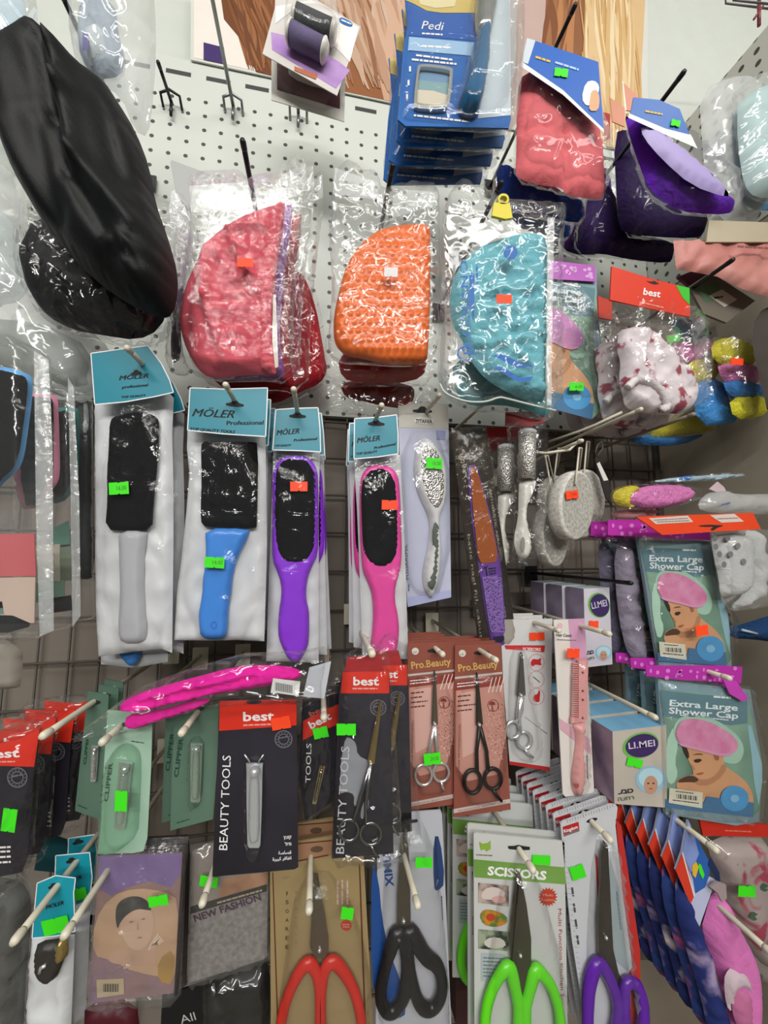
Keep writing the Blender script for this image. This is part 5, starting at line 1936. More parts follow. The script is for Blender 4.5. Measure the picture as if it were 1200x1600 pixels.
def shears(it, tip, piv, rings, sh, ringmat, bmat, z=.004, tw=1.0, rw=3.5, tang=None, r=.0016):
    """slim hair shears: blades meet at tip, pivot screw, one shank to each ring (cx,cy,rx,ry)"""
    for k, (cx, cy, rx, ry) in enumerate(rings):
        s_ = 1 if k else -1
        b = it.mb()
        blade(b, bmat, (tip[0] + s_ * .6, tip[1] + (4 if k else 0)), (piv[0] + s_ * 1.2, piv[1]), tw, rw, z + k * .0012, z + .0011 + k * .0012)
        bl = b.done('blade')
        b = it.mb()
        top = (cx - s_ * rx * .55, cy - ry * .8)
        mid = ((piv[0] * .35 + top[0] * .65) - s_ * sh, piv[1] * .45 + top[1] * .55)
        b.tube(ringmat, [(*piv, z + .001), (*mid, z + .001), (*top, z + .001)], [rw * .8 * it.Y / F, rw * .65 * it.Y / F, r * 1.1], n=8)
        b.tube(ringmat, [(x, y, z + .001) for x, y in ell(cx, cy, rx, ry, 28)], r, n=8, closed=True)
        if tang and k == 1:
            b.tube(ringmat, [(cx, cy + ry, z + .001), ((cx + tang[0]) / 2 - 1, (cy + ry + tang[1]) / 2 + 1, z + .001), (*tang, z + .001)], [r, r * .9, r * .7], n=8)
        b.done('finger_ring', parent=bl)
    b = it.mb()
    b.tube(CHROME, [(*piv, z), (*piv, z + .004)], 2.6 * it.Y / F, n=12)
    b.done('pivot_screw')


GOLD = M('#bba876', .25, 1.0)
it = Item('scissors_pack', 'gold bladed scissors on a black card with red header, in a twisted clear bag', 'scissors', .39, (578, 1020), group='red header scissors packs')
b = it.mb()
b.prism(BK2, P('705,210 925,205 930,310 945,1060 655,1085 690,310', *o6b), -.0015, 0)
b.flat(RED, P('706,210 925,205 925,310 698,310', *o6b), .0004)
b.flat(M('#a8242a', .4), P('730,140 880,130 900,205 712,208', *o6b), .0004)
b.text(WINK, 'best', P('756,272', *o6b)[0], P('876,272', *o6b)[0], 13, .0008, bold=.025)
b.lines(M('#e8a59a', .6), [P('752,288', *o6b)[0] + P('870,288', *o6b)[0]], .0008, 2.4, 5)
emblem(b, 591, 1106, 13, .0006)
b.flat(M('#8e9198', .5), smooth_poly(P('720,515 745,520 770,545 775,600 832,628 825,690 800,770 780,838 757,838 762,785 725,770 690,782 695,690 702,600', *o6b), 1), .0006)
b.flat(M('#8e9198', .5), ell(*P('810,850', *o6b)[0], 5, 17, 16, 15), .0006)
vtext(b, M('#c9c8cc', .6), 'BEAUTY TOOLS', P('712,1062', *o6b)[0], P('738,560', *o6b)[0], 13, .0008)
b.text(WINK, 'ﺺﻘﻣ', P('845,1000', *o6b)[0], P('880,998', *o6b)[0], 5, .0006, bold=.02)
b.done('backing_card')
shears(it, P('885,340', *o6b)[0], P('838,640', *o6b)[0], [(*P('735,950', *o6b)[0], 15, 16.5), (*P('838,968', *o6b)[0], 16, 17)], 1, M('#8f8f92', .2, 1.0), GOLD, .003, 1.2, 4.6, (592, 1340), r=.0015)
b = it.mb()
b.pillow(film(bump=.9, bs=45, stretch=(1.6, .6, 1)), P('705,200 712,130 780,90 810,50 850,40 880,80 925,110 935,250 955,500 975,800 990,1062 905,1108 880,1100 650,1095 652,1050 665,850 690,520', *o6b), .0, .014, 12, 7, .3, sm=0, wr=wrink(.003, .05, 5))
b.done('clear_bag')
sticker(it, 541, 1140, 30, 18, 0, .0155)
c = dup(it, .03, 'black card scissors pack behind the gold bladed one, its ring out to the right', .026, -.004, skip=('price_sticker',))
hook('cream hook whose tip holds the twisted neck of the gold scissors bag', (581, 1021), .365, HOOKW, .0032)

# ---- rose coloured shears cards
ROSE = two('#7e4338', '#95584b', 5, .2, .8, .35)
GOLDP = M('#d0a860', .5)


def rose_card(label, q, Y, anchor, cut):
    """q maps unit card coordinates (0..1 across, 0..1 down) to pixels"""
    it = Item('shears_card', label, 'scissors', Y, anchor, group='rose coloured shears cards')
    A = lambda s: [q(*[float(v) for v in a.split(',')]) for a in s.split()]
    b = it.mb()
    b.prism(ROSE, A('0,0 1,0 1,1 0,1'), -.0015, 0)
    b.flat(M('#c48d80', .4), A('.03,.26 1,.24 1,.56 .8,.78 .25,.80 .03,.70'), .0002)
    b.flat(M('#d8aaa0', .4), A('.12,.28 .5,.27 .5,.62 .16,.66'), .0003)
    b.flat(M('#8a3a30', .4), A('0,.215 1,.20 1,.25 0,.265'), .0004)
    b.flat(M('#c2b5b0', .4), A('0,.185 1,.172 1,.185 0,.198'), .0005)
    b.flat(M('#c2b5b0', .4), A('0,.952 1,.935 1,.96 0,.977'), .0004)
    b.text(M('#84584e', .5), 'PROFESSIONAL BEAUTY TOOLS', *A('.08,.972 .92,.957'), 2.6, .0007)
    b.text(GOLDP, 'Pro.Beauty', *A('.08,.155 .92,.142'), 11, .0006, bold=.02)
    b.prism(M('#cfcac0', .5), ell(*q(.16, .05), 5.5, 5.5, 16), .0002, .0006)
    b.text(M('#4d7a50', .5), 'HF', *A('.12,.062 .20,.061'), 3, .0009)
    b.flat(INK, hang_hole(*q(.58, .05), 12, 3.5, -3), .0004)
    for i in range(4):
        b.lines(M('#5d2a24', .5), [(*q(.06, .300 + i * .028), *q((.34, .30, .42, .36)[i], .297 + i * .028))], .0005, 2, i)
    b.lines(WINK, [(*q(.05, .226), *q(.45, .222)), (*q(.05, .243), *q(.45, .238))], .0007, 1.6, 9)
    vtext(b, M('#7a3a30', .5), 'FOR PROFESSIONAL', q(.11, .72), q(.12, .46), 3, .0005)
    r = random.Random(3)
    for i in range(150):
        t = r.random()
        u = .62 + .36 * r.random() if t < .6 else .7 + .28 * r.random()
        v = .36 + .34 * r.random()
        p = q(u, v)
        b.flat(M('#8a4a42', .5) if r.random() < .6 else M('#e2c8c0', .5), rect(p[0], p[1], r.uniform(1, 3), r.uniform(.6, 1.2), r.uniform(0, 180)), .0005)
    # woman with umbrella-like sketch: round bubble, dome and curls
    b.ring(M('#7d2f28', .5), ell(*q(.78, .37), 9, 9.5, 20), ell(*q(.78, .37), 8.2, 8.7, 20), .0006, .0008)
    c = q(.76, .365)
    b.flat(M('#7d2f28', .5), [(c[0] - 5, c[1]), (c[0] - 4, c[1] - 4), (c[0], c[1] - 6), (c[0] + 4, c[1] - 4), (c[0] + 5, c[1])], .0009)
    b.flat(M('#7d2f28', .5), rect(c[0], c[1] + 4, 1.2, 9), .0009)
    for k in range(4):
        b.flat(M('#e9dcd8', .5), [q(.68 + k * .08, .29), q(.70 + k * .08, .29), q(.80 + k * .08, .20), q(.785 + k * .08, .20)], .0007)
    b.done('backing_card')
    return it


def quadmap(tl, tr, bl, br):
    return lambda u, v: ((tl[0] * (1 - u) + tr[0] * u) * (1 - v) + (bl[0] * (1 - u) + br[0] * u) * v, (tl[1] * (1 - u) + tr[1] * u) * (1 - v) + (bl[1] * (1 - u) + br[1] * u) * v)


o7b = (600, 940, T3)
it = rose_card('rose coloured card with steel shears and a green tag, left of its pair', quadmap((637, 1005), (711, 1002), (638, 1267), (710, 1257)), .43, (680, 1018), 0)
shears(it, P('238,320', *o7b)[0], P('238,575', *o7b)[0], [(*P('185,812', *o7b)[0], 13, 16), (*P('268,800', *o7b)[0], 12, 14.5)], -1, CHROME, M('#9d9688', .25, 1.0), .003, 1, 4, P('287,890', *o7b)[0])
b = it.mb()
b.pillow(film(bump=.25, bs=30), P('115,330 320,320 325,900 120,910', *o7b), .0, .012, 8, 9, -1)
b.done('blister')
sticker(it, 675.5, 1186, 26, 18, -6, .0135, price='24.00')
for i, t in enumerate(('second', 'third', 'fourth', 'fifth')):
    dup(it, .013 * (i + 1), 'rose coloured shears card, %s in the left stack' % t, 0, .0, skip=('price_sticker', 'blister'))
it = rose_card('rose coloured card with black handled shears, right of its pair', quadmap((711, 1008), (782, 1005), (709, 1277), (798, 1265)), .425, (752, 1020), 0)
shears(it, P('437,330', *o7b)[0], P('448,578', *o7b)[0], [(*P('415,843', *o7b)[0], 13, 18), (*P('510,830', *o7b)[0], 13, 16)], -2, M('#26211f', .3, .6), M('#6d675f', .25, 1.0), .003, 1, 4.4, P('552,936', *o7b)[0], r=.0022)
b = it.mb()
b.pillow(film(bump=.25, bs=30), P('340,330 560,320 580,930 335,950', *o7b), .0, .012, 8, 9, -1)
b.done('blister')
for i, t in enumerate(('second', 'third', 'fourth')):
    dup(it, .014 * (i + 1), 'rose coloured shears card, %s in the right stack' % t, .0, .0, skip=('price_sticker', 'blister'))
hook('cream hook through the left rose shears card', (691, 1022), .405, HOOKW, .0028)
hook('cream hook through the right rose shears card', (774, 1031), .385, HOOKW, .0028)

# ---- white card with salon scissors
it = Item('scissors_card', 'white card of salon scissors with three round red pictograms and red tag', 'scissors', .45, (820, 975), group='white salon scissors cards')
b = it.mb()
b.prism(M('#c9c8c8', .4), P('545,85 790,80 785,400 778,790 590,760 560,400', *o7b), -.0015, 0)
b.flat(M('#c23030', .4), P('565,205 755,205 752,238 570,222', *o7b), .0004)
b.text(WINK, 'SCISSORS', P('650,230', *o7b)[0], P('735,232', *o7b)[0], 5, .0007, bold=.02)
b.flat(M('#b02a2a', .4), P('588,748 778,776 778,795 588,764', *o7b), .0004)
for k, y in enumerate((285, 365, 445)):
    c = P('715,%d' % y, *o7b)[0]
    b.ring(M('#c78a8a', .5), ell(*c, 12.5, 13.5, 24), ell(*c, 11.6, 12.6, 24), .0002, .0004)
    if k == 0:
        b.flat(M('#b8282c', .4), smooth_poly([(c[0] - 10, c[1] + 2), (c[0] - 6, c[1] - 6), (c[0] + 2, c[1] - 4), (c[0] + 8, c[1] - 8), (c[0] + 6, c[1]), (c[0] + 9, c[1] + 5), (c[0] - 2, c[1] + 3), (c[0] - 6, c[1] + 7)], 1), .0004)
    if k == 1:
        b.flat(M('#3a3a3a', .4), rect(c[0], c[1], 14, 1.2, 40), .0004)
    if k == 2:
        b.flat(M('#b8282c', .4), smooth_poly([(c[0] - 6, c[1] + 8), (c[0] - 5, c[1] - 2), (c[0] + 2, c[1] - 4), (c[0] + 3, c[1] - 10), (c[0] + 6, c[1] - 9), (c[0] + 5, c[1] + 3), (c[0] + 5, c[1] + 9)], 1), .0004)
b.tube(M('#9a9a98', .5), [(*P('660,540', *o7b)[0], .0004), (*P('765,620', *o7b)[0], .0004)], .0004, n=4)
b.done('backing_card')
shears(it, P('645,235', *o7b)[0], P('643,440', *o7b)[0], [(*P('605,600', *o7b)[0], 11, 13), (*P('658,650', *o7b)[0], 11, 13)], 4, CHROME, M('#8e8a80', .25, 1.0), .004, 1.6, 6, P('700,730', *o7b)[0], r=.0022)
b = it.mb()
b.pillow(film(bump=.5, bs=30, milk=.04, base=.03), P('590,215 668,215 690,440 720,560 730,730 600,740 580,560 580,440', *o7b), .0, .016, 7, 6, -1, wr=wrink(.002, .08))
b.done('blister')
sticker(it, *P('718,163', *o7b)[0], 23, 12, -2, .002, False)
for i, t in enumerate(('second', 'third')):
    dup(it, .016 * (i + 1), 'white salon scissors card, %s from the front of its stack' % t, -.004 * (i + 1), .002, skip=('price_sticker', 'blister'))
hook('cream hook through the white salon scissors card, slanting down right', (872, 985), .40, HOOKW, .0026)

# ---- comb card
it = Item('comb_card', 'pink razor comb on a narrow white and pink card with red tag', 'comb', .42, (890, 978))
b = it.mb()
b.prism(M('#d8d2cc', .4), P('795,85 940,80 985,888 975,898 850,915 838,900', *o7b), -.0015, 0)
b.flat(M('#c998b8', .4), P('865,82 940,80 952,280 880,285', *o7b), .0004)
b.flat(M('#cfa2b0', .4), P('820,545 960,640 975,720 828,600', *o7b), .0004)
b.prism(M('#d9b0c0', .4), ell(*P('825,113', *o7b)[0], 4.5, 4.5, 14), .0002, .0005)
b.text(M('#4a4a50', .5), 'Hair Comb', P('808,162', *o7b)[0], P('880,166', *o7b)[0], 4.5, .0006, bold=.02)
b.lines(M('#77727a', .5), [P('812,178', *o7b)[0] + P('900,182', *o7b)[0], P('955,830', *o7b)[0] + P('952,720', *o7b)[0]], .0006, 1.4, 4)
b.done('backing_card')
b = it.mb()
PC = M('#d99a98', .35)
b.prism(PC, P('913,280 945,272 958,285 952,550 940,565 912,565', *o7b), .002, .006)
for i in range(27):
    y = 288 + i * 10.2
    b.prism(PC, P('%d,%d 914,%d 914,%d %d,%d' % (886 - i * .2, y, y, y + 5.5, 886 - i * .2, y + 4.5), *o7b), .0025, .0045)
b.prism(PC, P('880,545 914,548 914,568 878,570', *o7b), .002, .0055)
b.done('comb_head')
b = it.mb()
b.pillow(PC, P('880,568 950,560 940,590 930,640 930,700 942,780 932,860 915,905 895,908 880,880 876,820 888,740 898,660 895,610', *o7b), .001, .007, 6, 5, .3)
b.flat(M('#a05048', .5), P('898,855 912,853 914,865 905,880 897,868', *o7b), .0085)
b.done('handle')
for y in (332, 418, 460, 545):
    b = it.mb()
    c = P('932,%d' % y, *o7b)[0]
    b.tube(M('#7d4a48', .4), [(*c, .0055), (*c, .0068)], .0013, n=10)
    b.done('rivet')
b = it.mb()
b.pillow(film(bump=.25, bs=25), P('870,262 965,255 960,600 955,900 870,915 868,600', *o7b), .0, .012, 7, 8, -1)
b.done('blister')
sticker(it, *P('888,243', *o7b)[0], 19, 15, 2, .0085, False)
hook('cream hook over the top of the pink comb card, slanting down right', (950, 990), .375, HOOKW, .0028)

# ================================================================== BOXES with purple oval logo
def logo_box(label, Y, tl, tr, br, bl, depth, logo, lr, face, side, top, tag=None, tagc=True, pic=None, txt=None, group='purple logo boxes'):
    it = Item('shower_cap_box', label, 'box', Y, bl, group=group)
    b = it.mb()
    f = [it.loc(*p) for p in (tl, tr, br, bl)]
    k = [Vector((v.x, v.y, -depth)) for v in f]
    b.add(f, [(3, 2, 1, 0)], face)
    b.add(f + k, [(0, 1, 5, 4)], top)
    b.add(f + k, [(0, 4, 7, 3), (1, 2, 6, 5)], side)
    b.add(f + k, [(2, 3, 7, 6), (4, 5, 6, 7)], face)
    if logo:
        x, y = logo
        b.flat(M('#6fae52', .4), ell(x - lr[0] * .08, y - lr[1] * .02, lr[0] * 1.12, lr[1] * 1.1, 28, -18), .0003)
        b.flat(M('#3c2a5c', .4), ell(x, y, lr[0], lr[1], 28, -12), .0005)
        b.text(M('#cfc9dc', .5), 'LI.MEI', (x - lr[0] * .78, y + lr[1] * .3), (x + lr[0] * .8, y + lr[1] * .02), lr[1] * .55, .0007, bold=.01)
    if pic:
        x, y, r = pic
        b.flat(M('#8fb4c8', .4), ell(x, y, r, r * .9, 24), .0004)
        b.flat(M('#a9ccd8', .4), ell(x, y - r * .1, r * .8, r * .66, 20), .0005)
        b.flat(M('#b98e74', .4), ell(x, y + r * .35, r * .45, r * .6, 20), .0006)
        b.flat(M('#3a2a26', .4), ell(x - r * .17, y + r * .25, r * .08, r * .05, 8), .0008)
        b.flat(M('#3a2a26', .4), ell(x + r * .17, y + r * .25, r * .08, r * .05, 8), .0008)
        b.flat(M('#9a5a50', .4), ell(x, y + r * .6, r * .14, r * .05, 8), .0008)
    if txt:
        (p0, p1, h) = txt
        b.text(INK, 'עבוכ', p0, p1, h, .0006, bold=.04)
        b.text(M('#4d5a40', .5), 'הצחר', (p0[0], p0[1] + h * 1.5), (p1[0] + 1, p1[1] + h * 1.5), h * .8, .0006, bold=.02)
    b.done('carton')
    if tag:
        sticker(it, *tag)
    return it


FACE = two('#a9a298', '#c4bcb0', 12, .3, .7, .45)
SIDE = two('#6a5a74', '#b39aae', 25, .3, .7, .45)
TOPB = M('#7fb8dc', .4)
for i, t in enumerate(('nearest, with green tag', 'second, showing its blue top', 'third, blue top half in shade', 'rearmost, behind the comb card')):
    logo_box('pale carton with dark oval logo in the lower row, ' + t, .40 + i * .036, *[(VX + (x - VX) * .40 / (.40) * 1.0, y) if i == 0 else (VX + (x - VX) * .40 / (.40 + i * .036), VY + (y - VY) * .40 / (.40 + i * .036)) for x, y in ((957, 1143), (1041, 1133), (1042, 1262), (960, 1256))], .033,
             (1003, 1165) if i == 0 else None, (26, 18), FACE, SIDE, TOPB, (992, 1192, 24, 13, 12, .002) if i == 0 else None, pic=(1017, 1218, 24) if i == 0 else None, txt=((966, 1241), (990, 1238), 7) if i == 0 else None)
hook('long cream hook lying above the blue tops of the lower logo cartons', (1022, 1120), .375, HOOKW, .0028)
for i, t in enumerate(('nearest, with red tag', 'second, behind the red tagged one', 'third, furthest back')):
    Y = .445 + i * .04
    logo_box('lilac carton with purple oval logo in the upper row, ' + t, Y, *[(VX + (x - VX) * .445 / Y, VY + (y - VY) * .445 / Y) for x, y in ((912, 920), (952, 918), (957, 1038), (915, 1043))], .036,
             (937, 946) if i == 0 else None, (15, 18), two('#b7b3c0', '#cfcbd2', 14, .3, .7, .45), two('#7d6f90', '#b3a6c0', 25, .3, .7, .45), M('#b7cdd4', .4), (928, 976, 14, 12, 2, .002, False) if i == 0 else None,
             pic=(943, 1020, 13) if i == 0 else None, txt=((916, 1023), (928, 1021), 6) if i == 0 else None, group='lilac logo boxes')
hook('black hook in the shade above the upper logo cartons', (984, 911), .40, HOOKB, .0026)

# ================================================================== SHOWER CAP BAGS, right
UP = [(1003, 850), (1107, 855), (1030, 1032)]


def cap_bag(label, Y, dst, hdr, hdr2, anchor, tag=None, outline=None):
    it = Item('shower_cap_bag', label, 'shower cap', Y, anchor, group='printed shower cap bags')
    T = affine(LSRC, dst)
    b = it.mb()
    b.prism(M('#7c9aa4', .4), T(P('1028,1062 1172,1078 1192,1200 1186,1284 1150,1290 1040,1272')), -.006, -.002)
    lady(b, T, -.0016)
    price_label(b, T, .0014)
    b.done('printed_bag')
    b = it.mb()
    b.prism(PINKH, hdr, .002, .003)
    if hdr2:
        b.prism(M('#c23cb2', .4), hdr2, .0035, .0045)
    xs = [p[0] for p in hdr]
    ys = [p[1] for p in hdr]
    r = random.Random(5)
    for _ in range(26):
        x = r.uniform(min(xs) + 6, max(xs) - 8)
        y = r.uniform(min(ys) + 4, max(ys) - 4)
        n = len(hdr)
        ins = False
        for i in range(n):
            (ax, ay), (bx, by) = hdr[i], hdr[(i + 1) % n]
            if (ay > y) != (by > y) and x < ax + (y - ay) / (by - ay) * (bx - ax):
                ins = not ins
        if ins:
            b.flat(PINKD, ell(x, y, r.uniform(1.5, 3.6), r.uniform(1.5, 3.6), 10), .0034 if not hdr2 else .0034)
    b.done('header_strip')
    b = it.mb()
    b.pillow(film(bump=.6, bs=40), outline or T(P('1030,1058 1172,1072 1200,1200 1192,1286 1140,1284 1036,1268')), .0, .012, 12, 9, .2, sm=0, wr=wrink(.002, .04, 4))
    b.done('clear_front')
    if tag:
        sticker(it, *tag)
    return it


it = cap_bag('printed bag of an extra large shower cap, lower right above the sock packs', .40, LSRC, P('1009,1040 1060,1040 1128,1040 1160,1042 1158,1068 1130,1066 1060,1062 1010,1056'), P('1130,1062 1150,1064 1170,1092 1160,1096 1140,1084'), (1110, 1045))
for i, t in enumerate(('second', 'third')):
    dup(it, .024 * (i + 1), 'printed shower cap bag, %s in the lower right stack' % t, .002, .002)
hook('cream hook whose tip rests by the magenta strip of the lower shower cap bag', (1137, 1059), .375, HOOKW, .0028)
it = cap_bag('printed bag of an extra large shower cap with red tag, below the orange flap', .415, UP, P('950,812 1000,812 1108,820 1112,844 1040,842 984,838 950,836'), None, (1050, 830), (1097, 985, 19, 16, -6, .015, False))
dup(it, .03, 'printed shower cap bag, second in the upper right stack behind the red tagged one', .0, .0, skip=('price_sticker',))
dup(it, .06, 'printed shower cap bag, third in the upper right stack', .0, .0, skip=('price_sticker',))
# lilac clear bags behind
for i, (lab, Y, pts, c) in enumerate((('lilac grey soft item in a clear bag left of the upper shower cap bag', .44, '958,850 985,846 998,920 1006,1000 1008,1032 982,1030 965,960', '#8a8294'),
                                      ('pale grey soft item in a clear bag further left beside the lilac carton', .465, '932,848 956,850 965,940 972,1000 968,1022 950,1018 940,930', '#77728a'),
                                      ('pale blue edge of a bag against the upper shower cap print', .43, '1000,850 1012,900 1025,980 1030,1000 1018,1000 1005,930', '#8fb4bc'))):
    it = Item('soft_pouch', lab, 'pouch', Y, P(pts)[0], group='soft pouches behind the shower caps')
    b = it.mb()
    b.pillow(cloth(c), P(pts), 0, .008, 10, 7, .3, wr=wrink(.004, .05, i))
    b.done('contents')
    b = it.mb()
    b.pillow(film(bump=.9, bs=50, base=.03), P(pts), .0, .013, 10, 7, .3, sm=0, wr=wrink(.003, .06, i))
    b.done('clear_bag')
# orange folded header
of = (850, 640, .29167)
it = Item('folded_header', 'orange-red folded header flap with two white labels lying flat', 'header card', .38, (1090, 815))
b = it.mb()
b.prism(M('#e0451f', .45), P('495,575 580,570 1120,553 1162,640 900,655 635,672', *of), 0, .002)
b.flat(M('#cfc0b8', .6), P('560,582 770,568 800,602 600,614', *of), .0024)
b.flat(M('#cfc0b8', .6), P('888,566 1020,558 1072,600 950,606', *of), .0024)
b.lines(M('#8a7a74', .6), [P('590,592', *of)[0] + P('770,582', *of)[0], P('606,602', *of)[0] + P('780,594', *of)[0], P('930,585', *of)[0] + P('1040,580', *of)[0]], .0027, 1.4, 3)
b.flat(INK, smooth_poly(P('818,622 880,616 920,618 968,620 930,632 905,650 890,640 915,626 860,628', *of), 1), .0025)
b.done('header_card')
# net packs lying on top
net_pack('pink and yellow net cap pack lying sideways right of the pumice stones', .40,
         [('#c9b836', P('365,445 420,415 480,405 520,420 460,460 450,500 500,520 420,525 375,500', *of)), ('#d078b4', P('445,455 520,412 640,402 750,408 800,435 790,480 720,510 600,528 500,522 450,495', *of))],
         P('355,440 420,405 600,395 760,400 880,440 800,500 600,535 400,532 358,500', *of))
net_pack('clear pack with a blue label lying above the pink and yellow pack', .43,
         [('#a9c0cc', P('560,385 700,365 900,350 1050,345 1085,352 900,378 700,390', *of)), ('#3f78c0', P('720,362 800,352 830,360 800,380 720,384', *of))], P('540,388 700,358 1000,335 1095,345 1060,362 850,388 600,396', *of))
it = Item('pale_pouch', 'pink red pouch edge under the pink and yellow net pack', 'pouch', .42, (990, 800))
b = it.mb()
b.pillow(M('#c08a8c', .5), P('360,540 500,530 640,540 560,575 440,590 365,575', *of), 0, .008, 8, 7, .3)
b.done('body')
# white dotted gloves
it = Item('dotted_gloves', 'white gloves with grey grip dots hanging under the orange flap', 'gloves', .40, (1150, 830))
b = it.mb()
WG = cloth('#b9bbba', .4, 500, crease=.4)
b.pillow(WG, P('890,660 1000,655 1060,660 1100,700 1105,850 1100,960 1050,990 1000,1005 945,1000 935,900 910,800', *of), 0, .012, 14, 7, .3, wr=fold((1130, 850, 1135, 930, 4, -.003)))
for x, y in ((915, 690), (985, 690), (940, 775), (1000, 775), (920, 735), (1040, 730), (965, 830), (1070, 815)):
    c = P('%d,%d' % (x, y), *of)[0]
    b.flat(M('#6d7276', .6), ell(c[0], c[1], 4, 5, 14), .0135)
b.done('glove')
b = it.mb()
b.pillow(WG, P('1060,650 1150,645 1165,700 1180,800 1190,960 1130,1030 1020,1070 1000,1050 1060,1000 1100,900', *of), -.006, .010, 12, 7, .3, wr=wrink(.003, .05, 3))
b.done('glove')
b = it.mb()
b.pillow(film(bump=.9, bs=40, milk=.05, base=.03), P('885,650 1165,640 1250,650 1250,1000 1180,1060 1000,1080 940,1010', *of), -.004, .02, 14, 9, .2, sm=0, wr=wrink(.003, .05, 8))
b.done('clear_bag')
it = Item('clear_pouch', 'milky clear pouch with a pale tab lying above the orange flap', 'pouch', .42, (1130, 780))
b = it.mb()
b.pillow(film(bump=1.0, bs=45, milk=.30, base=.04), P('820,500 880,440 960,430 1010,455 1300,450 1300,560 1000,560 840,545', *of), 0, .014, 12, 8, .3, wr=wrink(.003, .06, 5))
b.done('clear_bag')
b = it.mb()
b.prism(M('#c4aeb4', .5), P('885,425 930,385 965,415 975,435 920,440', *of), .004, .005)
b.scrawl(M('#5a6a90', .5), P('955,518', *of)[0], P('1000,508', *of)[0], 5, .016)
b.done('tab')
it = Item('navy_pouch', 'navy blue pouch at the right edge between the two shower cap stacks', 'pouch', .42, (1170, 985))
b = it.mb()
b.pillow(cloth('#1c3c66', .3), P('975,1170 1060,1150 1250,1090 1250,1250 1120,1230 1000,1225', *of), 0, .014, 14, 8, .3, wr=wrink(.003, .04, 5))
b.done('body')
b = it.mb()
b.tube(M('#a9b7bd', .3), [(*P('1060,1180', *of)[0], .016), (*P('1140,1200', *of)[0], .016)], .0016, n=6)
b.done('zip_seam')
it = Item('dark_piece', 'black strap edge right of the lower part of the upper shower cap bag', 'strap', .43, (1137, 960))
b = it.mb()
b.pillow(M('#1a1a1c', .6), P('960,1075 985,1080 1005,1170 985,1190 970,1150', *of), 0, .006, 6, 5, .3)
b.done('body')
# ================================================================== BOTTOM ROWS
oB1 = (0, 1200, T3)
oB2 = (300, 1200, T3)
oB3 = (600, 1200, T3)
oB4 = (850, 1200, .29167)
# ---- stack of red header cards, left edge
it = Item('tool_card', 'black card with red header and green tag, nearest at the left edge', 'beauty tool card', .38, (10, 1150), group='red header cards at the left edge')
o = (0, 980, T3)
b = it.mb()
b.prism(BK, P('-200,540 0,545 100,520 185,478 160,660 145,850 130,1070 100,1150 0,1170 -200,1170', *o), -.0015, 0)
b.flat(RED, P('-200,530 0,543 100,520 187,476 160,655 0,650 -200,655', *o), .0004)
b.text(WINK, 'best', P('-75,615', *o)[0], P('92,608', *o)[0], 13, .0008, bold=.025)
b.lines(M('#e8a59a', .6), [P('-40,632', *o)[0] + P('70,630', *o)[0]], .0008, 2.2, 5)
emblem(b, 27, 1215, 16, .0006)
for y in (1035, 1055, 1080, 1105):
    b.lines(WINK, [P('-40,%d' % y, *o)[0] + P('50,%d' % (y - 5), *o)[0]], .0006, 3, y)
b.done('backing_card')
b = it.mb()
b.pillow(film(bump=.9, bs=45), P('-200,480 100,440 200,440 190,640 160,1060 120,1180 -200,1190', *o), 0, .016, 14, 9, .2, sm=0, wr=wrink(.003, .05, 2))
b.done('clear_bag')
sticker(it, 14, 1282, 22, 36, 8, .0175)
for i, t in enumerate(('second', 'third', 'fourth', 'fifth')):
    dup(it, .020 * (i + 1), 'black tool card with red header at the left edge, %s in its stack' % t, .004 * i, .0, skip=('price_sticker', 'clear_bag') if i % 2 else ('price_sticker',))

# ---- small tools with teal headers
it = None


def small_tool(label, Y, hdr, bag, tool, st, anchor):
    it = Item('tweezer_pack', label, 'beauty tool pack', Y, anchor, group='small packs with teal headers')
    b = it.mb()
    bag_white(b, bag, -.002, .006)
    b.done('bag')
    if tool:
        b = it.mb()
        b.pillow(M('#33312e', .4), tool[0], .004, .006, 6, 5, .2)
        t = b.done('tool_body')
        b = it.mb()
        b.pillow(M('#a8935c', .3, .7), tool[1], .0045, .006, 4, 4, .2)
        b.done('brass_part', parent=t)
        b = it.mb()
        b.tube(CHROME, [(*p, .011) for p in tool[2]], .0016, n=6)
        b.done('chrome_bow', parent=t)
    header_tool(it, hdr, [('MÖLER', (anchor[0] - 12, anchor[1] + 36), (anchor[0] + 16, anchor[1] + 28), 6, .35)], .012, mat=M('#1593a6', .4), hole=hang_hole(anchor[0], anchor[1], 9, 5, -15))
    if st:
        sticker(it, *st)
    return it


small_tool('small white pack under a bright teal header with green tag, nearest of three', .40, P('58,1380 87,1368 118,1372 115,1395 116,1420 117,1455 90,1462 50,1466 53,1430'), P('50,1466 117,1460 112,1590 108,1660 44,1660 44,1540'),
           (P('60,1470 105,1465 104,1490 96,1510 88,1530 70,1530 58,1515 55,1490'), P('92,1462 106,1462 108,1490 98,1500 88,1495'), P('62,1520 64,1512 72,1508')), (87, 1447, 42, 24, -14, .0135), (84, 1385))
small_tool('small white pack with teal header, middle of three, tag in its corner', .425, P('87,1337 140,1332 144,1370 140,1406 118,1415 116,1372 86,1369'), P('112,1412 142,1400 138,1500 134,1590 112,1600 112,1500'), None, (125, 1397, 20, 18, -12, .0135), (112, 1345))
small_tool('small white pack with teal header, rearmost and darkest of three', .455, P('107,1310 148,1304 152,1340 150,1378 142,1380 140,1332 106,1338'), P('140,1380 152,1376 150,1500 140,1502'), None, None, (122, 1316))
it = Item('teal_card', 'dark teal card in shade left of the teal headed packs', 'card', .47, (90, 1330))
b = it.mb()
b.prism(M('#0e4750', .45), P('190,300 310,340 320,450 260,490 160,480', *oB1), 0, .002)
b.done('card')
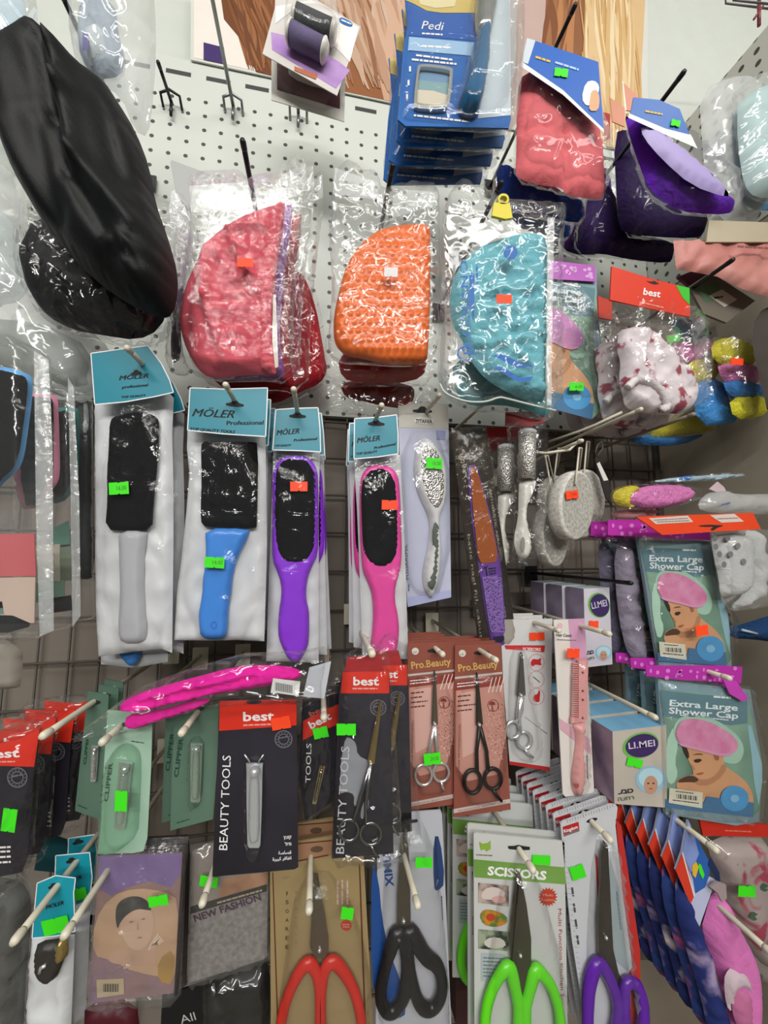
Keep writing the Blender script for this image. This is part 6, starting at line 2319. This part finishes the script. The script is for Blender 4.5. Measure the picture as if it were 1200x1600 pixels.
hook('long cream hook through the teal headed packs, tip low at the left', (26, 1466), .345, HOOKW, .0028)
hook('long cream hook through the hair net card, pointing down left', (104, 1457), .345, HOOKW, .0028)
# ---- dark bag bottom left corner
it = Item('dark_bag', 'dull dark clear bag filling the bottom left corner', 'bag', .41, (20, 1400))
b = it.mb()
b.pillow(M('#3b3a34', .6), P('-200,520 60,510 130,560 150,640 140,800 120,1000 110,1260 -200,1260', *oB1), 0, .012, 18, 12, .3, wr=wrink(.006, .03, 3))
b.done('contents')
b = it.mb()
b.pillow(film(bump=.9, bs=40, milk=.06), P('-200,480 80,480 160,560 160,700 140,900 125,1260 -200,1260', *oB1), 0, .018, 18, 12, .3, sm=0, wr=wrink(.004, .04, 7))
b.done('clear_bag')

# ---- hair net picture card
it = Item('hair_net_card', 'purple and tan card picturing a person in a dark net cap, clear sleeve', 'hair net', .40, (205, 1330))
b = it.mb()
b.prism(two('#6d5a84', '#9a7a68', 7, .3, .7, .4), P('465,410 855,400 815,1055 415,1105', *oB1), -.001, .0005)
b.flat(M('#7a6496', .4), P('467,412 853,402 842,500 800,560 700,530 600,560 520,600 460,560', *oB1), .0008)
b.flat(two('#a98464', '#c2a184', 10, .3, .7, .4), smooth_poly(P('440,720 520,600 640,560 780,580 838,620 825,900 818,990 640,960 520,900 435,880', *oB1), 1), .0010)
b.flat(two('#b08a3c', '#8d6f4e', 14, .3, .7, .4), smooth_poly(P('740,900 820,840 815,1020 740,1000', *oB1), 1), .0011)
b.flat(M('#c5a48e', .45), smooth_poly(P('560,690 640,640 700,650 725,700 715,780 690,830 650,860 600,840 565,770', *oB1), 2), .0013)
b.flat(M('#b9957e', .45), smooth_poly(P('560,830 640,860 700,820 760,780 720,880 740,920 660,930 540,920 500,900', *oB1), 1), .0012)
b.flat(two('#20201f', '#4a4a46', 90, .3, .7, .6), smooth_poly(P('540,700 545,640 590,605 650,600 695,625 712,670 690,665 640,660 590,690 560,730 550,760', *oB1), 2), .0015)
b.flat(M('#8a6856', .5), ell(*P('615,722', *oB1)[0], 3.6, 1, 10, -10), .0017)
b.flat(M('#8a6856', .5), ell(*P('672,708', *oB1)[0], 3.6, 1, 10, -10), .0017)
b.flat(M('#a8786a', .5), ell(*P('655,795', *oB1)[0], 4, 1.3, 10, -8), .0017)
b.flat(M('#b08f7a', .5), P('645,720 652,755 640,762', *oB1), .0016)
for k in range(4):
    b.flat(M('#d0b49e', .5), smooth_poly(P('%d,%d %d,%d %d,%d %d,%d' % (690 + k * 12, 850 - k * 8, 740 + k * 8, 770 + k * 10, 748 + k * 8, 778 + k * 10, 702 + k * 12, 858 - k * 8), *oB1), 1), .0016)
b.prism(M('#b3a184', .5), P('452,995 580,988 582,1060 455,1078', *oB1), .0008, .0013)
for i in range(12):
    x = 484 + i * 6
    b.flat(M('#2d332b', .5), P('%d,1012 %d,1012 %d,1050 %d,1050' % (x, x + (2, 4)[i % 2], x + (2, 4)[i % 2], x), *oB1), .0016)
b.done('printed_card')
b = it.mb()
b.pillow(film(bump=.7, bs=45, milk=.03), P('455,340 885,320 870,500 850,1060 820,1080 410,1110 430,800', *oB1), .0, .009, 10, 9, .2, sm=0, wr=wrink(.002, .05, 7))
b.done('clear_sleeve')
b = it.mb()
b.tube(M('#2b2526', .5), [(*p, .001) for p in P('462,400 870,360 850,700 825,1060', *oB1)], .0016, n=6)
b.done('dark_hem')
sticker(it, 247, 1408, 31, 16, -10, .011)
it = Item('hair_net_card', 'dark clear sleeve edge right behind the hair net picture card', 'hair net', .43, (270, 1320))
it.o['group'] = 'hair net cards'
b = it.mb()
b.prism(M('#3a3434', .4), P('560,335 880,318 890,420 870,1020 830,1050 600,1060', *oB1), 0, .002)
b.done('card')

# ---- NEW FASHION card
it = Item('hair_band_card', 'grey card printed NEW FASHION in a slanted clear bag', 'hair accessory', .42, (330, 1340))
b = it.mb()
b.prism(two('#6f6a68', '#8f8a86', 200, .3, .7, .5), P('0,390 100,350 360,330 352,880 330,900 -20,1010', *oB2), -.001, .0005)
b.flat(M('#8a8078', .5), P('0,395 100,355 360,335 356,545 0,650', *oB2), .0008)
b.flat(two('#7d4f38', '#b58a6a', 30, .3, .7, .45), P('150,520 280,495 356,490 354,545 120,610', *oB2), .001)
b.flat(M('#2a2724', .5), P('-8,650 350,545 350,578 -8,685', *oB2), .0012)
b.scrawl(M('#a89880', .5), P('120,640', *oB2)[0], P('330,580', *oB2)[0], 5, .0015)
b.text(M('#3d1f38', .5), 'NEW FASHION', P('14,722', *oB2)[0], P('326,618', *oB2)[0], 10.5, .0012, bold=.03)
b.done('printed_card')
b = it.mb()
b.pillow(film(bump=.8, bs=50, milk=.03), P('-10,360 100,340 365,320 360,890 -22,1020', *oB2), 0, .009, 10, 9, .2, sm=0, wr=wrink(.002, .05, 2))
b.done('clear_bag')
sticker(it, 326, 1378, 28, 17, 8, .011)
hook('short cream hook beside the green tag of the NEW FASHION card', (317, 1409), .375, HOOKW, .0028)
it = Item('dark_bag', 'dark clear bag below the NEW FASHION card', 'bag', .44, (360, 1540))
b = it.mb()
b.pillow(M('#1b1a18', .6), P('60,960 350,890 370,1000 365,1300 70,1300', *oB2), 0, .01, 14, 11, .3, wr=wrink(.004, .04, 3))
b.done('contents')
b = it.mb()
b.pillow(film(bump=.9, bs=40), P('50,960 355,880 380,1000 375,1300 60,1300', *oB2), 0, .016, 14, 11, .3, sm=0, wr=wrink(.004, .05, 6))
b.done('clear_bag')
it = Item('maroon_pack', 'dark maroon pack under the hair net card at the bottom edge', 'pack', .43, (180, 1575))
b = it.mb()
b.pillow(M('#4d0f1c', .5), P('400,1090 640,1080 660,1260 390,1270', *oB1), 0, .008, 10, 9, .3)
b.done('pack_body')
it = Item('black_card', 'black card with white letters between the maroon pack and the dark bag', 'card', .45, (280, 1560))
b = it.mb()
b.prism(M('#121113', .5), P('760,1070 980,1000 985,1280 750,1280', *oB1), 0, .002)
b.text(M('#b9b7b4', .5), 'All', P('850,1200', *oB1)[0], P('920,1180', *oB1)[0], 13, .0024)
b.done('card')


# ---- heavy scissors
def big_scissors(it, blades, piv, loops, hm, bm, z=.004, r=.005, screw=2.6, flatz=.75):
    """blades: list of outlines; loops: list of closed centre-line paths with per-point radii"""
    for k, pts in enumerate(blades):
        b = it.mb()
        b.prism(bm, pts, z + k * .0016, z + .0015 + k * .0016)
        bl = b.done('blade')
    for k, (path, rad) in enumerate(loops):
        b = it.mb()
        p2 = smooth_poly(path, 2)
        n = len(p2)
        rr = [rad[min(len(rad) - 1, int(i / n * len(rad)))] for i in range(n)]
        rr = [(rr[i - 1] + rr[i] + rr[(i + 1) % n]) / 3 * 1.2 for i in range(n)]
        b.tube(hm, [(x, y, z + .003) for x, y in p2], rr, n=10, closed=True, flatz=flatz)
        b.done('handle')
    b = it.mb()
    b.tube(CHROME, [(*piv, z), (*piv, z + .0052)], screw * it.Y / F, n=12)
    b.done('pivot_screw')


it = Item('scissors_card', 'red handled scissors on a kraft coloured card with green tag', 'scissors', .415, (495, 1327), group='household scissors cards')
b = it.mb()
KR = M('#98845c', .55, vary=.1, vs=15)
b.prism(KR, P('365,395 500,345 660,318 800,330 820,700 855,1300 370,1300', *oB2), -.0018, 0)
b.flat(M('#9a7458', .55), P('490,362 660,332 800,345 803,400 640,410 490,440', *oB2), .0003)
for pts in ('376,490 381,490 408,1300 402,1300', '782,450 788,450 820,1300 812,1300', '490,352 800,325 800,330 490,358', '490,434 640,405 640,411 490,441'):
    b.flat(M('#5d2a20', .5), P(pts, *oB2), .0005)
b.flat(M('#5b4636', .5), ell(495, 1327, 10, 5, 18, -6), .0006)
for i, ch in enumerate('ISOAREE'):
    x, y = P('438,%d' % (596 + i * 42), *oB2)[0]
    b.text(M('#3a3024', .5), ch, (x + (1.5 if ch == 'I' else 0), y), (x + (3 if ch == 'I' else 5), y), 6, .0005)
for i in range(7):
    x, y = P('482,%d' % (582 + i * 40), *oB2)[0]
    b.lines(M('#8a7a58', .5), [(x, y, x + 4, y)], .0005, 2, i)
for dx in (690, 712, 736):
    b.scrawl(M('#c9a8a0', .5), P('%d,640' % dx, *oB2)[0], P('%d,525' % dx, *oB2)[0], 5, .0005)
b.flat(M('#b3402c', .5), ell(*P('723,738', *oB2)[0], 8.5, 8.5, 20), .0005)
b.lines(M('#d8a090', .5), [P('706,734', *oB2)[0] + P('740,734', *oB2)[0], P('708,745', *oB2)[0] + P('738,745', *oB2)[0]], .0008, 1.5, 4)
b.scrawl(M('#8a7a58', .5), P('424,525', *oB2)[0], P('455,520', *oB2)[0], 5, .0005)
b.done('backing_card')
big_scissors(it, [P('570,500 590,500 612,640 640,800 640,870 612,900 580,880 552,840', *oB2), P('585,520 598,560 625,700 640,820 628,890 590,900 560,860', *oB2)], P('598,855', *oB2)[0],
             [(P('545,905 570,935 592,985 598,1100 596,1260 540,1330 440,1340 410,1260 425,1150 455,1050 500,960', *oB2), [.0048, .0042, .0036, .0036, .004, .004, .004, .004, .0042, .0046, .005]),
              (P('655,895 625,940 612,1000 606,1110 608,1260 680,1340 770,1340 800,1260 790,1150 760,1040 710,950', *oB2), [.005, .0042, .0036, .0036, .004, .004, .004, .004, .0042, .0046, .005])],
             M('#c8291f', .3), M('#8a8478', .3, 1.0))
b = it.mb()
b.pillow(film(bump=.5, bs=30), P('500,480 690,480 840,900 850,1300 380,1300 420,1000', *oB2), .0, .018, 12, 11, -1, wr=wrink(.0015, .05, 4))
b.done('blister')
sticker(it, *P('728,683', *oB2)[0], 19, 19, 8, .0195)
dup(it, .02, 'red handled scissors card, second on the same hook, edge above the first', -.001, .004, skip=('price_sticker', 'blister'))
hook('cream hook through the kraft scissors card', (483, 1420), .36, HOOKW, .0028)

it = Item('scissors_card', 'black handled scissors on a white card with blue swoosh and green tag', 'scissors', .42, (645, 1283), group='household scissors cards')
b = it.mb()
b.prism(M('#b4b6be', .4), P('-30,260 90,210 265,198 272,215 320,1300 -40,1300', *oB3), -.0018, 0)
b.flat(M('#1f4a8c', .4), smooth_poly(P('-60,420 -25,520 -10,700 20,850 80,1000 110,1150 60,1180 -20,1100 -60,1000', *oB3), 1), .0004)
b.flat(M('#27406e', .4), smooth_poly(P('232,320 262,320 288,540 250,580 232,560', *oB3), 1), .0004)
vtext(b, M('#1f4a8c', .5), 'XIMU', P('45,555', *oB3)[0], P('28,400', *oB3)[0], 12, .0005, bold=.03)
b.scrawl(M('#2a3550', .5), P('252,440', *oB3)[0], P('248,322', *oB3)[0], 3.5, .0008)
b.scrawl(M('#3a3f50', .5), P('266,600', *oB3)[0], P('272,715', *oB3)[0], 2.6, .0006)
b.flat(INK, P('92,245 155,240 160,250 150,256 100,262', *oB3), .0005)
b.done('backing_card')
big_scissors(it, [P('98,280 110,290 122,500 125,700 120,790 85,800 60,760 60,600 78,420', *oB3), P('85,300 95,400 118,600 122,720 90,800 60,760 62,600 72,440', *oB3)], P('92,718', *oB3)[0],
             [(P('62,770 90,800 105,860 112,950 100,1060 60,1140 10,1150 -20,1080 -5,980 15,900 40,820', *oB3), [.007, .0055, .0055, .006, .005, .005, .005, .005, .005, .006, .007]),
              (P('118,750 160,830 200,890 250,920 275,1000 268,1080 225,1140 170,1120 140,1040 120,940 100,840', *oB3), [.007, .0065, .006, .005, .005, .005, .0055, .005, .005, .006, .007])],
             M('#17161a', .3), M('#7d786e', .3, 1.0))
b = it.mb()
b.pillow(film(bump=.6, bs=35), P('20,260 230,240 300,900 310,1300 -30,1300 -20,800', *oB3), .0, .017, 12, 11, -1, wr=wrink(.002, .05, 4))
b.done('blister')
sticker(it, *P('187,444', *oB3)[0], 26, 16, 0, .0185)
hook('cream hook on the white card of the black handled scissors', (652, 1412), .36, HOOKW, .0028)

# ---- green SCISSORS card
it = Item('scissors_card', 'lime handled kitchen scissors on a white card with green SCISSORS band', 'scissors', .40, (811, 1324), group='kitchen scissors cards')
b = it.mb()
b.prism(M('#c4c6c4', .4), P('420,312 430,304 835,343 846,350 862,1300 425,1300', *oB3), -.0018, 0)
b.flat(two('#4d7a28', '#82ab58', 5, .3, .7, .4), P('421,428 847,466 855,546 424,512', *oB3), .0004)
b.text(WINK, 'SCISSORS', P('484,500', *oB3)[0], P('760,524', *oB3)[0], 13, .0008, bold=.04)
b.flat(INK, P('580,366 610,365 630,360 655,366 684,370 684,384 640,386 585,380', *oB3), .0005)
b.flat(M('#86a83c', .5), P('446,345 462,356 490,350 500,340 500,380 480,392 470,380 455,388 450,372', *oB3), .0005)
b.scrawl(M('#77745c', .5), P('432,412', *oB3)[0], P('508,416', *oB3)[0], 3.4, .0005)
b.flat(two('#4a3830', '#b9a49a', 60, .4, .6, .5), P('442,538 585,552 585,650 442,632', *oB3), .0005)
b.flat(M('#d0c2bc', .5), smooth_poly(P('450,610 470,565 520,555 570,580 560,610 500,620', *oB3), 1), .0007)
b.flat(M('#c9a09c', .5), smooth_poly(P('500,610 540,595 575,610 560,635 515,630', *oB3), 1), .0008)
b.flat(two('#4f7a34', '#c7842c', 90, .4, .6, .5), smooth_poly(P('446,690 470,662 520,668 575,690 580,730 520,748 465,735', *oB3), 1), .0005)
b.flat(M('#b5412a', .5), ell(*P('500,700', *oB3)[0], 7, 6, 12), .0008)
b.flat(two('#2e3a30', '#9aa48c', 70, .4, .6, .5), P('442,756 585,768 585,860 442,846', *oB3), .0005)
b.flat(M('#c9c2bc', .5), smooth_poly(P('460,820 500,790 560,800 575,840 500,848', *oB3), 1), .0008)
b.flat(M('#aab4b8', .5), P('455,868 570,874 570,1000 455,1000', *oB3), .0004)
for i in range(6):
    b.lines(M('#6a7478', .5), [P('465,%d' % (890 + i * 17), *oB3)[0] + P('555,%d' % (894 + i * 17), *oB3)[0]], .0007, 1.8, i)
b.flat(M('#b8402c', .45), star(*P('768,605', *oB3)[0], 15.5, 11.5, 18), .0005)
b.text(M('#e0a898', .5), 'Multi', P('745,600', *oB3)[0], P('792,602', *oB3)[0], 4, .0008)
b.text(M('#e0a898', .5), 'Function', P('738,622', *oB3)[0], P('798,624', *oB3)[0], 4, .0008)
vtext(b, M('#a8504c', .5), 'Multi Function Kitchen Scissors', P('816,660', *oB3)[0], P('832,1190', *oB3)[0], 5.5, .0005)
b.done('backing_card')
LIME = M('#62dc1c', .28, spec=.5)
big_scissors(it, [P('622,480 640,500 668,640 690,800 690,920 640,960 595,900 590,780', *oB3), P('635,520 660,620 672,740 690,880 685,1030 650,1085 620,1050 600,920', *oB3)], P('640,880', *oB3)[0],
             [(P('588,920 606,990 622,1070 634,1120 630,1260 560,1330 500,1320 470,1230 480,1120 510,1030 545,965', *oB3), [.0055, .005, .005, .005, .0045, .0045, .0045, .0045, .0045, .0048, .0055]),
              (P('706,935 690,1010 672,1080 662,1120 664,1260 720,1330 800,1330 832,1240 820,1120 785,1020 745,970', *oB3), [.0055, .005, .005, .005, .0045, .0045, .0045, .0045, .0045, .0048, .0055])],
             LIME, M('#6d6a60', .32, 1.0))
b = it.mb()
b.pillow(film(bump=.3, bs=25), P('560,440 720,450 850,1000 855,1300 440,1300 470,1000', *oB3), .0, .018, 12, 11, -1)
b.done('blister')
sticker(it, *P('738,433', *oB3)[0], 28, 15, 3, .0022)
for i, t in enumerate(('second', 'third', 'fourth', 'fifth', 'sixth')):
    dup(it, (.014, .06, .078, .096, .114)[i], 'white kitchen scissors card with green band, %s on the hook' % t, -.001, .0, skip=('blister',) if i == 0 else ('blister', 'price_sticker'))
hook('cream hook through the lime handled kitchen scissors card', (831, 1357), .375, HOOKW, .003)

# ---- purple scissors card with measuring marks
it = Item('scissors_card', 'purple handled scissors on a white card with red edge, ruler marks and red label', 'scissors', .40, (917, 1288), group='ruler edged scissors cards')
b = it.mb()
b.prism(M('#c3c5ca', .4), P('828,262 840,250 1060,170 1085,170 1095,185 1085,270 1120,600 1165,930 1180,1300 960,1300 880,800 850,500', *oB3), -.0018, 0)
b.flat(M('#b8302c', .4), P('1086,240 1112,270 1200,850 1210,1300 1150,1300 1160,1000 1148,960 1168,925 1120,600', *oB3), .0003)
b.prism(M('#b5252a', .4), P('1086,240 1112,270 1200,850 1210,1300 1180,1300 1166,930 1120,600', *oB3), -.003, -.0018)
b.flat(M('#b02428', .4), P('838,276 912,252 916,286 842,312', *oB3), .0004)
b.text(WINK, 'Kingdom', P('846,304', *oB3)[0], P('910,282', *oB3)[0], 5, .0008, bold=.02)
b.flat(M('#6d6d70', .5), P('842,313 916,287 917,296 843,322', *oB3), .0005)
for i in range(18):
    x, y = P('%f,%f' % (860 + i * 12.5, 250 - i * 4.3), *oB3)[0]
    b.flat(M('#8a8c92', .5), rect(x, y, .8, 4 if i % 3 else 6, -18), .0005)
for i in range(34):
    x, y = P('%f,%f' % (838 + i * 3.2, 340 + i * 25), *oB3)[0]
    b.flat(M('#9a9ca2', .5), rect(x, y, 4 if i % 5 else 7, .8, 8), .0005)
b.flat(M('#b5252a', .4), P('990,400 1002,420 1012,640 1000,600', *oB3), .0005)
b.flat(M('#9ba9ae', .4), P('1060,420 1100,560 1140,900 1150,960 1080,900 1060,700', *oB3), .0004)
b.scrawl(M('#6d8088', .5), P('1085,580', *oB3)[0], P('1105,760', *oB3)[0], 4, .0006)
for i in range(4):
    x, y = P('%d,%d' % (882 + i * 8, 560 + i * 75), *oB3)[0]
    b.lines(M('#4a4c54', .5), [(x, y, x + 2, y + 14)], .0006, 3, i)
b.flat(INK, ell(*P('975,245', *oB3)[0], 9, 3, 14, -18), .0005)
b.done('backing_card')
big_scissors(it, [P('1030,340 1050,360 1062,600 1075,850 1100,960 1130,1020 1120,1080 1080,1060 1040,980 1005,880 1000,700', *oB3), P('1020,380 1040,420 1058,640 1066,820 1050,900 1010,900 1004,740', *oB3)], P('1042,796', *oB3)[0],
             [(P('1005,905 1045,960 1080,1040 1100,1120 1090,1220 1050,1300 990,1330 955,1250 955,1150 958,1050 975,960', *oB3), [.0055, .005, .005, .005, .005, .005, .005, .005, .0055, .006, .006]),
              (P('1130,1010 1165,1000 1195,1030 1215,1110 1215,1220 1180,1310 1140,1290 1130,1200 1125,1100', *oB3), [.005, .005, .0055, .006, .006, .005, .005, .005])],
             M('#5d1fa0', .25, spec=.5), M('#6d6a64', .3, 1.0))
b = it.mb()
b.pillow(film(bump=.5, bs=30), P('980,300 1080,290 1150,900 1190,1300 960,1300 940,950', *oB3), .0, .017, 10, 10, -1, wr=wrink(.0015, .05, 4))
b.done('blister')
sticker(it, *P('909,490', *oB3)[0], 22, 21, -18, .0025)
for i, t in enumerate(('second', 'third', 'fourth', 'fifth', 'sixth', 'seventh', 'eighth')):
    dup(it, .0135 * (i + 1), 'white ruler edged scissors card, %s in the stack under the comb card' % t, .0, .0, skip=('price_sticker', 'blister', 'handle'))
hook('cream hook through the purple handled scissors card', (951, 1310), .375, HOOKW, .003)

# ---- sock packs
SOCK = [two('#1c2a68', '#9a8ab0', 30, .5, .64, .8), two('#243a78', '#b0588a', 30, .5, .62, .8), two('#1a2860', '#d8ccd4', 26, .52, .63, .8)]
SW = M('#b5bbd8', .45)
it = Item('sock_pack', 'dark patterned socks with red, white and blue header, nearest of the fan', 'socks', .385, (1080, 1320), group='fanned sock packs')
b = it.mb()
b.prism(SW, P('772,278 800,340 835,470 850,560 880,580 920,600 830,858 790,770 740,600 705,545 738,455', *oB4), 0, .002)
b.flat(M('#2a5ca8', .45), P('775,290 885,500 888,570 862,640 812,672 800,600 770,520 742,462', *oB4), .0024)
b.flat(M('#7f92cc', .45), P('772,280 800,345 830,460 790,560 742,458', *oB4), .0026)
b.flat(M('#cf3a24', .45), P('740,455 775,540 806,685 785,730 745,640 706,546', *oB4), .0028)
b.flat(M('#d8dade', .45), P('738,452 744,450 810,688 803,690', *oB4), .003)
b.flat(M('#d8b02c', .45), P('796,520 815,502 830,530 812,590 795,570', *oB4), .0029)
b.flat(GREENST, P('828,510 842,520 860,570 852,596 832,560', *oB4), .003)
b.done('header_card')
b = it.mb()
b.pillow(SOCK[0], P('705,560 745,640 785,735 832,860 880,980 930,1150 985,1360 1000,1460 890,1460 840,1230 770,1000 700,760', *oB4), -.006, .010, 12, 7, .4, sm=1, wr=wrink(.002, .04, 3))
b.done('sock')
for i, t in enumerate(('second', 'third', 'fourth', 'fifth', 'sixth', 'seventh')):
    r = dup(it, .0135 * (i + 1), 'sock pack with red and blue header, %s in the fan behind the scissors card' % t, -.003 * (i + 1), .003 * (i + 1), roll=0)
    for ch in COL.objects:
        if ch.parent == r and ch.name.startswith('sock'):
            me = ch.data.copy()
            me.materials[0] = SOCK[(i + 1) % 3]
            ch.data = me
hook('cream hook through the fanned sock packs', (1116, 1326), .355, HOOKW, .003)

# ---- pink slipper sock
it = Item('slipper_sock', 'pale pink soft slipper sock with grey heel hanging beside the sock fan', 'sock', .39, (1110, 1420))
b = it.mb()
b.pillow(cloth('#d274b4', .5, 300, crease=.25), P('840,862 870,760 895,672 930,665 962,690 985,740 1020,820 1070,920 1105,1000 1122,1100 1125,1250 1110,1450 1000,1450 985,1330 940,1150 890,1000', *oB4), 0, .016, 18, 7, .4, wr=fold((1110, 1420, 1135, 1500, 6, .003), (1120, 1450, 1160, 1540, 6, -.002)))
b.done('sock')
b = it.mb()
b.pillow(cloth('#c3b0b8', .4, 300, crease=.2), P('962,1130 985,1080 1020,1060 1060,1075 1105,1140 1100,1200 1050,1150 1010,1180 1000,1260 1005,1310 975,1270', *oB4), .014, .006, 8, 6, .3)
b.done('heel_patch')
b = it.mb()
b.pillow(cloth('#b86a92', .4, 300, crease=.2), P('1010,1210 1040,1165 1080,1170 1110,1230 1110,1400 1040,1400 1005,1300', *oB4), .013, .006, 10, 7, .3)
b.done('sole_patch')
b = it.mb()
b.prism(M('#9a8a8c', .5), P('893,640 930,610 975,625 980,700 955,720 930,670', *oB4), .012, .014)
b.flat(M('#1c2c50', .5), P('890,470 940,560 945,610 925,610 880,520', *oB4), .008)
b.done('hang_tag')

# ---- floral bag
it = Item('floral_bag', 'rose patterned grey cloth under a red header strip at lower right edge', 'shower cap', .425, (1130, 1290))
b = it.mb()
b.pillow(two('#a89a96', '#a03a52', 26, .56, .64, .75, distort=.6), P('860,370 1250,350 1250,1080 1180,1060 1120,1000 1060,900 1000,760 950,640 900,500', *oB4), 0, .014, 16, 10, .3, wr=wrink(.003, .03, 9))
for x, y in ((1060, 520), (1125, 795), (1150, 1120), (1180, 640)):
    b.flat(M('#3d5a44', .7), smooth_poly(rect(*P('%d,%d' % (x, y), *oB4)[0], 13, 12, 30), 1), .0165)
b.done('cloth')
b = it.mb()
b.prism(M('#c02a1c', .45), P('830,268 1000,280 1250,312 1250,372 1000,366 852,362', *oB4), .016, .018)
b.scrawl(M('#d8705c', .5), P('970,342', *oB4)[0], P('1110,348', *oB4)[0], 4, .0184)
b.done('header_strip')
b = it.mb()
b.pillow(film(bump=.9, bs=40), P('850,360 1260,350 1260,1090 1180,1070 1060,920 950,650', *oB4), 0, .02, 14, 10, .2, sm=0, wr=wrink(.003, .05, 9))
b.done('clear_bag')
sticker(it, *P('1088,662', *oB4)[0], 27, 17, 2, .0215)
hook('cream hook low at the right edge crossing the rose patterned bag', (1206, 1490), .335, HOOKW, .003)
it = Item('floral_bag', 'rose patterned cloth end hanging lowest at the right edge', 'shower cap', .46, (1190, 1500))
b = it.mb()
b.pillow(two('#8d827c', '#8a3446', 26, .54, .64, .75, distort=.6), P('1100,980 1260,980 1260,1160 1160,1150 1110,1080', *oB4), 0, .01, 12, 9, .3)
b.done('cloth')
# beige carton low behind the scissors and socks
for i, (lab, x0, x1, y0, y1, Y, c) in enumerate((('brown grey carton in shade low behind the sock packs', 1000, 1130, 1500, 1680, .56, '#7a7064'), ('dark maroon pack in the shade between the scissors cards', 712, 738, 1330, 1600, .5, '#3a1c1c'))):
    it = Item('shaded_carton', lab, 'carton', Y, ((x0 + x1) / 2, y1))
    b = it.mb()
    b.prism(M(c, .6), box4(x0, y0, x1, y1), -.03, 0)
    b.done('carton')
